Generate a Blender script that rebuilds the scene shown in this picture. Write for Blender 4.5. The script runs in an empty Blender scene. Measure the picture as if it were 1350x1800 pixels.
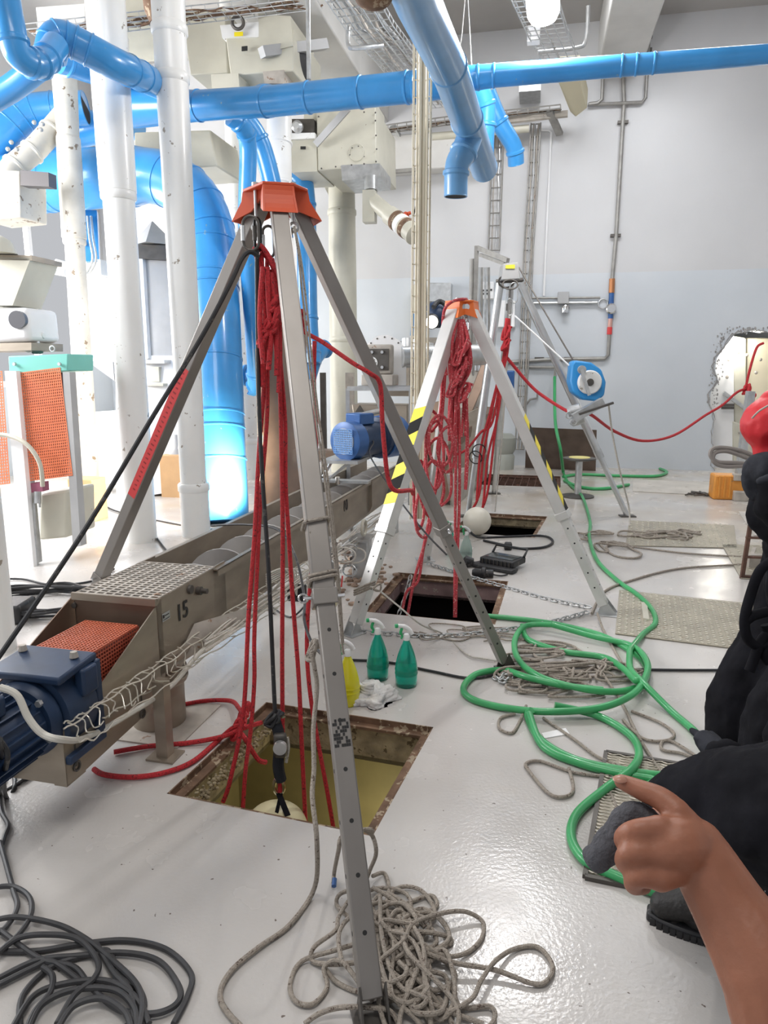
import bpy, bmesh, math, random
from mathutils import Vector as V, Matrix
random.seed(7)
SC = bpy.context.scene
COL = SC.collection
# ------------------------------------------------------------------ camera
CH, FPX = 1.55, 1250.0
PT = math.atan(250 / 1250.0); CC, SS = math.cos(PT), math.sin(PT)
cd = bpy.data.cameras.new('camera'); cam = bpy.data.objects.new('camera', cd); COL.objects.link(cam)
cam.location = (0, 0, CH); cam.rotation_euler = (math.pi / 2 - PT, 0, 0)
cd.sensor_fit = 'VERTICAL'; cd.sensor_height = 36; cd.lens = 36 * FPX / 1800.0; cd.clip_start = 0.02; cd.clip_end = 200
SC.camera = cam
# ------------------------------------------------------------------ world, lights, exposure
w = bpy.data.worlds.new('sky'); SC.world = w; w.use_nodes = True
bg = w.node_tree.nodes['Background']; bg.inputs[0].default_value = (0.93, 0.95, 1.0, 1); bg.inputs[1].default_value = 0.42
SC.view_settings.view_transform = 'Standard'; SC.view_settings.look = 'None'
SC.view_settings.exposure = 0.42; SC.view_settings.gamma = 1; SC.view_settings.use_curve_mapping = False
def light(name, typ, loc, energy, color=(1, 1, 1), size=1, size_y=None, target=None, spot=None):
    d = bpy.data.lights.new(name, typ); d.energy = energy; d.color = color
    if typ == 'AREA':
        d.shape = 'RECTANGLE' if size_y else 'SQUARE'; d.size = size
        if size_y: d.size_y = size_y
    else: d.shadow_soft_size = size
    if spot: d.spot_size = spot; d.spot_blend = .6
    o = bpy.data.objects.new(name, d); COL.objects.link(o); o.location = loc
    if target: o.rotation_euler = (V(target) - V(loc)).to_track_quat('-Z', 'Y').to_euler()
    return o
light('pendant_light', 'POINT', (1.23, 6.1, 4.2), 150, (1, .97, .95), .14)
light('window_side_light', 'AREA', (-6.6, 9.0, 3.0), 850, (1, .98, .95), 5.5, 3.4, (0, 8.4, 1.5))
light('window_side_light', 'AREA', (-5.6, 5.2, 3.4), 260, (.98, .98, 1), 2.2, 2.0, (-1.8, 7.4, 1.9))  # unseen area light added to make the white columns bright
light('window_side_light', 'AREA', (-6.3, 2.5, 3.4), 70, (.96, .98, 1), 4, 2.6, (0, 2.5, .5))
light('ceiling_lamp_light', 'AREA', (2.6, 8.6, 6.1), 150, (.94, .96, 1), 3.0, 1.2, (2.8, 9.6, 0))
light('ceiling_lamp_light', 'AREA', (-.5, 1.0, 6.1), 84, (1, .97, .94), 2.6, 1.4, (-.3, 2.4, 0))
light('floodlight_beam', 'SPOT', (-1.4, 6.75, .4), 330, (1, .84, .64), .07, None, (-2.1, 7.5, .55), 1.9)
light('pit_fill_light', 'POINT', (.1, 2.9, -.9), 9, (1, .93, .62), .12)  # unseen light added to lift the chamber under the nearest hatch
# ------------------------------------------------------------------ placing helpers
def ray(px, py):
    u = (px - 675) / FPX; v = (py - 900) / FPX
    return V((u, CC - v * SS, -SS - v * CC))
def X(px, py, dep): return V((0, 0, CH)) + ray(px, py) * dep
def F(px, py, z=0.0):
    d = ray(px, py); return V((0, 0, CH)) + d * ((z - CH) / d.z)
def PLN(px, py, p0, n):
    d = ray(px, py); o = V((0, 0, CH)); return o + d * ((V(p0) - o).dot(V(n)) / d.dot(V(n)))
AZ = math.radians(12)
E1 = V((math.cos(AZ), -math.sin(AZ), 0)); E2 = V((math.sin(AZ), math.cos(AZ), 0)); UP = V((0, 0, 1))
WD = 11.88
def W(px, py, off=0.0): return PLN(px, py, E2 * (WD - off), E2)      # a point on the far wall
def RM(a, b, z=0.0): return E1 * a + E2 * b + UP * z                 # room coordinates
# ------------------------------------------------------------------ materials
MATS = {}
def mat(name, col, rough=.5, metal=0.0, var=0.0, scale=6, spots=None, spot_scale=25, spot_amt=.62, bump=0.0, bscale=60,
        emit=None, trans=0.0, stretch=None, coat=0.0, alpha=None, ior=None):
    if name in MATS: return MATS[name]
    m = bpy.data.materials.new(name); m.use_nodes = True; nt = m.node_tree; N = nt.nodes; L = nt.links
    b = N['Principled BSDF']; b.inputs['Roughness'].default_value = rough; b.inputs['Metallic'].default_value = metal
    c = (*col, 1); b.inputs['Base Color'].default_value = c
    tc = N.new('ShaderNodeTexCoord'); src = tc.outputs['Object']
    if stretch:
        mp = N.new('ShaderNodeMapping'); mp.inputs['Scale'].default_value = stretch; L.new(src, mp.inputs[0]); src = mp.outputs[0]
    out = None
    if var:
        n = N.new('ShaderNodeTexNoise'); n.inputs['Scale'].default_value = scale; n.inputs['Detail'].default_value = 5; L.new(src, n.inputs['Vector'])
        r = N.new('ShaderNodeValToRGB'); r.color_ramp.elements[0].position = .3; r.color_ramp.elements[1].position = .7
        r.color_ramp.elements[0].color = (*[max(0, x * (1 - var)) for x in col], 1); r.color_ramp.elements[1].color = (*[min(1, x * (1 + var * .6)) for x in col], 1)
        L.new(n.outputs[0], r.inputs[0]); out = r.outputs[0]
    if spots:
        n = N.new('ShaderNodeTexNoise'); n.inputs['Scale'].default_value = spot_scale; n.inputs['Detail'].default_value = 3; n.inputs['Roughness'].default_value = .65; L.new(src, n.inputs['Vector'])
        r = N.new('ShaderNodeValToRGB'); r.color_ramp.elements[0].position = spot_amt; r.color_ramp.elements[1].position = spot_amt + .03
        r.color_ramp.elements[0].color = (0, 0, 0, 1); r.color_ramp.elements[1].color = (1, 1, 1, 1); L.new(n.outputs[0], r.inputs[0])
        mx = N.new('ShaderNodeMix'); mx.data_type = 'RGBA'; L.new(r.outputs[0], mx.inputs[0])
        if out: L.new(out, mx.inputs[6])
        else: mx.inputs[6].default_value = c
        mx.inputs[7].default_value = (*spots, 1); out = mx.outputs[2]
    if out: L.new(out, b.inputs['Base Color'])
    if bump:
        n = N.new('ShaderNodeTexNoise'); n.inputs['Scale'].default_value = bscale; n.inputs['Detail'].default_value = 4; L.new(src, n.inputs['Vector'])
        bp = N.new('ShaderNodeBump'); bp.inputs['Strength'].default_value = bump; bp.inputs['Distance'].default_value = .01; L.new(n.outputs[0], bp.inputs['Height']); L.new(bp.outputs[0], b.inputs['Normal'])
    if emit: b.inputs['Emission Color'].default_value = (*emit[0], 1); b.inputs['Emission Strength'].default_value = emit[1]
    if trans: b.inputs['Transmission Weight'].default_value = trans
    if ior: b.inputs['IOR'].default_value = ior
    if coat: b.inputs['Coat Weight'].default_value = coat; b.inputs['Coat Roughness'].default_value = .08
    MATS[name] = m; return m
blue = mat('blue_paint', (.04, .27, .62), .3, 0, .14, 3, (.2, .33, .42), 9, .70, coat=.3)
blue_near = mat('blue_paint_pale', (.13, .33, .60), .28, 0, .12, 3, coat=.3)
white = mat('white_paint', (.80, .80, .78), .35, 0, .06, 2, (.32, .28, .23), 11, .665, coat=.2)
white_pl = mat('plain_white', (.86, .86, .86), .4, 0, .05, 3)
dirty = mat('dirty_white_paint', (.60, .58, .52), .5, 0, .18, 4, (.22, .17, .12), 10, .62)
cream = mat('cream_paint', (.56, .54, .45), .42, 0, .10, 3, (.25, .2, .14), 12, .72)
grey_paint = mat('grey_paint', (.42, .42, .42), .45, 0, .1, 4)
galv = mat('galvanised', (.55, .56, .56), .38, .75, .18, 14)
alu = mat('tripod_aluminium', (.29, .27, .25), .42, .55, .10, 7, (.17, .15, .13), 30, .76, stretch=(1, 1, .5))
alu_lt = mat('pale_aluminium', (.70, .69, .67), .4, .4, .08, 7)
tube_steel = mat('tube_steel', (.62, .63, .63), .3, .8, .1, 10)
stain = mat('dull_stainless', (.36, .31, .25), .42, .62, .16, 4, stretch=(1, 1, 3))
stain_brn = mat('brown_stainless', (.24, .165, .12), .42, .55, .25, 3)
dark_st = mat('dark_steel', (.12, .11, .10), .5, .6, .2, 10)
dust = mat('dusty_steel', (.47, .43, .38), .75, .15, .25, 8, (.3, .2, .14), 14, .66)
orange = mat('orange_red_paint', (.62, .085, .025), .5, 0, .08, 6)
orange_b = mat('bright_orange_paint', (.88, .20, .04), .4, 0, .06, 6)
mesh_or = mat('orange_guard_paint', (.78, .20, .08), .5, 0, .15, 6)
mesh_rd = mat('red_guard_paint', (.42, .085, .045), .5, 0, .25, 8)
teal = mat('teal_paint', (.20, .58, .50), .45, 0, .06, 4)
navy = mat('blue_motor_paint', (.016, .038, .09), .45, .1, .3, 8, (.12, .12, .12), 18, .70)
bright_motor = mat('motor_blue', (.03, .105, .30), .4, .1, .15, 8)
red_rope = mat('red_rope', (.52, .022, .03), .75, 0, .3, 130, (.10, .012, .015), 110, .60, bump=.5, bscale=260)
pink_rope = mat('faded_red_rope', (.56, .06, .075), .75, 0, .3, 130, (.75, .42, .40), 90, .60, bump=.5, bscale=260)
grey_rope = mat('grey_rope', (.37, .325, .275), .85, 0, .22, 120, (.13, .095, .075), 90, .61, bump=.6, bscale=260)
grey_ropeb = mat('pale_grey_rope', (.50, .47, .42), .85, 0, .2, 120, (.2, .15, .12), 90, .63)
black = mat('black_rubber', (.018, .018, .02), .5, 0, .3, 8, (.07, .065, .06), 20, .62)
blk_cable = mat('dusty_black_cable', (.045, .045, .048), .55, 0, .35, 14)
green_hose = mat('green_hose', (.045, .36, .12), .38, 0, .18, 5, coat=.2)
rust = mat('rusty_steel', (.20, .12, .075), .75, .3, .45, 14, (.42, .34, .24), 20, .58, bump=.3, bscale=40)
rust_dk = mat('dark_rusty_steel', (.13, .07, .05), .7, .3, .4, 12, (.25, .12, .09), 20, .6)
grime = mat('caked_grime', (.33, .27, .17), .9, 0, .4, 16, (.12, .09, .05), 22, .6, bump=.7, bscale=40)
olive = mat('olive_silo_coating', (.25, .21, .105), .6, 0, .22, 4, (.13, .10, .05), 9, .71)
dark_in = mat('inside_shade', (.02, .017, .015), .8)  # near-black paints the shade inside shafts and open pipes
maroon = mat('maroon_neck_paint', (.36, .25, .24), .6, 0, .3, 7, (.5, .45, .40), 18, .62)
plate = mat('worn_tread_plate', (.40, .365, .29), .45, .35, .2, 5, (.3, .25, .18), 22, .64)
yellow = mat('yellow_tape', (.88, .72, .02), .5)
blacktape = mat('black_tape', (.012, .012, .012), .9)
conc = mat('stained_concrete', (.55, .52, .47), .6, 0, .18, 3, (.35, .31, .25), 9, .63)
brown = mat('brown_board', (.145, .105, .085), .6, .2, .25, 5)
skin = mat('skin', (.30, .118, .066), .5, 0, .12, 22, bump=.1, bscale=90)
skin.node_tree.nodes['Principled BSDF'].inputs['Subsurface Weight'].default_value = .08
cloth_bk = mat('black_cloth', (.008, .008, .011), .85, 0, .4, 12, bump=.5, bscale=14)
cloth_gy = mat('dark_grey_cloth', (.035, .037, .045), .85, 0, .3, 10, bump=.4, bscale=30)
for _m in (cloth_bk, cloth_gy): _m.node_tree.nodes['Principled BSDF'].inputs['Specular IOR Level'].default_value = .15
glove_m = mat('grey_knit', (.075, .075, .085), .9, 0, .2, 50, bump=.5, bscale=180)
bag_red = mat('red_nylon', (.72, .02, .03), .5, 0, .2, 6, bump=.4, bscale=14)
chrome = mat('bright_steel', (.75, .75, .75), .18, 1.0)
brass = mat('copper_fitting', (.5, .22, .1), .35, .8)
ink = mat('black_print', (.02, .02, .02), .6)
redtxt = mat('red_print', (.65, .05, .05), .5)
# ------------------------------------------------------------------ mesh builder
def smooth(pts, n=6, closed=False):
    P = [V(p) for p in pts]; out = []; L = len(P)
    for i in range(L if closed else L - 1):
        a = P[(i - 1) % L] if (closed or i) else P[0]; b = P[i]; c = P[(i + 1) % L]; d = P[(i + 2) % L] if (closed or i + 2 < L) else P[-1]
        for k in range(n):
            t = k / n
            out.append(.5 * ((2 * b) + (c - a) * t + (2 * a - 5 * b + 4 * c - d) * t * t + (3 * b - a - 3 * c + d) * t ** 3))
    if not closed: out.append(P[-1])
    return out
def frame(d, up=None):
    d = V(d).normalized(); up = V(up) if up else UP
    if abs(d.dot(up)) > .985: up = V((0, 1, 0)) if abs(d.y) < .9 else V((1, 0, 0))
    a = d.cross(up).normalized(); b = a.cross(d).normalized()
    return d, a, b
class MB:
    def __init__(s): s.v = []; s.f = []
    def tube(s, pts, r, sides=8, closed=False, caps=True):
        pts = [V(p) for p in pts]; q = [pts[0]]; rr = [r[0]] if isinstance(r, (list, tuple)) else None
        for i, p in enumerate(pts[1:], 1):
            if (p - q[-1]).length > 1e-5:
                q.append(p)
                if rr is not None: rr.append(r[i])
        pts = q; n = len(pts)
        if n < 2: return s
        base = len(s.v); a = None
        for i in range(n):
            if closed: d = pts[(i + 1) % n] - pts[i - 1]
            else: d = pts[min(i + 1, n - 1)] - pts[max(i - 1, 0)]
            if d.length < 1e-7: d = V((0, 0, 1))
            d.normalize()
            if a is None: _, a, _b = frame(d)
            a = (a - d * a.dot(d))
            if a.length < 1e-4: _, a, _b = frame(d)
            a.normalize(); b = d.cross(a); R = rr[i] if rr is not None else r
            for k in range(sides):
                t = 2 * math.pi * k / sides; s.v.append(pts[i] + a * (R * math.cos(t)) + b * (R * math.sin(t)))
        for i in range(n if closed else n - 1):
            A = base + i * sides; B = base + ((i + 1) % n) * sides
            for k in range(sides): s.f.append((A + k, A + (k + 1) % sides, B + (k + 1) % sides, B + k))
        if caps and not closed:
            s.f.append(tuple(base + k for k in reversed(range(sides)))); s.f.append(tuple(base + (n - 1) * sides + k for k in range(sides)))
        return s
    def cyl(s, p, q, r, r2=None, sides=20, caps=True): return s.tube([p, q], [r, r if r2 is None else r2], sides, False, caps)
    def poly(s, pts, off):
        n = len(pts); b = len(s.v); off = V(off); s.v += [V(p) for p in pts] + [V(p) + off for p in pts]
        s.f.append(tuple(b + i for i in reversed(range(n)))); s.f.append(tuple(b + n + i for i in range(n)))
        for i in range(n): s.f.append((b + i, b + (i + 1) % n, b + n + (i + 1) % n, b + n + i))
        return s
    def box(s, c, size, ax=None):
        a, b, d = ax or (V((1, 0, 0)), V((0, 1, 0)), UP); x, y, z = [k / 2 for k in size]; c = V(c)
        return s.poly([c - a * x - b * y - d * z, c + a * x - b * y - d * z, c + a * x + b * y - d * z, c - a * x + b * y - d * z], d * (2 * z))
    def beam(s, p, q, w, h, up=None):
        p = V(p); q = V(q); d, a, b = frame(q - p, up)
        return s.poly([p - a * w / 2 - b * h / 2, p + a * w / 2 - b * h / 2, p + a * w / 2 + b * h / 2, p - a * w / 2 + b * h / 2], q - p)
    def quad(s, pts): b = len(s.v); s.v += [V(p) for p in pts]; s.f.append(tuple(range(b, b + len(pts)))); return s
    def lathe(s, o, axis, prof, sides=24, up=None):
        d, a, b = frame(axis, up); o = V(o); base = len(s.v)
        for r, h in prof:
            for k in range(sides):
                t = 2 * math.pi * k / sides; s.v.append(o + d * h + (a * math.cos(t) + b * math.sin(t)) * max(r, 1e-4))
        for i in range(len(prof) - 1):
            A = base + i * sides; B = A + sides
            for k in range(sides): s.f.append((A + k, A + (k + 1) % sides, B + (k + 1) % sides, B + k))
        s.f.append(tuple(base + k for k in range(sides))); s.f.append(tuple(base + (len(prof) - 1) * sides + k for k in range(sides)))
        return s
    def ball(s, c, r, sc=(1, 1, 1), n=12, ax=None):
        a, b, d = ax or (V((1, 0, 0)), V((0, 1, 0)), UP); base = len(s.v); m = n; c = V(c)
        for i in range(m + 1):
            ph = math.pi * i / m
            for k in range(2 * n):
                t = math.pi * k / n; R = max(math.sin(ph), 1e-3)
                s.v.append(c + a * (r * sc[0] * R * math.cos(t)) + b * (r * sc[1] * R * math.sin(t)) + d * (r * sc[2] * math.cos(ph)))
        for i in range(m):
            for k in range(2 * n): A = base + i * 2 * n; B = A + 2 * n; s.f.append((A + k, A + (k + 1) % (2 * n), B + (k + 1) % (2 * n), B + k))
        return s
    def ring(s, c, nrm, R, r, sides=8, n=28, sx=1.0, up=None):
        d, a, b = frame(nrm, up); return s.tube([V(c) + a * (R * sx * math.cos(2 * math.pi * k / n)) + b * (R * math.sin(2 * math.pi * k / n)) for k in range(n)], r, sides, True)
    def grid(s, p, ux, uy, nx, ny, bar, th):       # perforated plate: bars both ways round square holes
        p = V(p); ux = V(ux); uy = V(uy); nn = ux.cross(uy).normalized()
        dx = ux.normalized(); dy = uy.normalized(); px = (ux.length - bar) / nx; py = (uy.length - bar) / ny
        for i in range(nx + 1): s.poly([p + dx * (px * i), p + dx * (px * i + bar), p + dx * (px * i + bar) + uy, p + dx * (px * i) + uy], nn * th)
        for j in range(ny + 1): s.poly([p + dy * (py * j), p + dy * (py * j) + ux, p + dy * (py * j + bar) + ux, p + dy * (py * j + bar)], nn * th * .97)
        return s
    def build(s, name, m, parent=None, label=None, cat=None, group=None, kind=None, bevel=0, sub=0, smooth_=True, ang=42):
        me = bpy.data.meshes.new(name)
        if parent is not None:
            root = parent
            while root.parent: root = root.parent
            o0 = V(root.location)
        elif kind == 'structure': o0 = V((0, 0, 0))
        else:
            xs = [v.x for v in s.v]; ys = [v.y for v in s.v]; o0 = V(((min(xs) + max(xs)) / 2, (min(ys) + max(ys)) / 2, min(v.z for v in s.v)))
        me.from_pydata([tuple(v - o0) for v in s.v], [], s.f)
        bm = bmesh.new(); bm.from_mesh(me); bmesh.ops.recalc_face_normals(bm, faces=bm.faces); bm.to_mesh(me); bm.free()
        if smooth_:
            me.polygons.foreach_set('use_smooth', [True] * len(me.polygons)); me.set_sharp_from_angle(angle=math.radians(ang))
        if m: me.materials.append(m)
        o = bpy.data.objects.new(name, me); COL.objects.link(o)
        if parent is not None: o.parent = parent
        else: o.location = o0
        if bevel: b = o.modifiers.new('b', 'BEVEL'); b.width = bevel; b.segments = 2; b.limit_method = 'ANGLE'
        if sub: b = o.modifiers.new('s', 'SUBSURF'); b.levels = sub; b.render_levels = sub
        if label: o['label'] = label
        if cat: o['category'] = cat
        if group: o['group'] = group
        if kind: o['kind'] = kind
        return o
def thing(name, label, cat, loc, group=None):
    o = bpy.data.objects.new(name, None); COL.objects.link(o); o.location = V(loc); o.empty_display_size = .05; o['label'] = label; o['category'] = cat
    if group: o['group'] = group
    return o
def text(body, size, loc, xdir, ydir, m, parent, name='printed_number', font_scale=1.0, depth=.0006):
    cu = bpy.data.curves.new(name, 'FONT'); cu.body = body; cu.size = size; cu.extrude = depth; cu.align_x = 'CENTER'; cu.align_y = 'CENTER'; cu.offset = size * .014
    tmp = bpy.data.objects.new(name, cu); COL.objects.link(tmp); bpy.context.view_layer.update()
    me = bpy.data.meshes.new_from_object(tmp.evaluated_get(bpy.context.evaluated_depsgraph_get())); bpy.data.objects.remove(tmp)
    xd = V(xdir).normalized(); yd = V(ydir).normalized(); zd = xd.cross(yd).normalized()
    root = parent
    while root.parent: root = root.parent
    M = Matrix((xd, yd, zd)).transposed().to_4x4(); M.translation = V(loc) - V(root.location); me.transform(M)
    me.materials.clear(); me.materials.append(m); o = bpy.data.objects.new(name, me); COL.objects.link(o); o.parent = parent; return o
def copy_tree(o, parent=None):
    c = o.copy(); COL.objects.link(c)
    if parent is not None: c.parent = parent
    for ch in [k for k in bpy.data.objects if k.parent == o]: copy_tree(ch, c)
    return c
# ================================================================== the setting
def quad4(pts): return [V(p) for p in pts]
PIT1 = [F(293, 1395), F(655, 1470), F(762, 1278), F(468, 1234)]
PIT2 = [V((-.13, 4.43, 0)), V((.69, 4.19, 0)), V((.93, 5.11, 0)), V((.11, 5.35, 0))]
PIT3 = [V((.64, 6.76, 0)), V((1.42, 6.52, 0)), V((1.76, 7.5, 0)), V((.98, 7.74, 0))]
PIT4 = [V((1.29, 9.67, 0)), V((2.37, 9.42, 0)), V((2.62, 10.45, 0)), V((1.54, 10.7, 0))]
fm = bpy.data.materials.new('floor_paint'); fm.use_nodes = True; N = fm.node_tree.nodes; L = fm.node_tree.links; b = N['Principled BSDF']
tc = N.new('ShaderNodeTexCoord')
def nz(sc, det, src=None, rough=.5):
    n = N.new('ShaderNodeTexNoise'); n.inputs['Scale'].default_value = sc; n.inputs['Detail'].default_value = det; n.inputs['Roughness'].default_value = rough; L.new(tc.outputs['Object'], n.inputs['Vector']); return n.outputs[0]
def ramp(src, p0, c0, p1, c1):
    r = N.new('ShaderNodeValToRGB'); e = r.color_ramp.elements; e[0].position = p0; e[0].color = (*c0, 1); e[1].position = p1; e[1].color = (*c1, 1); L.new(src, r.inputs[0]); return r.outputs[0]
def mixc(f, a, bc):
    m = N.new('ShaderNodeMix'); m.data_type = 'RGBA'; L.new(f, m.inputs[0]); L.new(a, m.inputs[6])
    if isinstance(bc, tuple): m.inputs[7].default_value = (*bc, 1)
    else: L.new(bc, m.inputs[7])
    return m.outputs[2]
c = ramp(nz(.9, 4), .3, (.50, .475, .45), .7, (.60, .58, .555))
c = mixc(ramp(nz(2.3, 6, rough=.7), .58, (0, 0, 0), .72, (.22, .22, .22)), c, (.52, .46, .37))
c = mixc(ramp(nz(46, 2), .725, (0, 0, 0), .75, (1, 1, 1)), c, (.16, .13, .11))
sx = N.new('ShaderNodeSeparateXYZ'); L.new(tc.outputs['Object'], sx.inputs[0])
mr = N.new('ShaderNodeMapRange'); mr.inputs[1].default_value = 4.8; mr.inputs[2].default_value = 8.5; L.new(sx.outputs[1], mr.inputs[0])
mu = N.new('ShaderNodeMath'); mu.operation = 'MULTIPLY'; L.new(mr.outputs[0], mu.inputs[0]); L.new(ramp(nz(1.4, 5), .36, (0, 0, 0), .62, (.8, .8, .8)), mu.inputs[1])
c = mixc(mu.outputs[0], c, (.50, .44, .36))          # trodden dirt towards the back wall
L.new(c, b.inputs['Base Color'])
L.new(ramp(nz(3, 4), .35, (.13, .13, .13), .65, (.30, .30, .30)), b.inputs['Roughness'])
bp = N.new('ShaderNodeBump'); bp.inputs['Strength'].default_value = .25; bp.inputs['Distance'].default_value = .004; L.new(nz(75, 3), bp.inputs['Height']); L.new(bp.outputs[0], b.inputs['Normal'])
bm = bmesh.new()
def loop(pts):
    vs = [bm.verts.new(p) for p in pts]; return [bm.edges.new((vs[i], vs[(i + 1) % len(vs)])) for i in range(len(vs))]
es = loop([RM(-7.6, -3.5), RM(5.6, -3.5), RM(5.6, WD + 1.6), RM(-7.6, WD + 1.6)])
for pit in (PIT1, PIT2, PIT3, PIT4): es += loop(pit)
bmesh.ops.triangle_fill(bm, edges=es, use_beauty=True, use_dissolve=False)
for f in bm.faces:
    f.normal_update()
    if f.normal.z < 0: f.normal_flip()
me = bpy.data.meshes.new('floor'); bm.to_mesh(me); bm.free(); me.materials.append(fm)
o = bpy.data.objects.new('floor', me); COL.objects.link(o); o['kind'] = 'structure'
# wall paint: grey-blue dado band up to a height, off-white above
wm = bpy.data.materials.new('wall_paint'); wm.use_nodes = True; N = wm.node_tree.nodes; L = wm.node_tree.links; b = N['Principled BSDF']; b.inputs['Roughness'].default_value = .38
tc = N.new('ShaderNodeTexCoord'); sx = N.new('ShaderNodeSeparateXYZ'); L.new(tc.outputs['Object'], sx.inputs[0])
mt = N.new('ShaderNodeMath'); mt.operation = 'GREATER_THAN'; L.new(sx.outputs[2], mt.inputs[0]); mt.inputs[1].default_value = W(1080, 479).z
up_ = ramp(nz(.7, 4), .3, (.55, .55, .555), .7, (.61, .61, .615)); lo_ = ramp(nz(.8, 4), .3, (.53, .565, .60), .7, (.60, .63, .66))
L.new(mixc(mt.outputs[0], lo_, up_), b.inputs['Base Color'])
bp = N.new('ShaderNodeBump'); bp.inputs['Strength'].default_value = .12; bp.inputs['Distance'].default_value = .02; L.new(nz(9, 4), bp.inputs['Height']); L.new(bp.outputs[0], b.inputs['Normal'])
CZ = 6.5
# far wall with the broken-out opening at the right
HL = W(1282, 600); HB = W(1287, 832)
a0 = HL.dot(E1) - .05
jag = [RM(a0 + .02, WD, 0)]
rr = random.Random(3)
HT = W(1300, 585).z
for i in range(1, int((HT - .12) / .172) + 1): jag.append(RM(a0 + rr.uniform(-.06, .06) - .09 * math.sin(i / 14 * 3.1), WD, i * .172))
HT = W(1300, 585).z
jag.append(RM(a0 + .12, WD, HT - .02))
for i in range(1, 8): jag.append(RM(a0 + .12 + i * .14, WD, HT + rr.uniform(-.03, .05)))
jag.append(RM(5.6, WD, HT))
pts = [RM(-7.6, WD, 0)] + jag + [RM(5.6, WD, CZ), RM(-7.6, WD, CZ)]
MB().poly(pts, E2 * .34).build('wall_back', wm, kind='structure', smooth_=False)
MB().poly([RM(5.6, -3.5, 0), RM(5.6, WD + 1.6, 0), RM(5.6, WD + 1.6, CZ), RM(5.6, -3.5, CZ)], E1 * .2).build('wall_right', wm, kind='structure', smooth_=False)
MB().poly([RM(-7.6, WD + 1.6, 0), RM(5.6, WD + 1.6, 0), RM(5.6, WD + 1.6, CZ), RM(-7.6, WD + 1.6, CZ)], E2 * .2).build('wall_outer', white_pl, kind='structure', smooth_=False)
# left wall with tall window openings
m = MB(); wins = [(-.5, 4.6), (6.6, 11.2)]; segs = [(-3.5, -.5), (4.6, 6.6), (11.2, WD + 1.6)]
for s0, s1 in segs: m.poly([RM(-7.6, s0, 0), RM(-7.6, s1, 0), RM(-7.6, s1, CZ), RM(-7.6, s0, CZ)], -E1 * .25)
for s0, s1 in wins:
    m.poly([RM(-7.6, s0, 0), RM(-7.6, s1, 0), RM(-7.6, s1, 1.3), RM(-7.6, s0, 1.3)], -E1 * .25)
    m.poly([RM(-7.6, s0, 4.9), RM(-7.6, s1, 4.9), RM(-7.6, s1, CZ), RM(-7.6, s0, CZ)], -E1 * .25)
m.build('wall_left', wm, kind='structure', smooth_=False)
for i, (s0, s1) in enumerate(wins):
    m = MB()
    for k in range(5): s = s0 + (s1 - s0) * k / 4; m.box(RM(-7.68, s, 3.1), (.08, .08, 3.6), (E1, E2, UP))
    for z in (1.34, 3.1, 4.86): m.box(RM(-7.68, (s0 + s1) / 2, z), (.08, s1 - s0, .08), (E1, E2, UP))
    m.build('window_%d' % (i + 1), white_pl, kind='structure')
ceil_m = mat('ceiling_paint', (.46, .44, .42), .7, 0, .08, 1)
MB().poly([RM(-7.6, -3.5, CZ), RM(5.6, -3.5, CZ), RM(5.6, WD + 1.6, CZ), RM(-7.6, WD + 1.6, CZ)], UP * .2).build('ceiling', ceil_m, kind='structure', smooth_=False)
beam_m = mat('beam_paint', (.62, .61, .585), .6, 0, .10, 2, (.4, .37, .33), 10, .72)
def zpt(px, py, z): return F(px, py, z)
# big down-stand beam on the left half, running into the room
bz = 5.35
pL = zpt(500, 120, bz); pR = zpt(625, 120, bz)
aL, aR = pL.dot(E1), pR.dot(E1)  # unseen point light added to brighten the space behind the opening
MB().poly([RM(aL, 2.0, bz), RM(aR, 2.0, bz), RM(aR, WD, bz), RM(aL, WD, bz)], UP * (CZ - bz)).build('trim_1', beam_m, kind='structure', bevel=.02)
# concrete beam at the right
bz2 = 5.75
a1, a2 = zpt(1052, 120, bz2).dot(E1), zpt(1128, 120, bz2).dot(E1)
MB().poly([RM(a1, 3.0, bz2), RM(a2, 3.0, bz2), RM(a2, WD, bz2), RM(a1, WD, bz2)], UP * (CZ - bz2)).build('trim_2', beam_m, kind='structure', bevel=.02)
# beam against the back wall
zA, zB = W(860, 218).z, W(800, 297).z
zA, zB = W(760, 232, .3).z, W(760, 297, .3).z
MB().poly([RM(W(560, 300).dot(E1), WD - .3, zB), RM(W(860, 210).dot(E1), WD - .3, zB), RM(W(860, 210).dot(E1), WD, zB), RM(W(560, 300).dot(E1), WD, zB)], UP * (zA - zB)).build('trim_3', beam_m, kind='structure', bevel=.02)
# broken plaster crumbs round the opening
crumb = mat('broken_plaster', (.38, .37, .36), .9, 0, .4, 20)
m = MB()
for i in range(150):
    if i < 90: q = RM(a0 + rr.uniform(-.13, .02) - .07 * math.sin(i / 90 * 3.1), WD - .01, rr.uniform(1.0, HT))
    else: q = RM(a0 + rr.uniform(.0, 1.2), WD - .01, HT + rr.uniform(-.02, .09))
    m.ball(q, rr.uniform(.006, .016), (1, .5, rr.uniform(.7, 1.8)), 3)
for j in range(4):
    L2 = [p - E2 * .012 + E1 * (rr.uniform(-.03, .0) - .012 * j) + UP * rr.uniform(-.02, .03) for p in smooth(jag[(0, 4, 8, 12)[j]:(0, 4, 8, 12)[j] + 9], 3)]
    if len(L2) > 2: m.tube([p + V((rr.uniform(-.012, .012), 0, rr.uniform(-.012, .012))) for p in L2], .006, 5)
m.build('broken_plaster_edge', crumb, label='ragged broken plaster around the opening in the back wall', cat='plaster', kind='stuff', smooth_=False)

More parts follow.
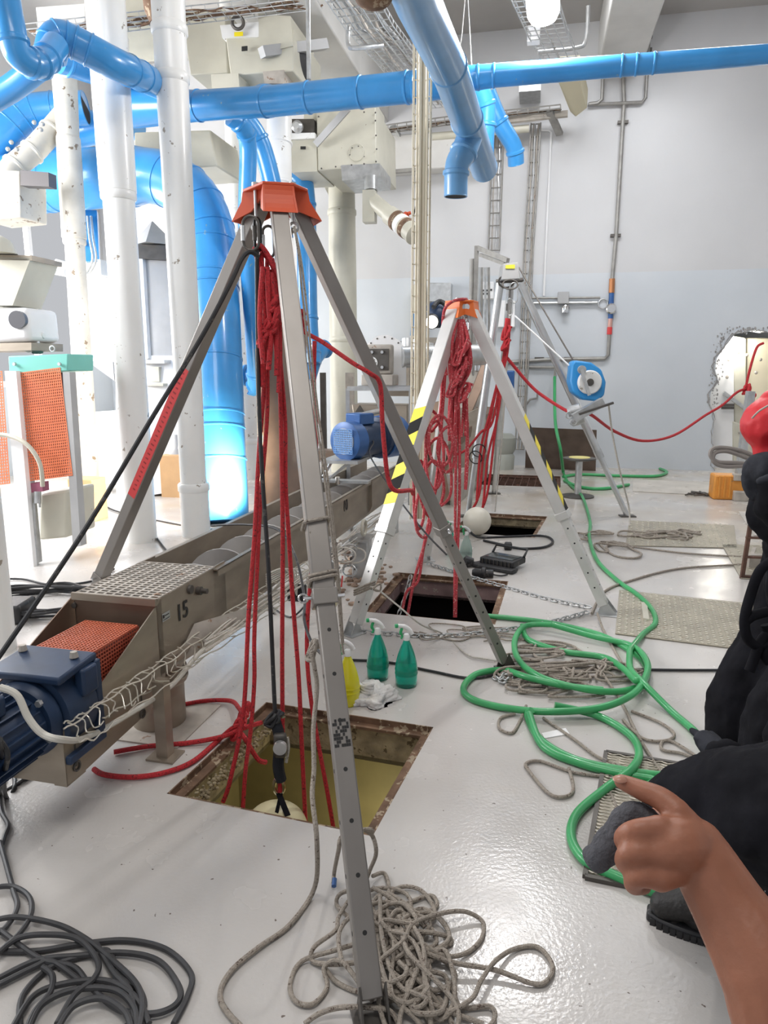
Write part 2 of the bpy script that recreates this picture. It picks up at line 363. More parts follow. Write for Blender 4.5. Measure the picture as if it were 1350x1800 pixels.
# ================================================================== floor hatches (open pits)
def hatch(P, label, neck, neckm, framem, deep, deepm, wide=.0, rim=.05, bottom=None):
    c = sum(P, V((0, 0, 0))) / 4
    t = thing('floor_hatch', label, 'hatch', c, None)
    ax = (P[1] - P[0]).normalized(); ay = (P[3] - P[0]).normalized()
    # four rim angles
    for i in range(4):
        a, b_ = P[i], P[(i + 1) % 4]; inn = (c - (a + b_) / 2).normalized()
        m = MB(); m.poly([a, b_, b_ + inn * rim - (b_ - a).normalized() * rim, a + inn * rim + (b_ - a).normalized() * rim], UP * -.012)
        for v_ in m.v: v_.z += -.028 if v_.z < -.006 else -.028
        m.poly([a, b_, b_ + inn * .006, a + inn * .006], UP * -.045); m.build('frame', framem, t)
        m = MB(); k0 = a + inn * rim * .6 + (b_ - a).normalized() * rim * .6; k1 = b_ + inn * rim * .6 - (b_ - a).normalized() * rim * .6
        m.poly([k0 - UP * .04, k1 - UP * .04, k1 - UP * neck, k0 - UP * neck], -inn * .04); m.build('neck_wall', neckm, t)
        # chamber below
        m = MB(); o0 = a - (c - a).normalized() * wide; o1 = b_ - (c - b_).normalized() * wide
        m.poly([o0 - UP * neck, o1 - UP * neck, o1 - UP * deep, o0 - UP * deep], -inn * .03)
        m.poly([k0 - UP * neck, k1 - UP * neck, o1 - UP * neck, o0 - UP * neck], UP * .02); m.build('chamber_wall', deepm, t)
    m = MB(); Q = [a - (c - a).normalized() * (wide + .03) - UP * deep for a in P]; m.poly(Q, UP * -.05); m.build('chamber_bottom', bottom or deepm, t)
    return t
h1 = hatch(PIT1, 'nearest open square floor hatch with rusty frame and murky olive bottom', .2, grime, rust, 1.5, olive, .55, .045)
m = MB()                                                                  # caked ledge along the left side
pa, pb = PIT1[0], PIT1[3]; inn = (PIT1[1] - PIT1[0]).normalized()
for k in range(230):
    q = pa.lerp(pb, .03 + .93 * (k % 46) / 45) + inn * random.uniform(.05, .085) - UP * random.uniform(.045, .09)
    m.ball(q, random.uniform(.004, .011), (1, 1, .6), 4)
m.build('caked_grain', grime, h1, kind='stuff')
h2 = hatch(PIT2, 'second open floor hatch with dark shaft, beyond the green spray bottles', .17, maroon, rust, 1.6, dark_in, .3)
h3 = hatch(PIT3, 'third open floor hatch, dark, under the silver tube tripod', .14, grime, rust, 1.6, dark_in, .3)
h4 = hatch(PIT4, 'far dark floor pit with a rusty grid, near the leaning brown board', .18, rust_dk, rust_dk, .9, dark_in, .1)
m = MB(); c4 = [p + (sum(PIT4, V((0, 0, 0))) / 4 - p) * .08 - UP * .05 for p in PIT4]
for k in range(1, 10):
    m.beam(c4[0].lerp(c4[1], k / 10), c4[3].lerp(c4[2], k / 10), .012, .03)
for k in range(1, 9): m.beam(c4[0].lerp(c4[3], k / 9), c4[1].lerp(c4[2], k / 9), .012, .03)
m.build('bar_grid', rust_dk, h4)

# flush plates
def plate4(P, label, name='tread_plate', m_=plate, lugs=True, th=.008, step=.038, group=None):
    t = thing(name, label, 'plate', sum(P, V((0, 0, 0))) / 4, group); m = MB(); m.poly([p + UP * .002 for p in P], UP * th); m.build('plate', m_, t, bevel=.002)
    if lugs:
        m = MB(); nx = int((P[1] - P[0]).length / step); ny = int((P[3] - P[0]).length / step); dx = (P[1] - P[0]).normalized(); dy = (P[3] - P[0]).normalized()
        for i in range(nx):
            for j in range(ny):
                q = P[0] + dx * (step * (i + .5)) + dy * (step * (j + .5)); ang = 1 if (i + j) % 2 else -1
                d = (dx + dy * ang).normalized(); e = V((-d.y, d.x, 0)); z = UP * (.002 + th)
                m.poly([q - d * .015 + z, q - e * .0055 + z, q + d * .015 + z, q + e * .0055 + z], UP * .0035)
        m.build('tread_lugs', mat('worn_lugs', (.72, .69, .60), .4, .4, .2, 6), t, kind='stuff', smooth_=False)
    return t
cp = [V((1.38, 4.02, 0)), V((2.6, 3.55, 0)), V((2.9, 4.40, 0)), V((1.68, 4.87, 0))]
plate4(cp, 'large worn tread plate cover in the floor right of the striped tripod')
plate4([F(1100, 960), F(1296, 965), F(1290, 925), F(1106, 916)], 'tread plate cover with grey rope lying on it, near the silver tripod foot', step=.055)
plate4([F(1302, 1018), F(1400, 1025), F(1385, 962), F(1268, 958)], 'tread plate cover under the foot of the small black ladder', step=.07)
plate4([F(1325, 942), F(1400, 944), F(1380, 902), F(1298, 900)], 'plain grey floor cover behind the black ladder', 'floor_cover', conc, False)
plate4([F(1112, 864), F(1262, 872), F(1255, 848), F(1112, 843)], 'stained flush floor cover in front of the back wall', 'floor_cover', conc, False, .004)
plate4([F(1130, 1092), F(1141, 1094), F(1137, 1064), F(1127, 1063)], 'small off-white strip lying on the large tread plate', 'wood_strip', cream, False, .02)
MB().poly([F(952, 1290), F(957, 1299), F(1001, 1291), F(994, 1281)], UP * .004).build('paper_slip', white_pl, label='small white slip of card on the floor inside the green hose loops', cat='paper')
# expanded-mesh grate at the lower right
G = [F(1028, 1545), V((1.06, 1.80, 0)), V((1.36, 2.52, 0)), F(1065, 1325)]
t = thing('mesh_grate', 'rectangular expanded metal grate in a dark frame, under the green hose at lower right', 'grate', sum(G, V((0, 0, 0))) / 4)
MB().poly([p + UP * .001 for p in G], UP * .004).build('backing', plate, t)
m = MB()
for i in range(4): m.beam(G[i] + UP * .008, G[(i + 1) % 4] + UP * .008, .016, .014)
m.build('frame', dark_st, t)
m = MB(); nx, ny = 9, 40
def gp(u, v): return G[0].lerp(G[1], u).lerp(G[3].lerp(G[2], u), v) + UP * .012
for i in range(nx):
    for j in range(ny):
        a = gp(i / nx, (j + .5) / ny); b_ = gp((i + .5) / nx, j / ny); c_ = gp((i + 1) / nx, (j + .5) / ny); d_ = gp((i + .5) / nx, (j + 1) / ny)
        for p, q in ((a, b_), (b_, c_), (c_, d_), (d_, a)): m.tube([p, q], .0022, 3, caps=False)
m.build('expanded_mesh', mat('pale_mesh', (.62, .58, .50), .5, .5, .2, 20), t, kind='stuff')
# ================================================================== columns, ducts and machinery at the left and overhead
def along(pts, t):
    i = min(int(t), len(pts) - 2); return pts[i].lerp(pts[i + 1], t - i), (pts[i + 1] - pts[i]).normalized()
def duct(label, pts, r, m=blue, collars=(), name='blue_duct', cat='duct', sm=True, sides=28, cw=.022, end_shade=None, elbows=(), group=None, cr=.012, path=None):
    P3 = path or [X(*p) for p in pts]; t = thing(name, label, cat, min(P3, key=lambda p: p.z), group)
    S = smooth(P3, 8) if sm else P3
    rr_ = r
    if isinstance(r, (list, tuple)):
        rr_ = []
        n = len(S) - 1
        for i in range(len(S)):
            u = i / n * (len(P3) - 1); k = min(int(u), len(P3) - 2); rr_.append(r[k] + (r[k + 1] - r[k]) * (u - k))
    MB().tube(S, rr_, sides).build('pipe', m, t, ang=50)
    for u in collars:
        p, d = along(P3, u); R = r if not isinstance(r, (list, tuple)) else r[int(u)] + (r[min(int(u) + 1, len(r) - 1)] - r[int(u)]) * (u - int(u))
        if sm: k = int(round(u * 8)); k = max(1, min(k, len(S) - 2)); p = S[k]; d = (S[k + 1] - S[k - 1]).normalized()
        MB().lathe(p - d * cw, d, [(R, 0), (R + cr, cw * .5), (R + cr, cw * 1.5), (R, cw * 2)], sides).build('collar', m, t)
    if end_shade is not None:
        p = P3[end_shade]; q = P3[end_shade - 1] if end_shade else P3[1]; d = (p - q).normalized(); R = r if not isinstance(r, (list, tuple)) else r[end_shade]
        MB().lathe(p - d * .002, d, [(R * .90, 0), (R * .90, .004)], sides).build('end_shade', dark_in, t)  # dark disc stands for the shade inside the open pipe
        MB().ring(p, d, R * .96, R * .06, 6, 24).build('rim', m, t)
    return t
def column(label, px, py, r, z1, m=white, bands=(), name='white_pipe_column', gnd=None, lean=(0, 0), base=None, ext=None):
    g = gnd or F(px, py); t = thing(name, label, 'pipe', g); z1v = V((lean[0], lean[1], z1))
    if isinstance(r, (int, float)): r = [(0, r), (z1, r)]
    for i in range(len(r) - 1):
        (za, ra), (zb, rb) = r[i], r[i + 1]
        MB().lathe(g + z1v * (za / z1), z1v, [(ra, 0), (rb, (zb - za))], 32).build('pipe_section', m, t)
    for z, R in bands: MB().lathe(g + z1v * (z / z1), z1v, [(R, 0), (R + .012, .015), (R + .012, .07), (R, .085)], 32).build('collar', m, t)
    if base: MB().lathe(g, UP, [(base, 0), (base, .03)], 32).build('foot_flange', m, t)
    return t
column('thick white pipe column right behind the near tripod leg, in front of the blue riser', 345, 940, [(0, .135), (.45, .135), (.5, .12), (3.9, .135), (6.3, .15)], 6.3, bands=[(.42, .135), (3.93, .135), (4.3, .14)])
column('thick white pipe column between the slim speckled one and the column beside the blue riser', 250, 950, [(0, .135), (3.0, .13), (3.02, .15), (6.3, .165)], 6.3, bands=[(2.95, .135)])
column('slim dirty white pipe with a slanted branch, left of the two thick columns', 158, 905, [(0, .11), (2.9, .10), (2.92, .125), (3.9, .12), (3.92, .11), (4.9, .13)], 4.95, bands=[(2.85, .105)], gnd=F(160, 893), lean=(.10, 0), m=dirty)
MB().lathe(X(282, 42, 6.15), UP, [(.09, 0), (.13, .1), (.15, .35)], 20).build('rusty_collar', rust, label='rusty brown collar at the top of the thick right column', cat='collar')
t = thing('support_rods', 'rusty vertical support rods and plate hanging in the top left corner', 'bracket', X(168, 60, 6.6))
for px in (154, 180): MB().beam(X(px, -20, 6.6), X(px + 2, 62, 6.6), .035, .035).build('rod', rust, t)
MB().poly([X(158, -10, 6.65), X(178, -10, 6.65), X(178, 30, 6.65), X(158, 30, 6.65)], E2 * .03).build('plate', dirty, t)
column('white pipe column cut by the left edge of the photograph', 2, 1140, .082, 6.2)
column('white pipe standing far back right of the big blue riser', 440, 835, [(0, .17), (1.9, .15), (6.2, .17)], 6.2, bands=[(.5, .165), (3.6, .16)], gnd=F(440, 840))
column('cream pipe column right of the near tripod head, reaching up to the cream machine', 606, 822, [(0, .21), (2.9, .205), (4.2, .19)], 4.3, cream, bands=[(3.75, .2), (1.95, .205)], gnd=F(606, 828))
MB().poly([X(565, 318, 10.9), X(606, 318, 10.9), X(606, 362, 10.9), X(582, 352, 10.9)], E2 * .3).build('pipe_gusset', cream, label='cream angled gusset box at the top of the cream pipe column', cat='bracket')
duct('pale pipe dropping to just behind the near tripod head', [(489, 120, 8.0), (492, 335, 8.0), (497, 560, 8.2)], .136, white, [.35, .62, .95], 'white_drop_pipe', 'pipe', False)
duct('thin white pipe between the near tripod legs', [(541, 420, 10.2), (545, 580, 10.2), (546, 770, 10.2)], .085, white_pl, [1.0], 'thin_white_pipe', 'pipe', False)
# slanted branch with sight boxes
t = duct('slanted white branch pipe with bolted flanges at the far left', [(112, 205, 7.5), (62, 262, 7.3), (22, 296, 7.2), (12, 325, 7.1)], .115, dirty, [.55, 1.1, 1.9], 'branch_pipe', 'pipe')
m = MB()
for px, py in ((60, 215), (72, 228), (20, 250), (30, 262), (75, 218), (14, 262)): m.ball(X(px, py, 6.95), .022, (1, 1, 1), 5)
m.build('flange_bolts', galv, t)
MB().poly([X(-30, 298, 7.0), X(34, 300, 7.0), X(36, 382, 7.0), X(-30, 388, 7.0)], E2 * .4).build('spout_box', dirty, label='white rectangular spout box at the far left below the slanted branch pipe', cat='spout', bevel=.01)
MB().poly([X(36, 299, 6.95), X(85, 303, 6.95), X(86, 328, 6.95), X(36, 326, 6.95)], E2 * .12).build('grey_bracket', mat('mid_grey_sheet', (.16, .15, .15), .5, .3), label='small grey sheet bracket sticking out of the white spout box', cat='bracket')

# big blue duct + riser
def elbow(a, b_, c_, n=10):
    return [(a * (1 - t) ** 2 + b_ * 2 * t * (1 - t) + c_ * t * t) for t in [i / n for i in range(n + 1)]]
A = X(-160, 338, 9.0); B = X(235, 309, 7.95); C_ = X(352, 302, 7.7); D = X(370, 430, 7.65); Eb = F(389, 918)
path = [A] + elbow(B, C_, D) + [Eb]
t = duct('big blue duct bending from the left edge down into a fat riser', None, [.345, .315] + [.285] * 11, blue, [], path=path, sm=False, sides=40)
m = []
for k in (4, 6, 8, 10, 11):
    d = (path[min(k + 1, len(path) - 1)] - path[k - 1]).normalized(); MB().lathe(path[k] - d * .012, d, [(.285, 0), (.293, .006), (.293, .018), (.285, .024)], 40).build('seam_ring', blue, t)
for f_ in (.12, .16, .42, .62, .67, .78):
    p = D.lerp(Eb, f_); MB().lathe(p, (Eb - D), [(.285, 0), (.292, .006), (.292, .018), (.285, .024)], 40).build('seam_ring', blue, t)
for f_ in (.60, .64, .68, .93, .96, .985): 
    p = A.lerp(B, f_); R_ = .345 - .03 * f_; MB().lathe(p, (B - A), [(R_, 0), (R_ + .01, .008), (R_ + .01, .02), (R_, .03)], 40).build('seam_ring', blue, t)
# long main duct across the picture
duct('long blue duct crossing the upper picture from the white columns to the vertical cable ladder', [(200, 192, 6.75), (350, 186, 6.5), (480, 178, 6.2), (745, 151, 5.75), (833, 140, 5.68)], [.18, .128, .123, .118, .10], blue, [1.0, 1.9, 2.25, 2.6, 2.9, 2.95], sm=False, sides=32, cw=.014, cr=.008)
duct('narrower blue duct running on to the right edge in front of the bare wall', [(800, 141, 5.7), (868, 133, 5.64), (1100, 115, 5.45), (1420, 90, 5.2)], [.098, .085, .076, .066], blue, [.6, 1.0, 1.97, 2.06, 2.16], sm=False, sides=32, cw=.012, cr=.005)
# near slanting pipe with tee
duct('near pale blue pipe slanting down from the top centre to an open spout', [(712, -60, 3.1), (733, 0, 3.5), (788, 118, 4.4), (822, 215, 5.2), (851, 296, 6.1)], .113, blue_near, [2.0, 2.95], sm=False, sides=32, end_shade=4, cw=.012, cr=.008)
duct('pale blue spout hanging off the near slanting pipe, open below', [(828, 232, 5.35), (815, 268, 5.3), (803, 292, 5.3), (801, 345, 5.35)], [.10, .094, .088, .088], blue_near, [1.0, 2.3], end_shade=3, sides=28)
duct('blue branch pipe ending open behind the near slanting pipe', [(838, 150, 6.6), (852, 190, 6.7), (850, 250, 6.8), (850, 303, 6.9)], .10, blue, [.9, 1.5], end_shade=3)
duct('short blue branch pipe slanting right to an open end by the back wall', [(855, 165, 7.2), (878, 215, 7.3), (903, 258, 7.4), (907, 288, 7.5)], [.10, .09, .085, .085], blue, [1.0, 2.2], end_shade=3)
MB().ball(X(657, -8, 3.2), .088, (1, 1, .6), 12).build('brown_pipe_end', rust, label='dark brown round pipe end cut by the top edge', cat='pipe end')
# upper-left tangle
duct('blue pipe coming down at the top left corner and bending right', [(5, -40, 4.6), (18, 40, 4.6), (32, 95, 4.65), (70, 112, 4.8), (98, 80, 5.0)], .088, blue, [1.5, 2.6, 3.0, 3.4])
duct('blue pipe looping over from the top left elbow down to the thick white column', [(88, 100, 5.1), (98, 68, 5.1), (125, 72, 5.15), (190, 106, 5.3), (240, 130, 5.65), (300, 160, 6.55)], .112, blue, [.7, 1.2, 1.7, 2.1, 2.5, 3.7, 4.1], cw=.01, cr=.007)
duct('second blue pipe running behind the looped one towards the columns', [(105, 100, 6.1), (180, 125, 6.4), (270, 152, 6.8)], .13, blue, [.3])
duct('blue pipe rising from the left edge to the top left elbow', [(-40, 190, 5.3), (20, 155, 5.2), (62, 122, 5.1), (95, 95, 5.05)], .088, blue, [2.2])
duct('wide blue pipe with an open cut end behind the slim speckled pipe', [(-50, 290, 8.3), (10, 232, 8.3), (60, 196, 8.35), (150, 190, 8.4)], .185, blue, [1.2, 1.6, 2.0, 2.4], end_shade=3, cw=.01, cr=.007)
duct('blue pipe passing low behind the open cut pipe', [(-40, 285, 8.9), (60, 262, 8.9), (150, 228, 8.9), (240, 215, 8.7)], .19, blue, [1.0])
# ducts dropping behind the tripod
duct('blue pipe dropping from the long duct left of the near tripod head', [(405, 205, 6.7), (425, 222, 6.8), (436, 262, 7.0), (434, 420, 7.3), (448, 660, 8.2), (440, 682, 8.3)], .085, blue, [.8, 1.6, 4.0])
duct('blue pipe dropping behind the pale drop pipe', [(430, 208, 7.3), (452, 240, 7.4), (470, 290, 7.5), (500, 420, 7.7)], .10, blue, [1.1])
duct('blue pipe bending over and falling behind the right side of the near tripod', [(490, 300, 9.5), (525, 310, 9.5), (537, 360, 9.5), (541, 560, 9.6), (548, 640, 9.6)], .135, blue, [2.0, 3.0, 3.6])
duct('blue oblique foot pipe with a flange against the cream pipe column', [(538, 665, 9.7), (553, 630, 9.7), (571, 612, 9.9)], [.14, .11, .09], blue, [1.9], cw=.03, cr=.04)
MB().lathe(X(431, 660, 8.6), E1, [(.0, 0), (.13, .001), (.13, .02), (.09, .03), (.09, .16)], 20).build('blue_flange', blue, label='blue flange stub on the white pipe right of the big riser', cat='flange')
MB().ball(X(468, 178, 7.6), .2, (1, 1, .8), 12).build('fan_housing', blue, label='rounded blue housing peeping over the long duct behind the pale drop pipe', cat='fan housing')

# brown stainless chute
t = thing('elevator_leg', 'tall brown stainless steel elevator casing behind the near tripod ropes', 'chute', F(495, 890))
a = PLN(446, 545, F(495, 890), E2); b_ = PLN(530, 545, F(495, 890), E2)
MB().poly([V((a.x + .05, a.y, 0)), V((b_.x - .06, b_.y, 0)), V((b_.x - .06, b_.y, a.z)), V((a.x + .05, a.y, a.z))], E2 * .35).build('casing', stain_brn, t, bevel=.01)
MB().poly([V((a.x, a.y - .02, 0)), V((a.x + .06, a.y - .02, 0)), V((a.x + .06, a.y - .02, a.z)), V((a.x, a.y - .02, a.z))], E2 * .04).build('edge_flange', stain, t)
# machine in the middle top: cream cabinets
def cab(name, label, quad, depth, m=cream, cat='machine', parts=()):
    P3 = [X(*q) for q in quad]; t = thing(name, label, cat, min(P3, key=lambda p: p.z)); MB().poly(P3, E2 * depth).build('housing', m, t, bevel=.012)
    for nm, q, d_, mm in parts:
        Q = [X(*k) for k in q]; MB().poly([k - E2 * .02 for k in Q], E2 * d_).build(nm, mm, t)
    return t
d = 7.6
t = cab('cream_separator', 'cream boxy machine hanging above the long blue duct, with yellow and black stickers', [(395, 55, d), (516, 48, d), (516, 125, d), (405, 132, d)], 1.0, parts=[
    ('lid', [(388, 46, d), (456, 40, d), (456, 66, d), (392, 68, d)], .6, white), ('upper_box', [(455, 25, d), (512, 30, d), (516, 82, d), (456, 96, d)], .8, cream),
    ('sticker', [(413, 58, d - .05), (428, 57, d - .05), (428, 64, d - .05), (413, 65, d - .05)], .01, yellow), ('sticker', [(426, 83, d - .05), (436, 82, d - .05), (436, 90, d - .05), (426, 91, d - .05)], .01, ink),
    ('lower_neck', [(372, 132, d), (420, 130, d), (422, 156, d), (374, 158, d)], .4, cream), ('drive_guard', [(463, 127, d), (500, 124, d), (498, 148, d), (466, 148, d)], .4, dust)])
MB().lathe(X(525, 112, 8.0), E1, [(.0, 0), (.17, .001), (.2, .03), (.2, .08), (.12, .1)], 24).build('pulley', black, t)
MB().ring(X(418, 40, 7.5), (0, -1, 0), .06, .018).build('lifting_eye', dark_st, t)
MB().beam(X(460, 92, 7.5), X(572, 78, 8.0), .10, .10).build('square_arm', grey_paint, t)
d = 9.0
t = cab('cream_plansifter', 'large cream bolted cabinet under the long blue duct, left of the vertical cable ladder', [(556, 196, d), (660, 188, d), (662, 290, d), (558, 300, d)], 1.3, parts=[
    ('side_box', [(512, 238, d), (556, 236, d), (558, 302, d), (514, 304, d)], .8, cream), ('side_box_lid', [(508, 235, d - .05), (554, 234, d - .05), (554, 244, d - .05), (508, 246, d - .05)], .8, white),
    ('top_panel', [(535, 190, d + .1), (662, 182, d + .1), (662, 206, d + .1), (535, 214, d + .1)], .5, cream),
    ('outlet_tray', [(600, 291, d), (668, 288, d), (668, 312, d), (602, 318, d)], .7, galv), ('sticker', [(529, 258, d - .05), (538, 258, d - .05), (538, 263, d - .05), (529, 263, d - .05)], .01, ink),
    ('drive_recess', [(514, 210, d - .02), (552, 210, d - .02), (552, 234, d - .02), (514, 234, d - .02)], .2, dark_st)])
MB().lathe(X(524, 224, 8.9), -E2, [(.0, 0), (.07, .001), (.07, .05), (.04, .08)], 20).build('motor_end', galv, t)
MB().ring(X(627, 268, 8.97), -E2, .1, .006, 6).build('round_cover', cream, t)
MB().beam(X(555, 254, 8.9), X(612, 190, 8.6), .08, .04, (0, 1, 0)).build('diagonal_strut', grey_paint, t)
m = MB()
for px, py in ((560, 205), (600, 200), (640, 197), (660, 212), (661, 238), (662, 262), (661, 284), (640, 288), (618, 290), (590, 293), (565, 296), (660, 198)): m.ball(X(px, py, 8.98), .011, (1, 1, 1), 4)
for px, py in ((619, 260), (630, 257), (637, 258), (640, 275), (615, 272)): m.ball(X(px, py, 8.98), .008, (1, 1, 1), 4)
m.build('bolt_heads', dark_st, t)
# spout with clamp under it
t = thing('sampling_spout', 'cream spout with a slanted branch and brown clamp bands hanging below the cream cabinet', 'spout', X(650, 390, 9.0))
MB().cyl(X(652, 312, 9.0), X(652, 336, 9.0), .085, sides=24).build('top_sleeve', galv, t)
MB().box(X(650, 364, 9.0), (.155, .155, .38), (E1, E2, UP)).build('square_neck', cream, t)
MB().cyl(X(655, 352, 9.0), X(690, 382, 8.8), .095, sides=24).build('branch', cream, t)
MB().cyl(X(685, 378, 8.82), X(728, 412, 8.55), .115, sides=24).build('branch_end', cream, t)
p, q = X(685, 378, 8.82), X(728, 412, 8.55)
for f_, mm in ((.25, rust), (.62, rust), (.42, white_pl)): MB().lathe(p.lerp(q, f_), q - p, [(.116, 0), (.122, .01), (.122, .07), (.116, .08)], 24).build('clamp_band', mm, t)
MB().lathe(q, q - p, [(.10, 0), (.10, .003)], 24).build('mouth_shade', dark_in, t)  # dark disc painted as the shaded inside of the branch
MB().lathe(q - (q - p) * .04, q - p, [(.115, 0), (.125, .01), (.125, .03), (.115, .035)], 24).build('rim', cream, t)
MB().beam(X(706, 384, 8.7), X(716, 376, 8.65), .05, .06).cyl(X(716, 376, 8.65), X(722, 374, 8.65), .02).build('clamp_screw', orange, t)
MB().tube(smooth([X(722, 390, 8.6), X(732, 360, 8.8), (X(738, 315, 9.2))], 6), .012, 6).build('thin_cable', black, t)
# blue box between machine parts
# big bright white machine behind the columns
d = 8.9
t = cab('white_sifter_machine', 'large brightly lit white machine cabinet standing behind the white columns', [(150, 468, d), (246, 462, d), (246, 628, d), (152, 632, d)], 1.1, white_pl, parts=[
    ('base_rail', [(150, 630, d), (205, 630, d), (205, 636, d), (150, 636, d)], .3, galv), ('hopper_flap', [(156, 635, d), (200, 635, d), (203, 670, d), (162, 640, d)], .3, grey_paint),
    ('body_lower', [(205, 625, d), (330, 625, d), (330, 860, d), (206, 880, d)], .9, white_pl), ('side_panel', [(158, 725, d + .2), (205, 722, d + .2), (205, 850, d + .2), (162, 850, d + .2)], .3, white_pl)])
t = cab('grey_elevator_casing', 'tall grey sheet-metal casing with a pyramid top between the two thick white columns', [(243, 455, d), (305, 452, d), (308, 628, d), (256, 632, d)], .5, grey_paint, 'casing', parts=[
    ('top_band', [(240, 430, d - .05), (305, 432, d - .05), (305, 458, d - .05), (243, 455, d - .05)], .5, dark_st), ('corner_post', [(243, 455, d - .05), (252, 455, d - .05), (262, 630, d - .05), (256, 632, d - .05)], .1, white_pl)])
MB().lathe(X(270, 432, 9.0), UP, [(.30, 0), (.01, .29)], 4).build('pyramid_cap', grey_paint, t, smooth_=False)
t = thing('machine_stand', 'warm-lit flanged steel stand under the grey casing between the columns', 'stand', F(282, 905, 0)); g = X(280, 780, 8.9)
MB().box(X(276, 636, 8.9), (.36, .3, .04), (E1, E2, UP)).build('top_plate', galv, t)
MB().box(X(276, 658, 8.9), (.12, .12, .18), (E1, E2, UP)).build('neck', cream, t); MB().box(X(277, 676, 8.9), (.26, .2, .03), (E1, E2, UP)).build('flange', cream, t)
q = X(278, 680, 8.9); MB().poly([V((q.x - .09, q.y, 0)), V((q.x + .09, q.y, 0)), V((q.x + .07, q.y, q.z)), V((q.x - .07, q.y, q.z))], E2 * .16).build('post', mat('warm_lit_cream', (.72, .58, .38), .5), t)  # post colour carries the warm glow of the low light
t = thing('cable_cylinder', 'narrow blue pneumatic cylinder with grey cables on top of the white machine', 'cylinder', X(166, 468, 8.7))
MB().beam(X(160, 372, 8.7), X(164, 462, 8.7), .15, .1).build('body', blue, t)
for k, (x0, x1) in enumerate(((150, 157), (156, 163))): MB().tube(smooth([X(x0 + 4, 380, 8.6), X(x0 + 8, 420, 8.55), X(x1 + 6, 455, 8.55), X(x1 - 4, 478, 8.6), X(x1 - 14, 480, 8.6)], 6), .014, 6).build('cable', galv, t)
MB().beam(X(144, 420, 8.6), X(150, 431, 8.6), .03, .03).build('valve', black, t)
MB().box(X(165, 472, 8.8), (.32, .2, .18), (E1, E2, UP)).build('mount_box', white, t)
# shade lamp bits and wall panel at left
MB().poly([X(88, 470, 7.8), X(98, 455, 7.8), X(118, 462, 7.8), X(112, 478, 7.8)], E2 * .1).build('wall_fitting', white_pl, label='small white angled fitting clipped to the slim speckled pipe', cat='fitting')
MB().poly([W(58, 558, .13), W(75, 558, .13), W(75, 585, .13), W(60, 590, .13)], E2 * .12).build('black_box', black, label='small black box on the back wall beside the white housing at far left', cat='box')
# carton and small machine
MB().box(X(316, 842, 8.9), (.36, .3, .62), (E1, E2, UP)).build('cardboard_box', mat('cardboard', (.62, .38, .19), .8, 0, .1, 5), label='brown cardboard box standing behind the thick white column beside the blue riser', cat='box', bevel=.006)
MB().box(F(158, 912) + UP * .22, (.28, .25, .44), (E1, E2, UP)).build('cardboard_box', MATS['cardboard'], label='pale orange carton at the foot of the slim speckled pipe', cat='box', bevel=.006)
t = thing('bench_grinder', 'small grey appliance with a pipe neck standing beside the cardboard box', 'appliance', X(310, 812, 8.95))
MB().lathe(X(312, 806, 8.95), UP, [(.14, 0), (.13, .06), (.05, .13), (.03, .3)], 20).build('body', grey_paint, t)

# -------- roller stand: green / orange guarded machine at the left
t = thing('guarded_machine', 'narrow machine at left with teal head beam and orange perforated guards', 'machine', F(70, 1000))
dA = 5.75
def Q(px, py, dd=dA): return X(px, py, dd)
MB().poly([Q(14, 626), Q(119, 622), Q(119, 652), Q(16, 658)], E2 * .35).build('head_beam', teal, t, bevel=.008)
for px in (27, 106): MB().lathe(Q(px, 640, dA - .01), -E2, [(.014, 0), (.014, .02)], 12).build('bolt', galv, t)
MB().grid(Q(50, 846), Q(128, 836) - Q(50, 846), Q(28, 656) - Q(50, 846), 22, 38, .0085, .004).build('guard_panel', mesh_or, t, smooth_=False)
MB().grid(Q(-46, 858), Q(18, 850) - Q(-46, 858), Q(-60, 660) - Q(-46, 858), 15, 38, .0085, .004).build('guard_panel', mesh_or, t, smooth_=False)
MB().poly([Q(30, 660, dA + .2), Q(98, 655, dA + .2), Q(112, 836, dA + .2), Q(52, 846, dA + .2)], E2 * .1).build('inner_shade', mat('inner_shade_red', (.14, .02, .01), .6), t)  # dark sheet paints the shade seen through the guard holes
g0 = F(50, 1002); q = Q(22, 640)
MB().poly([Q(8, 652, dA - .05), Q(28, 652, dA - .05), Q(60, 1003, dA - .05), Q(38, 1005, dA - .05)], E2 * .05).build('front_post', white_pl, t)
MB().poly([Q(26, 656), Q(34, 656), Q(66, 990), Q(58, 992)], E2 * .06).build('inner_post', galv, t)
MB().poly([Q(110, 654), Q(122, 654), Q(142, 960), Q(128, 962)], E2 * .08).build('rear_post', grey_paint, t)
MB().poly([Q(70, 868, dA + .1), Q(116, 862, dA + .1), Q(118, 945, dA + .1), Q(68, 950, dA + .1)], E2 * .4).build('lower_bin', cream, t, bevel=.02)
MB().poly([Q(52, 850), Q(74, 848), Q(75, 864), Q(54, 866)], E2 * .08).build('valve_body', mat('magenta_valve', (.35, .1, .17), .5), t)
MB().cyl(Q(66, 864), Q(66, 885), .028).cyl(Q(70, 885), Q(70, 892), .008).build('filter_bowl', galv, t)
MB().tube(smooth([Q(-20, 764, dA - .1), Q(15, 766, dA - .1), Q(48, 782, dA - .12), Q(70, 815, dA - .1), Q(75, 855, dA - .05)], 8), .018, 8).build('air_hose', cream, t)
MB().cyl(Q(60, 884), Q(66, 1000), .012).build('rod', galv, t)
MB().cyl(Q(66, 620, dA + .15), Q(62, 590, dA + .15), .045, .02).build('pillar', galv, t)
MB().ring(Q(92, 613), -E2, .022, .006).build('lifting_eye', galv, t)
t = thing('roller_housing', 'white rounded mill housing with a round grey window standing above the teal beam', 'mill housing', Q(10, 615))
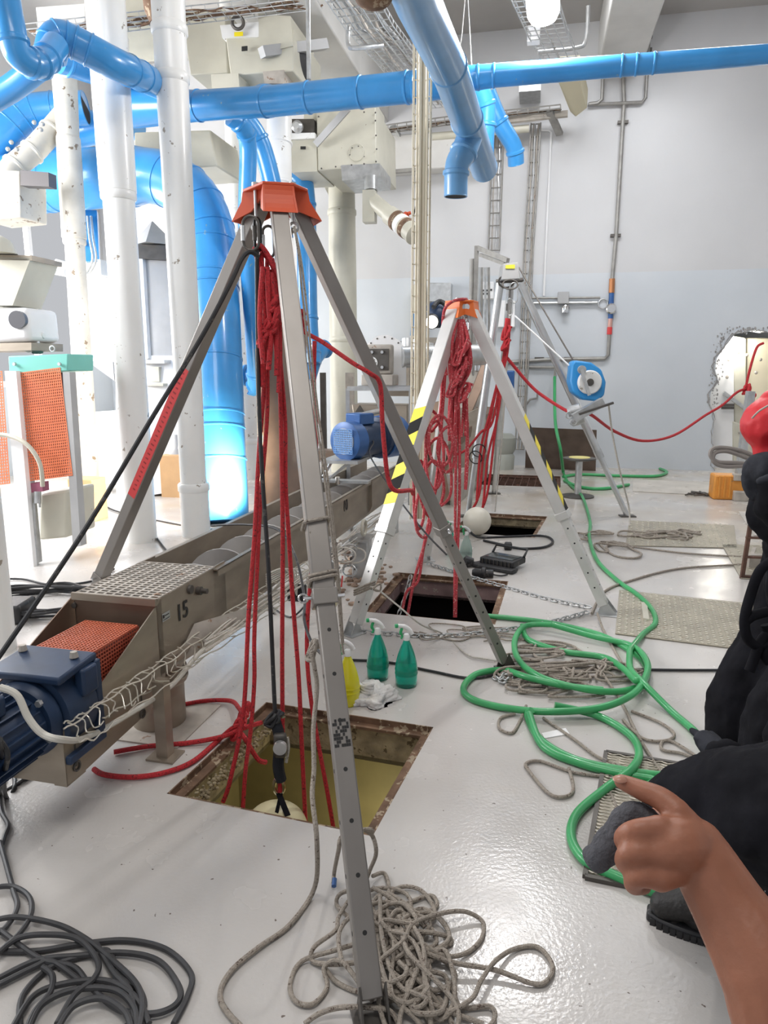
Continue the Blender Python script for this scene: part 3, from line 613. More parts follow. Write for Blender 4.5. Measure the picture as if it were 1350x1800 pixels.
MB().poly([Q(-50, 540), Q(46, 540), Q(52, 600), Q(-50, 606)], E2 * .4).build('housing', white_pl, t, bevel=.04)
MB().poly([Q(-50, 604), Q(55, 602), Q(55, 616), Q(-50, 618)], E2 * .4).build('base_band', stain, t)
MB().lathe(Q(31, 562, dA - .02), (-.05, -1, 0), [(.07, -.03), (.07, .012)], 28).build('round_window', mat('dark_window', (.12, .12, .13), .3), t)
MB().lathe(Q(48, 590, dA + .2), E1, [(.14, 0), (.10, .08), (.02, .16)], 24).build('side_cone', white_pl, t)
t = thing('feed_hopper', 'cream tapered feed hopper above the white mill housing at far left', 'hopper', Q(5, 530))
MB().poly([Q(-60, 450), Q(54, 453), Q(22, 537), Q(-30, 537)], E2 * .35).build('hopper', cream, t)
MB().poly([Q(-60, 446), Q(56, 449), Q(56, 458), Q(-60, 456)], E2 * .38).build('rim', stain, t)
MB().lathe(Q(-2, 446), UP, [(.14, 0), (.10, .10), (.03, .14)], 24).build('lid', cream, t)

# -------- overhead cable trays
def wire_tray(name, label, pts, width, rails=4, rung=.09, cables=3, side=None, wire=.006, m_=galv, loose=0, cm=None, step=1, hang=0.05, path=None, sgrp=None):
    P3 = path or [X(*p) for p in pts]; t = thing(name, label, 'cable tray', min(P3, key=lambda p: p.z), sgrp)
    L_ = 0; S = [P3[0]]
    for a, b_ in zip(P3, P3[1:]):
        n = max(1, int((b_ - a).length / rung)); S += [a.lerp(b_, k / n) for k in range(1, n + 1)]
    sd = V(side).normalized(); dirv = (P3[-1] - P3[0]).normalized(); up2 = sd.cross(dirv).normalized()
    if up2.z < 0: up2 = -up2
    m = MB()
    for k in range(rails): o_ = sd * (width * (k / (rails - 1) - .5)); m.tube([p + o_ for p in P3], wire, 5)
    for o_ in (-.5, .5): m.tube([p + sd * width * o_ + up2 * hang for p in P3], wire, 5)
    m.build('long_wires', m_, t)
    m = MB()
    for p in S: m.tube([p - sd * width / 2 + up2 * hang, p - sd * width / 2, p + sd * width / 2, p + sd * width / 2 + up2 * hang], wire * .8, 4)
    m.build('cross_wires', m_, t, kind='stuff')
    for k in range(cables):
        rn = random.Random(k); off = sd * (width * ((k + .5) / cables - .5) * .8) + up2 * (.012 + .012 * (k % 2))
        MB().tube(smooth([p + off + V((rn.uniform(-1, 1), rn.uniform(-1, 1), rn.uniform(-.4, .4))) * loose for p in S[::max(1, len(S) // 14)]], 3), .009 + .003 * (k % 3), 6).build('cable', cm or (galv if k % 2 else dust), t)
    return t
wire_tray('ceiling_cable_tray', 'wide wire cable tray slanting down along the ceiling beam, centre top', [(600, -30, 5.6), (650, 50, 6.3), (700, 110, 7.2), (760, 190, 8.6)], .42, 6, .11, 6, E1, loose=.02, sgrp=None)
wire_tray('ceiling_cable_tray', 'wire cable tray running away under the ceiling right of the pendant lamp', [(935, -10, 5.9), (962, 60, 6.8), (985, 108, 7.6)], .36, 5, .12, 1, E1)
wire_tray('left_cable_tray', 'dirty wire cable tray crossing the top left corner', [(60, 62, 7.0), (170, 50, 7.0), (300, 35, 7.2), (440, 20, 7.4), (560, 5, 7.6)], .25, 4, .12, 4, E2, loose=.05, cm=rust)
MB().poly([X(62, 12, 7.1), X(150, 5, 7.1), X(150, 55, 7.1), X(68, 62, 7.1)], E2 * .8).build('overhead_box', white, label='white box above the looped blue pipe, top left', cat='box', bevel=.01)
MB().poly([X(155, -20, 8.0), X(265, -25, 8.0), X(262, 40, 8.0), X(160, 55, 8.0)], E2 * .9).build('overhead_hopper', cream, label='cream hopper block at the top left behind the cable tray', cat='hopper', bevel=.01)
MB().poly([X(318, 20, 8.2), X(395, 15, 8.2), X(400, 128, 8.2), X(335, 132, 8.2)], E2 * 1.0).build('overhead_box', cream, label='plain cream housing between the thick column and the stickered machine', cat='machine', bevel=.01)
MB().poly([X(235, 232, 8.4), X(370, 228, 8.4), X(382, 292, 8.4), X(238, 300, 8.4)], E2 * .8).build('cream_housing', cream, label='cream housing with chamfered top behind the thick white column', cat='machine', bevel=.02)
# U conduit brackets
for lab, pp in (('bent conduit bracket under the ceiling beam beside the centre tray', [(612, 48, 6.4), (612, 78, 6.4), (624, 85, 6.4), (672, 80, 6.7)]), ('bent conduit bracket under the right cable tray', [(1034, 10, 7.2), (1030, 70, 7.3), (1014, 84, 7.3), (945, 92, 7.2)]),
                ('thin steel hanger rod holding the long blue duct', [(541, -20, 6.3), (543, 140, 6.3)])):
    MB().tube(smooth([X(*p) for p in pp], 4) if len(pp) > 2 else [X(*p) for p in pp], .02, 8).build('conduit_bracket', galv, label=lab, cat='bracket')
MB().tube([X(818, -10, 5.7), X(812, 60, 5.7), X(803, 118, 5.7)], .004, 5).tube([X(822, -10, 5.7), X(826, 60, 5.7), X(829, 118, 5.7)], .004, 5).build('hanger_wires', galv, label='pair of thin hanging wires holding the narrower blue duct', cat='wire')
# yellow-cream capped channel and wall bits
MB().poly([X(978, 137, 9.2), X(1018, 134, 9.2), X(1032, 190, 10.0), X(1012, 206, 10.0), X(1002, 196, 10.0)], UP * .25).build('cream_channel', mat('yellowed_cream', (.66, .60, .42), .5), label='yellowed cream channel end hanging below the right duct', cat='channel', bevel=.01)
# pendant lamp
t = thing('pendant_lamp', 'glowing pendant lamp hanging at the top right of centre', 'lamp', X(952, 20, 5.45))
bulb = mat('lit_glass', (1, 1, 1), .4, emit=((1, .97, .92), 9))
MB().lathe(X(956, 38, 5.6), (-.08, .1, 1), [(.04, 0), (.10, .015), (.125, .06), (.13, .16), (.12, .3), (.07, .36)], 28).build('glass', bulb, t)
MB().cyl(X(944, -60, 5.7), X(938, -140, 5.8), .06).build('socket', white_pl, t)
MB().tube([X(938, -140, 5.8), V((X(938, -140, 5.8).x, X(938, -140, 5.8).y, CZ))], .01).build('cord', black, t)
MB().box(X(938, 62, 7.0), (.12, .1, .14), (E1, E2, UP)).build('junction_box', white_pl, label='small white box on the ceiling beside the pendant lamp', cat='junction box')
# ================================================================== things on the back wall
def wtube(pts, off=.05): return [W(px, py, off) for px, py in pts]
def pipe_wall(label, pts, r, name='wall_conduit', m=galv, clips=(), off=.05, cat='conduit', clipm=None):
    P3 = wtube(pts, off); t = thing(name, label, cat, min(P3, key=lambda p: p.z)); MB().tube(P3, r, 8).build('tube', m, t)
    for px, py in clips:
        MB().box(W(px, py, off * .7), (r * 5, .06, .04), (E1, E2, UP)).build('clip', clipm or dark_st, t)
    return t
dull = mat('dull_conduit', (.33, .32, .30), .5, .4, .2, 10)
pipe_wall('long vertical conduit down the bare wall to the water meter', [(1090, -20), (1097, 180), (1090, 300), (1083, 415), (1076, 492)], .03, m=dull, clips=[(1094, 100), (1095, 215), (1082, 414)])
pipe_wall('thin vertical pipe near the right edge of the concrete beam', [(1141, -10), (1140, 90), (1135, 172), (1128, 180), (1040, 184), (1033, 184)], .024, 'wall_pipe', dull, [(1139, 65), (1138, 88)], .07)
pipe_wall('short bent conduit below the right cable tray', [(1060, 130), (1058, 175), (1050, 181), (1035, 183)], .026, 'wall_pipe', dull, off=.1)
t = pipe_wall('thin white conduit loop on the wall right of the back cable ladder', [(945, 229), (964, 229), (969, 233), (962, 380), (956, 520)], .016, m=white_pl, off=.03)
t = thing('water_meter', 'small blue water meter with red and copper fittings on the wall pipe', 'meter', W(1074, 590))
MB().tube(wtube([(1076, 490), (1075, 515)]), .045, 10).build('copper_fitting', brass, t)
MB().tube(wtube([(1075, 515), (1073, 560)]), .04, 10).build('blue_fitting', bright_motor, t)
MB().lathe(W(1074, 543, .05), -E2, [(.075, 0), (.08, .05), (.06, .07)], 20).build('dial', chrome, t)
MB().tube(wtube([(1073, 560), (1072, 575)]), .035, 10).build('pink_fitting', mat('pinkish_copper', (.6, .35, .3), .4, .5), t)
MB().tube(wtube([(1072, 575), (1071, 588)]), .04, 10).build('red_fitting', redtxt, t)
pipe_wall('grey water pipe turning from the meter down and left along the wall', [(1071, 588), (1069, 624), (1063, 630), (960, 632), (905, 636), (850, 640)], .03, 'water_pipe', dull, [(1000, 630), (948, 630)], cat='pipe')
pipe_wall('hose bib pipe above the green hose', [(905, 645), (975, 646), (976, 662)], .025, 'tap_pipe', dull, cat='pipe')
pipe_wall('upper thin pipe running to the junction box on the wall', [(932, 524), (980, 524), (1055, 523)], .018, 'wall_pipe', dull, cat='pipe')
pipe_wall('lower grey pipe with round sockets beside the junction box', [(938, 533), (1050, 532)], .022, 'wall_pipe', galv, [(1034, 532)], cat='pipe')
t = thing('junction_box', 'grey square junction box with socket on the wall right of the silver tripod', 'junction box', W(990, 545))
MB().box(W(990, 524, .08), (.17, .14, .18), (E1, E2, UP)).build('housing', grey_paint, t, bevel=.01)
MB().lathe(W(994, 536, .08), UP, [(.06, -.12), (.07, -.04), (.05, 0)], 16).build('socket', chrome, t)
MB().ring(W(1060, 534, .03), -E2, .07, .012).build('pipe_hook', galv, label='small round pipe hook on the wall left of the meter', cat='hook')
pipe_wall('small curled hook pipe on the wall under the red rope', [(945, 692), (944, 700), (932, 702), (924, 712)], .018, 'wall_hook', dull, cat='hook')
# vertical back cable ladders
def wladder(label, pts, wd, cables=3, off=.1, rung=.16, ms=galv, top=None):
    P3 = wtube(pts, off); return wire_tray('wall_cable_ladder', label, None, wd, 2, rung, cables, E1, .012, ms, .01, path=P3)
wladder('vertical cable ladder on the back wall right of the silver tripod head', [(942, 218), (936, 330), (929, 440), (921, 640), (913, 790)], .14, 3, ms=dull)
wladder('vertical cable ladder on the back wall left of the silver tripod head', [(875, 235), (872, 330), (868, 440)], .17, 2, ms=dull)
wire_tray('front_cable_ladder', 'tall vertical wire cable ladder with grey cables, in front of the long blue duct', None, .12, 3, .11, 4, E1, .005, mat('cable_beige', (.62, .57, .45), .6), path=[V((.27, 5.4, .42)), V((.27, 5.4, 6.5))], cm=mat('cable_beige', (.62, .57, .45), .6))
wire_tray('wall_cable_tray', 'horizontal dirty cable tray along the top of the back wall beam', None, .2, 3, .14, 4, E2, .01, dull, .03, path=[W(668, 232, .45), W(800, 214, .45), W(985, 195, .45)], cm=rust)
MB().tube([W(760, 240, .3), W(930, 226, .3)], .055, 12).build('wall_pipe', cream, label='pale horizontal pipe under the cable tray on the back wall', cat='pipe')
MB().tube([W(800, 222, .4), W(998, 200, .4)], .05, 8).build('wall_pipe', dust, label='dusty brown pipe beside the cable tray high on the back wall', cat='pipe')
MB().beam(W(660, 304, .28), W(740, 298, .28), .06, .05).build('beam_rail', dull, label='dark rail along the bottom of the cream back wall beam', cat='rail')
MB().beam(W(690, 222, .4), W(712, 262, .1), .1, .05).build('tray_bracket', galv, label='slanted steel bracket under the back wall cable tray, left', cat='bracket')
MB().beam(W(966, 196, .5), W(984, 236, .12), .1, .05).build('tray_bracket', dull, label='slanted steel bracket under the back wall cable tray, right end', cat='bracket')
MB().box(W(932, 158, .4), (.3, .5, .2), (E1, E2, UP)).build('fixture_box', galv, label='small grey box beside the yellowed cream channel', cat='box')
# instrument panels behind tripods
t = thing('tray_gantry', 'grey welded bracket frame carrying cables left of the silver tripod head', 'bracket', W(838, 760, .5)); 
MB().beam(X(838, 432, 8.8), X(832, 640, 9.2), .05, .05).build('post', dull, t)
MB().beam(X(840, 436, 8.8), X(893, 458, 8.2), .04, .05).build('arm', dull, t); MB().beam(X(845, 448, 8.8), X(888, 464, 8.3), .04, .04).build('arm', dull, t)
MB().cyl(X(830, 455, 8.9), X(826, 640, 9.2), .03).build('cable', dull, t)
def wallbox(label, q, m_=grey_paint, depth=.2, name='control_box', stickers=()):
    t = thing(name, label, 'control box', q[2]); MB().poly(q, E2 * depth).build('housing', m_, t, bevel=.01)
    for a, b_, mm in stickers:
        MB().poly([a, V((b_.x, b_.y, a.z)), b_, V((a.x, a.y, b_.z))], E2 * -.006).build('sticker', mm, t)
    return t
def bx(x0, y0, x1, y1, d): return [W(x0, y0, .21), W(x1, y0, .21), W(x1, y1, .21), W(x0, y1, .21)]
wallbox('flat grey control box left of the orange-headed striped tripod', bx(752, 497, 793, 530, 9.4), galv)
wallbox('pale control panel with small black labels behind the silver tripod left leg', bx(845, 495, 868, 525, 10.2), white_pl, stickers=[(W(849, 509, .215), W(857, 512, .215), ink), (W(849, 515, .215), W(857, 518, .215), ink), (W(862, 508, .215), W(865, 511, .215), ink)])
wallbox('tall cream panel edge behind the vertical cable ladder', bx(724, 500, 742, 595, 9.8), cream)
wallbox('lower pale box on the wall under the silver tripod head', bx(873, 528, 905, 575, 10.6), white_pl)
MB().beam(X(726, 552, 9.5), X(724, 590, 9.5), .04, .04).build('blue_strip', blue, label='slim blue upright strip beside the cream panel edge', cat='bar')
t = thing('work_lamp', 'round lit work lamp on a black and blue body left of the striped tripod', 'lamp', X(770, 590, 8.4))
MB().ball(X(770, 553, 8.6), .16, (1.2, 1, 1), 10).build('body', navy, t)
MB().lathe(X(759, 565, 8.3), (-.2, -1, 0), [(.08, -.1), (.09, 0), (.075, .02)], 24).build('reflector_rim', black, t)
MB().lathe(X(759, 566, 8.26), (-.2, -1, 0), [(.072, 0), (.065, .015)], 24).build('lit_lens', mat('lit_lens', (1, 1, 1), .4, emit=((1, .98, .95), 6)), t)
MB().tube(smooth([X(762, 540, 8.3), X(772, 530, 8.4), X(785, 538, 8.4), X(790, 560, 8.4), X(784, 580, 8.4)], 5), .03, 8).build('cage', black, t)
# leaning board, stool, blue pump bits
t = MB().poly([X(925, 751, 10.95), X(1049, 756, 10.7), F(1047, 828), F(923, 822)], E2 * .03).build('leaning_board', brown, label='dark brown board leaning against the back wall behind the stool', cat='board')
t = thing('round_stool', 'small round stool with yellow-topped seat on a grey pedestal, before the back wall', 'stool', F(1015, 872))
g = F(1015, 873); MB().lathe(g, UP, [(.2, 0), (.2, .015), (.03, .04)], 32).build('base', dark_st, t)
MB().lathe(g + UP * .035, UP, [(.042, 0), (.042, .42)], 20).build('pole', galv, t)
MB().lathe(g + UP * .455, UP, [(.13, 0), (.2, .015), (.2, .03), (.17, .035)], 32).build('seat', dark_st, t); MB().lathe(g + UP * .4905, UP, [(.13, 0), (.125, .006)], 32).build('seat_pad', mat('faded_yellow', (.62, .55, .2), .6), t)
t = thing('pressure_drum', 'small grey-green drum with a ribbed lid at the foot of the back wall', 'drum', F(882, 826))
g = F(884, 824); MB().lathe(g, UP, [(.17, 0), (.18, .2), (.15, .25), (.18, .3), (.19, .5), (.12, .56)], 20).build('drum', mat('grey_green', (.36, .37, .33), .5), t)
MB().box(X(891, 668, 10.6), (.22, .12, .28), (E1, E2, UP)).build('blue_regulator', bright_motor, label='small blue and black regulator on the wall pipe behind the red ropes', cat='regulator', bevel=.02)
MB().box(X(762, 640, 9.9), (.5, .5, .34), (E1, E2, UP)).build('duct_section', galv, label='grey box duct section behind the white round housing', cat='duct', bevel=.02)
# brownish floor machinery behind the second tripod
t = thing('far_trough', 'far stainless conveyor trough running on behind the striped tripod', 'conveyor', F(800, 880))
a = X(690, 665, 8.8); b_ = X(862, 612, 10.6)
MB().beam(X(700, 670, 8.2), X(740, 615, 10.4), .5, .35).build('trough', stain, t); MB().beam(X(770, 800, 8.6), X(850, 745, 10.5), .12, .9).build('side_sheet', dust, t)
MB().beam(X(752, 790, 8.3), X(842, 722, 10.2), .5, .12).build('upper_sheet', stain_brn, t)
MB().poly([F(775, 880), F(840, 832), F(858, 838), F(800, 892)], UP * .35).build('dusty_base', dust, t)
t = thing('dusty_machinery', 'brown dusty sheet-metal machinery standing behind the faded red ropes', 'machine', F(790, 872))
def sheet(nm, q, m_, dp=.25): MB().poly([X(*k) for k in q], E2 * dp).build(nm, m_, t, bevel=.008)
sheet('rear_casing', [(745, 712, 8.6), (792, 700, 8.7), (800, 880, 8.3), (742, 888, 8.2)], stain_brn)
sheet('side_casing', [(800, 735, 8.9), (852, 712, 9.2), (852, 835, 9.2), (802, 872, 8.8)], stain)
sheet('slanted_sheet', [(846, 640, 9.5), (866, 640, 9.5), (822, 742, 9.2), (806, 742, 9.2)], stain_brn, .05)
sheet('rear_panel', [(812, 655, 9.9), (842, 650, 9.9), (846, 725, 9.8), (812, 735, 9.8)], dust)
sheet('dark_slot', [(765, 752, 8.5), (790, 748, 8.5), (790, 775, 8.5), (765, 780, 8.5)], dark_st, .05)
for k, (px, py) in enumerate(((715, 596), (733, 598), (752, 604))): MB().cyl(X(px, py, 8.4), X(px + 1, py + 40, 8.4), .07, sides=16).build('stub_pipe', galv, t)
MB().beam(X(700, 655, 7.9), X(768, 628, 9.2), .25, .32).build('inclined_trough', stain, t)
for k in range(5): MB().cyl(X(835 + 6 * k, 470, 9.6), X(832 + 7 * k, 660 - 8 * k, 9.9), .018, sides=8).build('cable_drop', (dull, galv)[k % 2], t)

# ================================================================== tripods
def rect_leg(t, p, q, w1, h1_, w2, h2_, frac, m_, up, name='leg', holes=6, pin=True):
    p = V(p); q = V(q); d = (q - p).normalized(); L_ = (q - p).length; k = p + d * L_ * frac
    o = MB().beam(p, k, w1, h1_, up).build(name, m_, t, bevel=.005)
    MB().beam(k - d * .05, q - d * .03, w2, h2_, up).build('inner_leg', m_, o, bevel=.004)
    _, a, b2 = frame(d, up); m = MB()
    for i in range(holes):
        c = k + d * ((L_ * (1 - frac) - .12) * (i + .6) / holes)
        for s in (-1, 1): m.lathe(c + a * (s * (w2 / 2 - .001)), a * s, [(.006, 0), (.006, .0015)], 10); m.lathe(c + b2 * (s * (h2_ / 2 - .001)), b2 * s, [(.006, 0), (.006, .0015)], 10)
    m.build('adjusting_holes', ink, o, kind='stuff')
    if pin: MB().cyl(k + a * (w1 / 2 + .03) + d * -.03, k - a * (w1 / 2 + .03) + d * -.03, .006, sides=8).ring(k + a * (w1 / 2 + .03) - d * .03, b2, .014, .003, 6, 16).build('locking_pin', chrome, o)
    MB().beam(k - d * .05, k, w1 + .008, h1_ + .008, up).build('leg_sleeve', m_, o, bevel=.003)
    return o
def foot(t, q, nrm, s=.10, m_=galv):
    q = V(q); d = V(nrm).normalized(); a = V((-d.y, d.x, 0))
    o = MB().poly([q - d * s * .6 - a * s * .7, q + d * s * .9 - a * s * .7, q + d * s * .9 + a * s * .7, q - d * s * .6 + a * s * .7], UP * .008).build('foot', m_, t, bevel=.002)
    MB().poly([q - d * s * .5 - a * .034, q + d * s * .8 - a * .034, q + UP * .10 - a * .034], a * .005).poly([q - d * s * .5 + a * .03, q + d * s * .8 + a * .03, q + UP * .10 + a * .03], a * .005).build('foot_bracket', m_, o); return o
def headplate(t, c, dirs, R, H_, wd, m_, mflare=1.0):
    # hexagonal head casting: three outward lugs with flared skirts joined by a top plate
    c = V(c); m = MB(); pts = []
    for d in dirs:
        d = V((d.x, d.y, 0)).normalized(); a = V((-d.y, d.x, 0)); pts += [c + d * R - a * wd, c + d * R + a * wd]
    ang = sorted(pts, key=lambda p: math.atan2(p.y - c.y, p.x - c.x)); m.poly(ang, UP * .012); m.build('top_plate', m_, t, bevel=.003)
    for d in dirs:
        d = V((d.x, d.y, 0)).normalized(); a = V((-d.y, d.x, 0)); n = 6; A = []; B = []
        for k in range(n + 1):
            s = k / n; out = R + .055 * s ** 2 * mflare; z = -H_ * s; ww = wd * (1 + .12 * s)
            A.append(c + d * out - a * ww + UP * z); B.append(c + d * out + a * ww + UP * z)
        m = MB()
        for k in range(n): m.poly([A[k], B[k], B[k + 1], A[k + 1]], -d * .008)
        m.build('head_lug', m_, t)
        for sgn, S_ in ((-1, A), (1, B)): MB().poly([S_[0], S_[2], S_[-1], S_[-1] - d * .10 + UP * .03, S_[0] - d * .12], a * (-sgn * .008)).build('lug_cheek', m_, t)
def eyebolt(t, p, length=.12, m_=galv):
    p = V(p); o = MB().cyl(p + UP * .03, p - UP * length, .007, sides=10).lathe(p + UP * .012, UP, [(.014, 0), (.014, .016)], 6).build('eye_bolt', m_, t); MB().ring(p - UP * (length + .015), (0, 1, .2), .017, .0055, 8, 20).build('eye', m_, o)
def carabiner(label, c, h=.11, wd=.045, m_=dark_st, tilt=0, name='carabiner', group=None):
    c = V(c); t = thing(name, label, 'carabiner', c - UP * h / 2, group); R = wd / 2; P3 = []
    a = V((math.cos(tilt), math.sin(tilt), 0))
    for k in range(9): th = math.pi * k / 8; P3.append(c + a * (R * math.cos(th)) + UP * (h / 2 - R + R * math.sin(th)))
    for k in range(9): th = math.pi + math.pi * k / 8; P3.append(c + a * (R * math.cos(th)) + UP * (-h / 2 + R + R * math.sin(th)))
    MB().tube(P3, .0055, 8, True).build('body', m_, t); MB().cyl(c - a * R - UP * h * .22, c - a * R + UP * h * .22, .0085, sides=12).build('locking_sleeve', chrome if m_ is dark_st else dark_st, t); return t
# --- nearest tripod
hc = X(484, 338, 2.86); fA = F(655, 1792); fB = F(124, 1148); fC = F(888, 1176)
dirs = [(f - hc) for f in (fA, fB, fC)]
T1 = thing('rescue_tripod', 'nearest tall aluminium tripod with an orange-red head standing over the nearest hatch', 'tripod', V((hc.x, hc.y, 0)))
headplate(T1, hc, dirs, .118, .108, .060, orange)
for f, nm in ((fA, 0), (fB, 1), (fC, 2)):
    d = V((f.x - hc.x, f.y - hc.y, 0)).normalized(); top = hc + d * .075 - UP * .035
    lg = rect_leg(T1, top, f + UP * .02, .066, .056, .056, .046, (.62, .80, .66)[nm], alu, d, holes=7)
    foot(T1, f, d, .07, dark_st)
    a = V((-d.y, d.x, 0)); MB().cyl(top - a * .05, top + a * .05, .011, sides=12).lathe(top - a * .052, a, [(.016, 0), (.016, .01)], 6).lathe(top + a * .042, a, [(.016, 0), (.016, .01)], 6).build('hinge_bolt', galv, T1)
    if nm == 0: legA = (top, f + UP * .02, d)
    if nm == 1: legB = (top, f + UP * .02, d)
    if nm == 2: legC = (top, f + UP * .02, d)
eb = [hc + V((math.cos(t_), math.sin(t_), 0)) * .082 for t_ in (math.radians(205), math.radians(335), math.radians(85))]
for p in eb: eyebolt(T1, p, .125)
MB().lathe(hc + UP * .012, UP, [(.03, 0), (.02, .016), (.012, .02)], 16).build('centre_cap', orange, T1)
# red printed strip on leg B, black label on leg A
p = legB[0].lerp(legB[1], .30); q = legB[0].lerp(legB[1], .58); d, a, b2 = frame(q - p, legB[2]); sgn = 1 if (a.dot(V((0, -1, 0)) + V((.6, 0, 0)))) > 0 else -1
o = MB().poly([p + a * sgn * .0332 - b2 * .024, p + a * sgn * .0332 + b2 * .024, q + a * sgn * .0332 + b2 * .024, q + a * sgn * .0332 - b2 * .024], a * sgn * .0008).build('red_warning_strip', redtxt, T1)
rr = random.Random(5); m = MB()
for k in range(26):
    c = p.lerp(q, .03 + .94 * k / 26); m.poly([c + a * sgn * .0342 - b2 * .008, c + a * sgn * .0342 + b2 * rr.uniform(.002, .012), c + d * .007 + a * sgn * .0342 + b2 * rr.uniform(.002, .012), c + d * .007 + a * sgn * .0342 - b2 * .008], a * sgn * .0006)
m.build('strip_lettering', mat('dark_red', (.3, .02, .02), .5), o)
d, a, b2 = frame(legA[1] - legA[0], legA[2]); ndir = -b2 if b2.y > 0 else b2
if ndir.dot(V((0, 1, 0))) > 0: ndir = -ndir
m = MB(); pA = PLN(612, 1365, legA[0], V((0, 1, .66))); c0 = legA[0].lerp(legA[1], .745)
for k in range(8):
    for j in range(7):
        if rr.random() < .62:
            c = c0 + d * (k * .0095) + a * ((j - 3) * .0065); m.poly([c - d * .004 - a * .003 + b2 * .0235 * (1 if b2.dot(V((0, -1, .2))) > 0 else -1), c - d * .004 + a * .003 + b2 * .0235 * (1 if b2.dot(V((0, -1, .2))) > 0 else -1), c + d * .004 + a * .003 + b2 * .0235 * (1 if b2.dot(V((0, -1, .2))) > 0 else -1), c + d * .004 - a * .003 + b2 * .0235 * (1 if b2.dot(V((0, -1, .2))) > 0 else -1)], b2 * .0008 * (1 if b2.dot(V((0, -1, .2))) > 0 else -1))
m.build('worn_black_label', ink, T1)
# --- second tripod (striped)
hc2 = X(811, 533, 4.62); g2 = [F(622, 1113), F(1064, 1078), F(748, 985)]
T2 = thing('rescue_tripod', 'second aluminium tripod with orange head and yellow-black striped legs', 'tripod', V((hc2.x, hc2.y, 0)))
dirs2 = [(f - hc2) for f in g2]; headplate(T2, hc2, dirs2, .098, .10, .058, orange_b, .5)
for i, f in enumerate(g2):
    d = V((f.x - hc2.x, f.y - hc2.y, 0)).normalized(); top = hc2 + d * .055 - UP * .03
    rect_leg(T2, top, f + UP * .03, .09, .075, .074, .06, (.72, .70, .76)[i], alu_lt, d, holes=5, pin=False); foot(T2, f, d, .10 if i else .08)
    a = V((-d.y, d.x, 0))
    MB().lathe(top - a * .062, a, [(.02, 0), (.02, .124)], 14).build('hinge_bolt', chrome, T2)
    # hazard tape
    p0, p1 = ((.33, .64), (.36, .69), (.3, .5))[i]; f3 = f + UP * .03; A0 = top.lerp(f3, p0); A1 = top.lerp(f3, p1); dd, aa, bb = frame(A1 - A0, d); L_ = (A1 - A0).length; n = int(L_ / .088)
    for face, (e, n_) in ((0, (aa, bb)),):
        for sg in ((1 if bb.dot(d) > 0 else -1),):
            for k in range(n):
                s0 = L_ * k / n; s1 = L_ * (k + 1) / n; W_ = .044 if face == 0 else .036; off = n_ * (sg * ((.0375 if face == 0 else .040) + .0006)); sl = .05
                w1_ = -e * W_; w2_ = e * W_
                Q4 = [A0 + dd * max(0, s0 - sl * .5) + w1_ + off, A0 + dd * max(0, min(L_, s0 + sl * .5)) + w2_ + off, A0 + dd * min(L_, s1 + sl * .5) + w2_ + off, A0 + dd * min(L_, max(0, s1 - sl * .5)) + w1_ + off]
                MB().poly(Q4, n_ * sg * .0008).build('hazard_stripe', yellow if k % 2 == 0 else blacktape, T2, smooth_=False)
for p in (hc2 + V((.02, -.06, 0)), hc2 + V((-.03, -.05, 0))): eyebolt(T2, p, .09)
# --- third tripod (silver tubes)
hc3 = X(896, 478, 7.3); g3 = [F(822, 908), F(1103, 908), F(868, 868)]
T3 = thing('tube_tripod', 'tall silver tube tripod with a grey head and blue winch, farthest back', 'tripod', V((hc3.x, hc3.y, 0)))
MB().poly([X(885, 463, 7.15), X(911, 461, 7.15), X(915, 490, 7.15), X(881, 492, 7.15)], V((0, .22, 0))).build('head', grey_paint, T3, bevel=.008)
MB().poly([X(889, 466, 7.135), X(905, 465, 7.135), X(905, 472, 7.135), X(889, 472, 7.135)], V((0, .01, 0))).build('yellow_label', yellow, T3)
MB().cyl(X(872, 495, 7.3), X(920, 492, 7.3), .022).build('cross_bar', dark_st, T3)
for i, (f, tp) in enumerate(zip(g3, (X(879, 498, 7.25), X(914, 498, 7.25), X(898, 492, 7.5)))):
    k = tp.lerp(f, .72); o = MB().cyl(tp, k, .041, sides=20).build('leg', tube_steel, T3); MB().cyl(k, f, .029, sides=20).build('inner_leg', tube_steel, o)
    MB().lathe(k, tp - f, [(.044, -.05), (.044, .05)], 20).build('collar', galv, o)
    m = MB()
    for j in range(8): m.ball(tp.lerp(f, .1 + .085 * j) + V((0, -.036, 0)), .006, (1, .3, 1), 4)
    m.build('adjusting_holes', ink, o, kind='stuff')
    MB().poly([f + V((-.08, -.05, 0)), f + V((.08, -.05, 0)), f + V((.08, .06, 0)), f + V((-.08, .06, 0))], UP * .012).build('foot', dark_st, T3)
MB().tube([X(912, 470, 7.3), X(1007, 632, 7.0)], .008, 5).build('stay_cable', dark_st, T3)
MB().tube([X(905, 555, 7.2), X(960, 605, 7.1), X(1025, 665, 6.95)], .008, 5).build('lifting_cable', white_pl, T3)
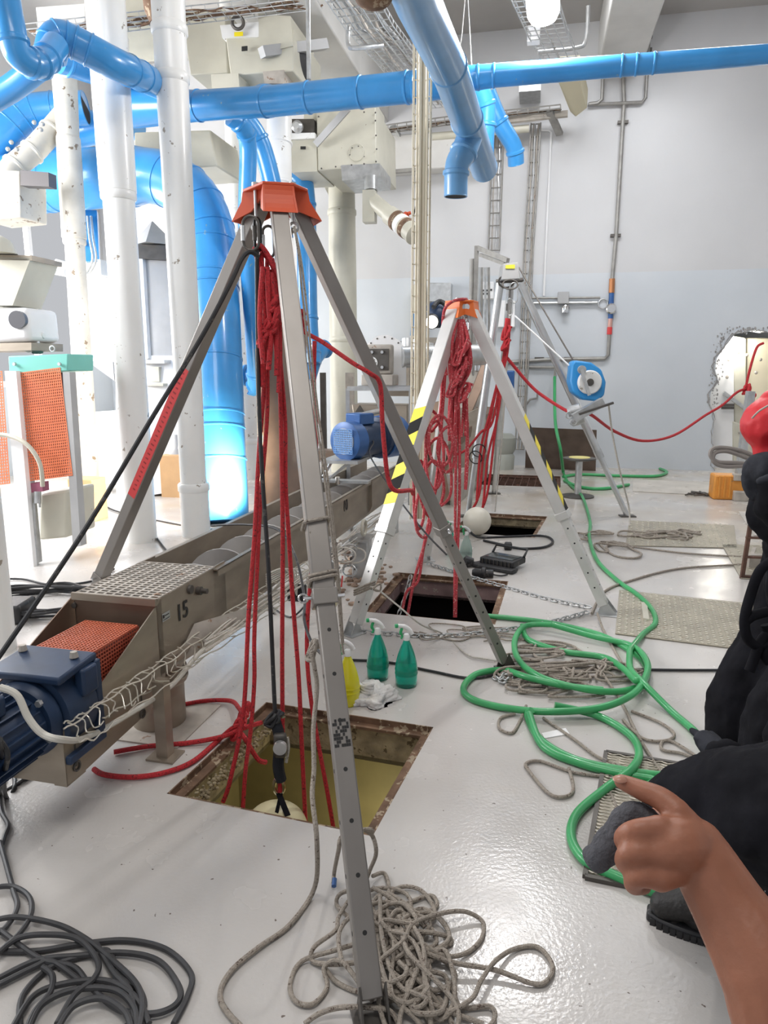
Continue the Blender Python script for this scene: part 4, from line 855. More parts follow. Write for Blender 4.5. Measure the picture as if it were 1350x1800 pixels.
# winch
t = thing('cable_winch', 'blue cable winch with white drum disc clamped to the silver tripod right leg', 'winch', X(1040, 735, 6.95))
wc = X(1036, 668, 6.95); prof = []
for k in range(28):
    th = 2 * math.pi * k / 28; R = .19; x_, z_ = R * math.cos(th), R * math.sin(th) * .98
    if x_ < 0 and z_ > 0: x_ *= 1.02; z_ = z_ * 1.12
    prof.append(wc + V((x_, -.06, z_)))
MB().poly([X(1005, 640, 6.9), X(1010, 633, 6.9), X(1040, 637, 6.9), X(1058, 650, 6.9), X(1066, 672, 6.9), X(1063, 695, 6.9), X(1050, 706, 6.9), X(1025, 703, 6.9), X(1007, 690, 6.9), X(1002, 670, 6.9)], V((0, .16, 0))).build('housing', mat('winch_blue', (.03, .27, .62), .4), t, bevel=.02)
dc = X(1037, 672, 6.84); MB().lathe(dc, (0, -1, 0), [(.115, -.03), (.115, 0), (.105, .012)], 32).build('drum_disc', white, t)
MB().lathe(dc + V((0, -.012, 0)), (0, -1, 0), [(.036, 0), (.03, .02)], 20).build('hub', dark_st, t)
MB().lathe(X(1022, 650, 6.82), (0, -1, 0), [(.04, 0), (.04, .03)], 20).build('crank_boss', galv, t); MB().beam(X(1022, 650, 6.78), X(1036, 695, 6.78), .03, .02, (0, 1, 0)).build('crank_arm', galv, t)
MB().beam(X(1008, 735, 6.75), X(1060, 706, 6.7), .10, .08).build('clamp_bracket', galv, t); MB().beam(X(1018, 728, 6.6), X(1078, 708, 6.55), .05, .02).build('guide_arm', dark_st, t)
for px, py in ((1008, 722), (1014, 738)): MB().lathe(X(px, py, 6.85), (.8, -.3, .3), [(.05, -.05), (.055, 0), (.05, .07)], 16).build('leg_clamp', galv, t)
MB().ring(X(1000, 730, 6.8), (0, 1, 0), .03, .006).ring(X(1008, 742, 6.8), (0, 1, 0), .03, .006).build('pin_rings', galv, t)
carabiner('large silver hook hanging under the silver tripod head', X(903, 515, 7.2), .2, .08, galv)
carabiner('silver hook above the small red rope bundle', X(896, 540, 7.2), .16, .06, galv)
MB().ring(X(890, 495, 7.2), (0, 1, .3), .06, .010, 6, 24, 1.3).ring(X(897, 500, 7.1), (0, 1, -.3), .05, .008, 6, 24, 1.5).build('cable_coil', dark_st, label='small dark cable coil around the silver tripod head', cat='cable')
t = thing('wire_coil', 'small black wire coil clipped to the silver tripod left leg', 'cable', X(840, 815, 7.1))
for k in range(2): MB().ring(X(842 - 6 * k, 792 + 12 * k, 7.1), (.5 * k, 1, .2), .065, .006, 6, 24).build('loop', black, t)
# ================================================================== ropes, hoses, cables
def rope(name, label, cat, strands, r, m_, group=None, n=6, sides=8, ends=None, part='strand'):
    if len(strands) == 1:
        return MB().tube(smooth(strands[0], n), r, sides).build(name, m_, label=label, cat=cat, group=group)
    t = thing(name, label, cat, min([V(p) for s in strands for p in s], key=lambda p: p.z), group)
    for s in strands: MB().tube(smooth(s, n), r, sides).build(part, m_, t)
    return t
def FL(pts, r=.008, lift=None):
    out = []
    for i, p in enumerate(pts):
        z = r + .002 + (p[2] if len(p) > 2 else 0); out.append(F(p[0], p[1], z))
    return out
def knot(c, R, r, m_, parent, seed=1, turns=3, sc=(1, 1, 1.3)):
    rn = random.Random(seed); P3 = []
    for k in range(turns * 7):
        t_ = k / 7 * 2 * math.pi; ph = 1.7 * t_
        P3.append(V(c) + V((R * sc[0] * math.cos(t_) * (.7 + .3 * math.cos(ph)), R * sc[1] * math.sin(t_) * (.7 + .3 * math.sin(ph)), R * sc[2] * math.sin(ph * .63 + rn.random()))))
    return MB().tube(smooth(P3, 5), r, 8).build('knot', m_, parent)
RR = .0088
# pulley ropes of the nearest tripod
c1 = carabiner('dark locking carabiner under the left eye bolt of the nearest tripod', X(441, 410, 2.72), .125, .06)
carabiner('second dark carabiner half hidden behind the near tripod front leg', X(472, 425, 2.86), .12, .045)
carabiner('dark steel carabiner beside the left one, holding red rope', X(453, 412, 2.76), .12, .045, mat('black_anodised', (.03, .03, .03), .3, .8), tilt=1.2)
d0 = 2.78
t = thing('red_rope_tackle', 'bundle of red rescue rope hanging from the nearest tripod head into the nearest hatch', 'rope', X(480, 1240, 2.75))
def hp(px, py, dd=d0): return X(px, py, dd)
falls = [[(460, 445), (462, 520), (466, 600), (464, 680), (455, 800), (447, 950), (437, 1080), (428, 1250), (405, 1370), (392, 1410)],
         [(470, 450), (468, 540), (470, 640), (469, 740), (458, 880), (452, 1000), (447, 1120), (447, 1200), (440, 1290), (432, 1350), (427, 1420)],
         [(480, 470), (484, 600), (492, 680), (495, 800), (497, 950), (496, 1150), (497, 1300)],
         [(486, 480), (492, 620), (501, 740), (502, 850), (508, 950), (515, 1060), (525, 1190), (530, 1300), (537, 1443)],
         [(553, 600), (552, 680), (556, 760), (552, 900), (548, 1000), (541, 1080), (540, 1160), (548, 1240), (560, 1310), (575, 1390), (586, 1455)]]
for i, fl in enumerate(falls):
    P3 = []
    for px, py in fl:
        dd = 2.80 + .02 * i if py < 1240 else None
        P3.append(X(px, py, 2.80 + .015 * i + (.0 if py < 1200 else 0)))
    # straighten the lower run so it drops inside the shaft
    MB().tube(smooth(P3, 6), RR, 8).build('strand', red_rope, t)
for k, pp in enumerate([[(462, 470), (458, 520), (457, 580), (463, 640)], [(470, 470), (472, 530), (476, 590), (472, 650)], [(476, 480), (484, 540), (487, 600), (486, 660)], [(480, 500), (490, 560), (492, 620), (490, 690)], [(464, 500), (466, 560), (461, 620), (462, 680)], [(452, 452), (447, 440), (458, 432), (475, 455), (492, 490), (500, 540)], [(450, 446), (462, 490), (478, 520), (490, 560)], [(456, 436), (480, 470), (486, 520), (484, 560)], [(461, 470), (462, 530), (463, 590)], [(466, 470), (471, 530), (468, 600)], [(474, 475), (479, 530), (481, 585)], [(478, 455), (485, 500), (483, 550)]]):
    MB().tube(smooth([X(px, py, 2.72 + .012 * k) for px, py in pp], 6), RR * 1.15, 8).build('loop', red_rope, t)
for k, (px, py, R) in enumerate([(481, 535, .02), (484, 555, .024), (468, 575, .026), (464, 595, .024), (483, 573, .02), (529, 555, .014), (530, 575, .018)]): knot(X(px, py, 2.74), R, RR, red_rope, t, k + 3)
# sling round leg C
MB().tube(smooth([X(527, 562, 2.72), X(534, 582, 2.72), X(568, 602, 2.70), X(620, 638, 2.62), X(650, 656, 2.60), X(668, 675, 2.64), X(672, 740, 2.66), X(676, 790, 2.66), X(682, 840, 2.68), X(694, 862, 2.7), X(722, 862, 2.85), X(726, 868, 2.9)], 6), RR, 8).build('red_sling_rope', red_rope, label='red rope running sideways from the nearest tripod round its right leg', cat='rope')
# red ropes lying on the floor and knotted at the hatch corner
t = thing('red_floor_rope', 'red rope lying on the floor, knotted at the left corner of the nearest hatch', 'rope', F(400, 1290))
for pp in ([(165, 1352), (185, 1362), (235, 1366), (290, 1358), (340, 1338), (385, 1300), (412, 1278, .05), (428, 1276, .06)], [(200, 1322), (260, 1312), (330, 1306), (390, 1295, .02), (428, 1280, .05), (460, 1270, .05)],
           [(315, 1240), (360, 1232), (405, 1232, .01), (420, 1245, .03), (430, 1262, .05), (428, 1280, .06)], [(420, 1285, .05), (432, 1300, .03), (442, 1318, -.03), (455, 1336, -.08), (468, 1340, -.1)]):
    MB().tube(smooth(FL(pp, .011), 7), .0105, 8).build('strand', red_rope, t)
for k, (px, py) in enumerate([(424, 1270), (430, 1252), (418, 1283)]): knot(F(px, py, .05), .028, .0095, red_rope, t, k, 3)
# black ropes of the nearest tripod
rope('black_haul_rope', 'black rope running from the nearest tripod head steeply down to the left edge', 'rope', [[X(455, 452, 2.7), X(440, 443, 2.68), X(425, 455, 2.66), X(404, 500, 2.62), X(350, 600, 2.58), X(270, 730, 2.50), X(150, 930, 2.4), X(0, 1152, 2.25), X(-60, 1235, 2.2)]], .0088, black)
rope('black_drop_rope', 'straight black rope hanging from the nearest tripod head to the gear in the hatch', 'rope', [[X(452, 440, 2.74), X(452, 500, 2.76), X(455, 700, 2.76), X(462, 850, 2.76), X(472, 1000, 2.76), X(481, 1200, 2.77), X(484, 1262, 2.77)]], .0085, black)
rope('thin_black_cable', 'thin dark cable arching over the conveyor trough and down to the near tripod leg', 'cable', [[X(372, 924, 3.9), X(430, 922, 3.7), X(490, 932, 3.4), X(520, 980, 3.2), X(535, 1050, 3.0), X(535, 1090, 2.8), X(548, 1130, 2.6), X(566, 1150, 2.4)]], .006, black)
# hanging gear in the hatch
t = thing('hanging_rigging', 'dark pulley and strap gear hanging over the nearest hatch above the cream dome', 'rigging', X(490, 1400, 2.75))
knot(X(482, 1263, 2.76), .028, .008, black, t, 4, 4, (1.3, 1, .8))
MB().tube(smooth([X(484, 1270, 2.76), X(492, 1300, 2.76), X(489, 1345, 2.77), X(494, 1372, 2.78)], 5), [.022] * 16, 8).build('black_strap', cloth_gy, t)
MB().box(X(493, 1310, 2.74), (.05, .03, .10)).build('pulley_body', dark_st, t, bevel=.01); MB().lathe(X(493, 1312, 2.72), (0, -1, 0), [(.026, 0), (.026, .02)], 20).build('pulley_wheel', galv, t)
MB().tube(smooth([X(505, 1296, 2.76), X(507, 1315, 2.76), X(503, 1340, 2.77)], 5), .007, 6).build('white_cord', grey_ropeb, t)
MB().ring(X(490, 1382, 2.78), (0, 1, 0), .034, .008, 8, 24, .55, UP).build('silver_ring', chrome, t)
MB().tube([X(492, 1345, 2.77), X(492, 1392, 2.78)], .009, 8).build('red_link', red_rope, t)
MB().beam(X(494, 1395, 2.78), X(485, 1434, 2.74), .014, .004).beam(X(490, 1395, 2.78), X(506, 1434, 2.72), .022, .004).build('black_webbing', cloth_bk, t)
dm = mat('cream_shell', (.72, .66, .42), .35, 0, .1, 9, (.2, .14, .06), 16, .7)
MB().ball(X(484, 1460, 2.80), .128, (1, 1, .85), 16).build('cream_dome', dm, label='cream round shell hanging just inside the nearest hatch below the rigging', cat='dome')
# grey thin cords down the near tripod
rope('grey_pulley_cord', 'thin grey cord hanging double from the right eye bolt of the nearest tripod', 'cord', [
    [X(517, 398, 2.68), X(524, 440, 2.68), X(532, 520, 2.64), (X(551, 700, 2.55)), X(572, 850, 2.45), X(590, 1000, 2.4), X(600, 1120, 2.38), X(604, 1150, 2.38)],
    [X(517, 398, 2.68), X(528, 450, 2.68), X(537, 520, 2.65), X(556, 700, 2.56), X(577, 850, 2.46), X(594, 1000, 2.41), X(603, 1130, 2.39)],
    [X(514, 400, 2.72), X(510, 450, 2.76), X(513, 560, 2.8), X(515, 720, 2.82)]], .0042, grey_rope)
rope('grey_lead_rope', 'long grey rope falling from the near leg tie to the floor and curling left', 'rope', [
    [X(548, 1148, 2.2), X(553, 1175, 2.2), X(557, 1210, 2.2), X(551, 1280, 2.15), X(552, 1350, 2.1), X(549, 1400, 2.05), X(557, 1480, 2.0), F(553, 1560, .03), F(510, 1625, .01), F(455, 1665, .01), F(408, 1705, .01), F(387, 1745, .01), F(400, 1780, .01), F(450, 1830, .01)]], .0072, grey_rope)
t = thing('leg_tie', 'grey rope tie wound round the nearest tripod front leg at the sleeve', 'rope', X(580, 1150, 2.2))
pA_, qA_, dA_ = legA; dd, aa, bb = frame(qA_ - pA_, dA_)
def legring(f_, r_, w_=.036, h_=.031, m_=grey_rope, tt=t):
    c = pA_.lerp(qA_, f_); MB().tube([c + aa * x_ * w_ * 1.12 + bb * y_ * h_ * 1.15 + dd * (.006 * x_) for x_, y_ in ((-1, -.8), (-.8, -1), (.8, -1), (1, -.8), (1, .8), (.8, 1), (-.8, 1), (-1, .8))], r_, 6, True).build('turn', m_, tt)
for f_ in (.520, .585, .590): legring(f_, .006)
knot(X(549, 1143, 2.22), .02, .0065, grey_rope, t, 3, 3)
# rope piles ------------------------------------------------------------
def pile(rn, cx, cy, rx, ry, n, spread=.25, r=.007, hmax=.06, jit=.3, ang0=0):
    """wandering loops: points on the ground frame, back-and-forth with random bights"""
    P3 = []; c = V((cx, cy, 0))
    for i in range(n):
        a = ang0 + rn.uniform(-.9, .9) + math.pi * (i % 2); k = rn.uniform(.45, 1.0)
        for j in range(3):
            b_ = a + (j - 1) * rn.uniform(.35, .95); kk = k * (1 - .16 * abs(j - 1))
            P3.append(c + V((rx * kk * math.cos(b_), ry * kk * math.sin(b_), r + .002 + rn.uniform(0, hmax) * (1 - kk * .8))))
        P3.append(c + V((rn.uniform(-1, 1) * rx * spread, rn.uniform(-1, 1) * ry * spread, r + rn.uniform(0, hmax))))
    return P3
rn = random.Random(11)
c = F(690, 1690)
lo = [[(655, 1462, 0), (660, 1490, .04), (655, 1510, .03)], [(598, 1472, .06), (592, 1500, .05), (590, 1530, .03), (587, 1560, .01)]]
t = thing('grey_rope_pile', 'big tangled pile of grey rope at the foot of the nearest tripod front leg', 'rope', c)
MB().tube(smooth(pile(rn, c.x - .0, c.y + .02, .17, .27, 13, ang0=1.75), 6), .0062, 8).build('tangle', grey_rope, t)
MB().tube(smooth(pile(rn, c.x + .07, c.y - .06, .14, .25, 12, ang0=2.0), 6), .0062, 8).build('tangle', grey_rope, t)
loops = [
 [(655, 1540, .02), (675, 1535), (684, 1560), (680, 1600, .02), (700, 1660, .02)],
 [(690, 1575), (720, 1600), (745, 1604), (768, 1592), (760, 1575), (735, 1580), (700, 1600), (690, 1640, .02)],
 [(720, 1700, .03), (713, 1660, .04), (725, 1625, .04), (770, 1607, .03), (815, 1602, .02), (848, 1620), (846, 1650), (820, 1675), (780, 1680, .02), (740, 1655, .03), (700, 1610, .04)],
 [(690, 1620, .03), (720, 1660, .03), (790, 1690, .02), (870, 1705, .01), (940, 1730, 0), (965, 1720), (971, 1695), (945, 1665), (905, 1668), (870, 1690, .02), (845, 1725, .03), (830, 1755, .02), (790, 1780, .01), (752, 1800)],
 [(700, 1635, .03), (760, 1640, .02), (790, 1648), (790, 1660), (755, 1665), (720, 1655, .02)],
 [(700, 1690, .04), (760, 1740, .02), (800, 1720), (782, 1690), (740, 1670, .03)],
 [(680, 1700, .03), (740, 1745, .01), (790, 1735), (810, 1770), (862, 1770), (868, 1795), (840, 1820)],
 [(640, 1560, .03), (600, 1570, .02), (592, 1590), (612, 1612, .02), (640, 1640, .05)],
 [(625, 1565, .03), (596, 1610, .03), (590, 1635, .03), (552, 1665, .02), (550, 1690), (590, 1695, .02), (640, 1690, .04)],
 [(640, 1655, .03), (590, 1670, .02), (530, 1690), (510, 1730), (520, 1760), (550, 1765), (575, 1735), (570, 1700, .02), (600, 1690, .04), (640, 1740, .02), (655, 1760)],
 [(570, 1700, .01), (590, 1725), (625, 1742), (645, 1738, .02), (628, 1700, .04), (623, 1665, .05)],
 [(600, 1690, .04), (596, 1640, .04), (620, 1610, .04), (650, 1620, .03)],
 [(535, 1800), (565, 1780, .01), (610, 1770, .02), (680, 1775, .02), (700, 1800)],
 [(655, 1560, .02), (700, 1590, .02), (722, 1650, .02), (740, 1720, .02), (790, 1790), (800, 1820)],
 [(650, 1600, .04), (665, 1680, .04), (690, 1750, .03), (730, 1790, .01), (760, 1830)],
 [(668, 1575, .03), (672, 1650, .04), (700, 1730, .03), (770, 1770, .01), (850, 1800)]]
for pp in loops: MB().tube(smooth(FL(pp, .0065), 7), .0062, 8).build('bight', grey_rope, t)
MB().tube(smooth([X(655, 1462, 1.98), X(648, 1458, 1.95), X(625, 1462, 1.93), X(600, 1472, 1.93), X(595, 1495, 1.95), F(588, 1530, .04), F(586, 1552, .015)], 6), .0062, 8).build('tied_end', grey_rope, t)
MB().tube(smooth([X(640, 1458, 1.95), X(655, 1470, 2.0), X(661, 1500, 2.0), F(650, 1530, .04), F(636, 1570, .03)], 6), .0062, 8).build('tied_end', grey_rope, t)
MB().cyl(F(588, 1545, .02), F(587, 1558, .014), .0075).build('blue_tape_end', bright_motor, t)
# second pile inside the hose loops
t = thing('grey_rope_pile', 'tangled grey rope pile lying inside the green hose loops by the near tripod right foot', 'rope', F(970, 1195))
rn = random.Random(4)
for (px, py, rx, ry, n, a0) in ((955, 1190, .36, .16, 11, .3), (1010, 1180, .40, .18, 9, -.1), (950, 1150, .30, .18, 6, 1.0), (960, 1215, .30, .12, 6, .1)):
    c = F(px, py); MB().tube(smooth(pile(rn, c.x, c.y, rx, ry, n, .5, hmax=.04, ang0=a0), 6), .0068, 7).build('tangle', grey_rope, t)
for pp in ([(905, 1255), (880, 1262), (878, 1280), (900, 1288), (915, 1265), (925, 1240, .02)], [(955, 1262), (1010, 1300), (1050, 1330), (1100, 1350), (1150, 1362)],
           [(1000, 1350), (1008, 1385), (995, 1400), (965, 1395), (930, 1355), (925, 1342), (950, 1338), (1010, 1358), (1070, 1365)], [(1050, 1078, .04), (1062, 1110), (1090, 1160), (1110, 1190)],
           [(1050, 1170, .02), (1090, 1230), (1120, 1290), (1150, 1340), (1172, 1370)], [(1110, 1250), (1160, 1270), (1185, 1290), (1170, 1302), (1130, 1298), (1095, 1265)],
           [(1225, 1330), (1185, 1305), (1165, 1303), (1165, 1318), (1200, 1325), (1250, 1345)], [(1068, 1385), (1080, 1410), (1085, 1430)]):
    MB().tube(smooth(FL(pp, .007), 7), .0068, 7).build('bight', grey_rope, t)
# thin cords near second hatch
t = thing('thin_cord_tangle', 'thin grey cords trailing over the floor behind the two green spray bottles', 'cord', F(780, 1120))
MB().tube(smooth([X(640, 1033, 4.1), X(660, 1034, 4.05), X(700, 1065, 3.95), X(740, 1098, 3.9), F(780, 1115, .01), F(820, 1150, .01), F(850, 1158, .01), F(900, 1165, .01)], 6), .005, 6).build('cord', grey_ropeb, t)
for sd_ in range(4):
    c = F(760 + 45 * sd_, 1112 + 8 * (sd_ % 2)); MB().tube(smooth(pile(random.Random(sd_ + 20), c.x, c.y, .30, .17, 2, .8, .005, .01, ang0=.5 * sd_), 7), .0046, 6).build('cord', grey_rope, t)
t2_ = thing('leg_knot', 'grey cord tied round the striped tripod left leg low down', 'cord', X(640, 1035, 4.1))
for k in range(3): MB().ring(X(641, 1030 + 4 * k, 4.13), (.45, -.35, -1), .066, .006, 6, 18).build('turn', grey_rope, t2_)
MB().tube(smooth([X(655, 1035, 4.0), X(668, 1026, 4.0), X(668, 1038, 4.0), X(655, 1036, 4.0)], 5), .006, 6).build('bow', grey_rope, t2_)
# third pile right
t = thing('grey_rope_pile', 'loose grey rope pile spread over the tread plate near the silver tripod foot', 'rope', F(1120, 950))
rn = random.Random(9)
for (px, py, rx, ry, n, a0) in ((1150, 941, .42, .30, 6, .3), (1205, 942, .36, .34, 4, .6), (1085, 965, .24, .36, 5, .9), (1055, 945, .3, .34, 3, .5)):
    c = F(px, py); MB().tube(smooth(pile(rn, c.x, c.y, rx, ry, n, .5, .008, .03, ang0=a0), 6), .0095, 6).build('tangle', grey_rope, t)
for pp in ([(1040, 1078), (1062, 1040), (1110, 1020), (1190, 1000), (1290, 993), (1345, 990)], [(1105, 960), (1200, 972), (1290, 978), (1340, 980)]):
    MB().tube(smooth(FL(pp, .008), 7), .0085, 6).build('bight', grey_rope, t)
t = thing('white_winch_line', 'thin white line hanging from the winch arm down to the floor', 'line', F(1108, 925))
MB().tube(smooth([X(1070, 712, 6.6), X(1076, 760, 6.8), X(1090, 830, 7.0), X(1105, 890, 7.2), F(1107, 925, .01)], 6), .009, 6).build('line', grey_ropeb, t)
# green hose
gh = [
 [(858, 1083), (905, 1087), (960, 1094), (1010, 1104), (1060, 1118), (1105, 1142), (1132, 1165), (1137, 1188), (1120, 1208), (1080, 1216, .01), (1020, 1210, .03), (950, 1190, .04), (912, 1160, .03), (905, 1125, .02), (925, 1100, .02), (970, 1098, .04)],
 [(970, 1098, .04), (1040, 1118, .02), (1110, 1135, .02), (1138, 1165, .04), (1130, 1200, .04), (1105, 1225, .04), (1050, 1245, .03), (960, 1251, .02), (880, 1243), (828, 1228), (815, 1208), (838, 1185), (885, 1178), (925, 1190, .04), (990, 1205, .03), (1060, 1213, .02)],
 [(918, 1100), (930, 1125), (990, 1145), (1060, 1155), (1095, 1175, .03), (1115, 1195, .05), (1122, 1195, .05)],
 [(1107, 1143, .03), (1108, 1175, .04), (1130, 1200, .05), (1180, 1250), (1225, 1290), (1248, 1330), (1230, 1355), (1180, 1364), (1100, 1355), (1010, 1335), (950, 1300), (928, 1260), (935, 1248, .03)],
 [(930, 1255, .02), (955, 1312), (1020, 1342), (1100, 1362), (1150, 1372), (1130, 1385)],
 [(975, 1240, .03), (1050, 1258), (1105, 1290), (1123, 1320), (1112, 1350, .02), (1060, 1390), (1015, 1430), (1004, 1470), (1025, 1510), (1070, 1535), (1130, 1560), (1160, 1570)],
]
t = thing('green_hose', 'long green garden hose coiled in big loops on the floor right of the near tripod', 'hose', F(1000, 1200))
for pp in gh: MB().tube(smooth(FL(pp, .0165), 8), .0165, 12).build('coil', green_hose, t)
MB().tube(smooth(FL([(1107, 1143, .03), (1130, 1115), (1152, 1095), (1145, 1070), (1120, 1045), (1085, 1020), (1050, 985), (1036, 945), (1037, 915), (1022, 870, .02), (1000, 850), (990, 830)], .0165), 8), .0165, 12).build('run', green_hose, t)
MB().tube(smooth([F(990, 830, .02), X(985, 790, 10.45), X(976, 740, 10.7), W(975, 663, .08)], 8), .024, 10).build('wall_drop', green_hose, t)
MB().tube(smooth(FL([(990, 838), (1020, 834), (1080, 836), (1150, 837), (1172, 830), (1160, 824)], .02), 8), .022, 10).build('back_run', green_hose, t)
MB().tube(smooth(FL([(992, 845), (1020, 856), (1060, 859), (1105, 852)], .02), 8), .022, 10).build('back_run', green_hose, t)
# black cables
rope('black_floor_cable', 'thin black cable lying straight across the floor behind the spray bottles', 'cable', [FL([(610, 1160), (680, 1164), (760, 1180), (830, 1192), (900, 1180), (1000, 1172), (1100, 1176), (1200, 1178), (1330, 1178), (1420, 1180)], .007)], .0075, black)
t = thing('black_cable_coil', 'big loose coil of black cable at the lower left corner', 'cable', F(150, 1720))
bl = [
 [(0, 1495), (8, 1470), (14, 1450), (2, 1425), (0, 1390), (10, 1360)], [(0, 1480), (22, 1560), (30, 1595), (10, 1630), (-20, 1650)],
 [(-20, 1562), (20, 1558), (50, 1575), (55, 1605), (35, 1640), (0, 1672)],
 [(-20, 1620), (30, 1612), (100, 1625), (150, 1650), (200, 1690), (240, 1730), (250, 1770), (240, 1830)],
 [(-20, 1692), (30, 1650), (90, 1643), (140, 1652), (172, 1690), (165, 1720), (130, 1750), (100, 1800)],
 [(-20, 1672), (60, 1672), (140, 1660), (220, 1653), (290, 1668), (335, 1710), (330, 1750), (305, 1800)],
 [(-30, 1735), (60, 1690), (140, 1680), (220, 1675), (280, 1690), (315, 1735), (310, 1765), (270, 1782), (210, 1775), (160, 1735), (130, 1700), (70, 1685), (0, 1635)],
 [(20, 1810), (60, 1750), (120, 1728), (190, 1725), (240, 1755), (262, 1800)], [(50, 1810), (75, 1765), (130, 1740), (200, 1740), (235, 1770), (240, 1810)],
 [(100, 1810), (130, 1768), (180, 1755), (220, 1780), (232, 1815)], [(35, 1810), (40, 1750), (90, 1700), (150, 1680), (190, 1672), (210, 1715), (245, 1740), (250, 1780), (200, 1820)],
 [(-20, 1740), (60, 1700), (90, 1690), (135, 1720), (140, 1730)], [(170, 1660), (200, 1710), (230, 1745), (235, 1800)],
 [(75, 1700), (92, 1715), (88, 1745), (60, 1780), (45, 1815)]]
for i, pp in enumerate(bl): MB().tube(smooth([F(p[0], p[1], .009 + .004 * (i % 5)) for p in pp], 8), .0078, 8).build('loop', blk_cable, t)
t = thing('black_cable_coil', 'black cable coil on the floor behind the stainless hopper at left', 'cable', F(90, 1060))
rn = random.Random(2); c = F(70, 1065)
for k in range(7):
    P3 = [c + V(((.42 + rn.uniform(-.12, .1)) * math.cos(a_ * .7) + rn.uniform(-.05, .05), (.28 + rn.uniform(-.08, .08)) * math.sin(a_ * .7), .012 + .01 * k)) for a_ in range(9)]
    MB().tube(smooth(P3, 6, True), .0095, 8, True).build('loop', black, t)
MB().tube(smooth(FL([(-20, 1018), (40, 1018), (90, 1028), (160, 1022), (200, 1000)], .01), 6), .009, 8).build('run', black, t)
t = thing('black_connector_box', 'black ribbed cable connector lying beside the back left cable coil', 'connector', F(30, 1075)); MB().box(F(28, 1072, .06), (.16, .24, .12)).build('box', black, t, bevel=.02)
rope('black_motor_cable', 'black cable hanging at the left edge below the blue motor', 'cable', [[X(-10, 1290, 2.1), X(12, 1320, 2.1), X(10, 1350, 2.15), F(-2, 1395, .03), F(40, 1372, .01), F(75, 1352, .01)], [X(0, 1300, 2.0), F(10, 1400, .02), F(25, 1385, .01), F(20, 1355, .01), F(-20, 1362, .01)]], .008, black)
rope('far_floor_cable', 'thin dark cable on the floor behind the white columns', 'cable', [FL([(180, 885), (210, 900), (330, 925), (420, 935)], .01), FL([(275, 945), (290, 965), (300, 975)], .01)], .009, black)
# faded red ropes on tripod 2
t = thing('faded_rope_bundle', 'faded red rope bundle hanging from the striped tripod head into the second hatch', 'rope', X(810, 1080, 4.75))
rn = random.Random(8)
for k in range(14):
    x0 = 793 + 2.4 * k; x1 = 797 + rn.uniform(-8, 22); P3 = [X(804 + k * .8, 562, 4.55), X(x0, 600, 4.55 + rn.uniform(-.05, .05)), X(x0 + rn.uniform(-4, 4), 650, 4.55), X(x1, 700, 4.58 + rn.uniform(-.05, .05)), X(x1 + rn.uniform(-6, 6), 740 + rn.uniform(-10, 40), 4.6)]
    MB().tube(smooth(P3, 5), .0098, 7).build('strand', pink_rope, t)
for k, (px, py) in enumerate([(808, 625), (812, 645), (818, 690), (796, 680), (815, 610), (806, 660)]): knot(X(px, py, 4.52), .045, .0085, pink_rope, t, k)
for pp in ([(806, 700), (808, 800), (807, 900), (803, 1000), (801, 1085)], [(803, 720), (801, 850), (800, 960), (799, 1085)], [(820, 700), (822, 800), (818, 860), (822, 740)],
           [(783, 650), (775, 760), (766, 850), (745, 960), (735, 1020), (715, 1040), (708, 1070)], [(776, 820), (757, 900), (748, 950), (728, 1020), (716, 1085)], [(792, 560), (780, 590), (776, 700), (771, 740)]):
    MB().tube(smooth([X(px, py, 4.7) for px, py in pp], 6), .010, 7).build('fall', pink_rope, t)
for k, (px, py, rx, ry) in enumerate([(775, 775, 22, 45), (785, 790, 16, 40), (765, 800, 18, 60), (755, 740, 14, 18), (770, 830, 25, 60), (745, 900, 14, 45), (738, 870, 10, 60), (760, 860, 20, 50)]):
    P3 = [X(px + rx * math.cos(a_ * .785) + rn.uniform(-3, 3), py + ry * math.sin(a_ * .785), 4.5 + .02 * k + .03 * math.sin(a_)) for a_ in range(8)]
    MB().tube(smooth(P3, 6, True), .010, 7, True).build('loop', pink_rope, t)
MB().tube(smooth([X(785, 660, 4.7), X(779, 600, 4.65), X(780, 550, 4.55), X(792, 532, 4.5), X(812, 526, 4.5), X(822, 531, 4.6), X(818, 560, 4.75)], 6), .010, 7).build('over_head_strand', pink_rope, t)
for k, px in enumerate((808, 818)): carabiner(('pale steel carabiner left under the orange head of the striped tripod', 'pale steel carabiner right under the orange head of the striped tripod')[k], X(px, 568, 4.58), .12, .05, chrome)
# red ropes on tripod 3
t = thing('red_rope_tackle', 'bright red rope tackle hanging from the silver tube tripod head into the third hatch', 'rope', X(880, 900, 7.1))
for k in range(6): MB().tube(smooth([X(890 + k, 560, 7.1), X(887 + k * 1.6, 590, 7.05 + .02 * k), X(886 + k * 1.2, 620, 7.1), X(880 + k, 650, 7.1)], 5), .012, 7).build('strand', red_rope, t)
knot(X(890, 585, 7.08), .05, .012, red_rope, t, 2); knot(X(889, 605, 7.08), .045, .012, red_rope, t, 5)
for pp in ([(883, 640), (866, 740), (845, 760), (820, 790), (800, 800)], [(882, 640), (865, 720), (850, 800), (842, 870), (825, 903)], [(886, 640), (875, 730), (858, 800), (850, 880), (846, 905)], [(880, 650), (860, 730), (845, 790), (838, 880)], [(884, 650), (870, 760), (858, 860), (845, 900)]):
    MB().tube(smooth([X(px, py, 7.1) for px, py in pp], 6), .0125, 7).build('fall', red_rope, t)
MB().tube(smooth([X(896, 545, 7.3), X(885, 740, 7.3), X(870, 900, 7.3)], 6), .006, 6).build('white_line', grey_ropeb, t)
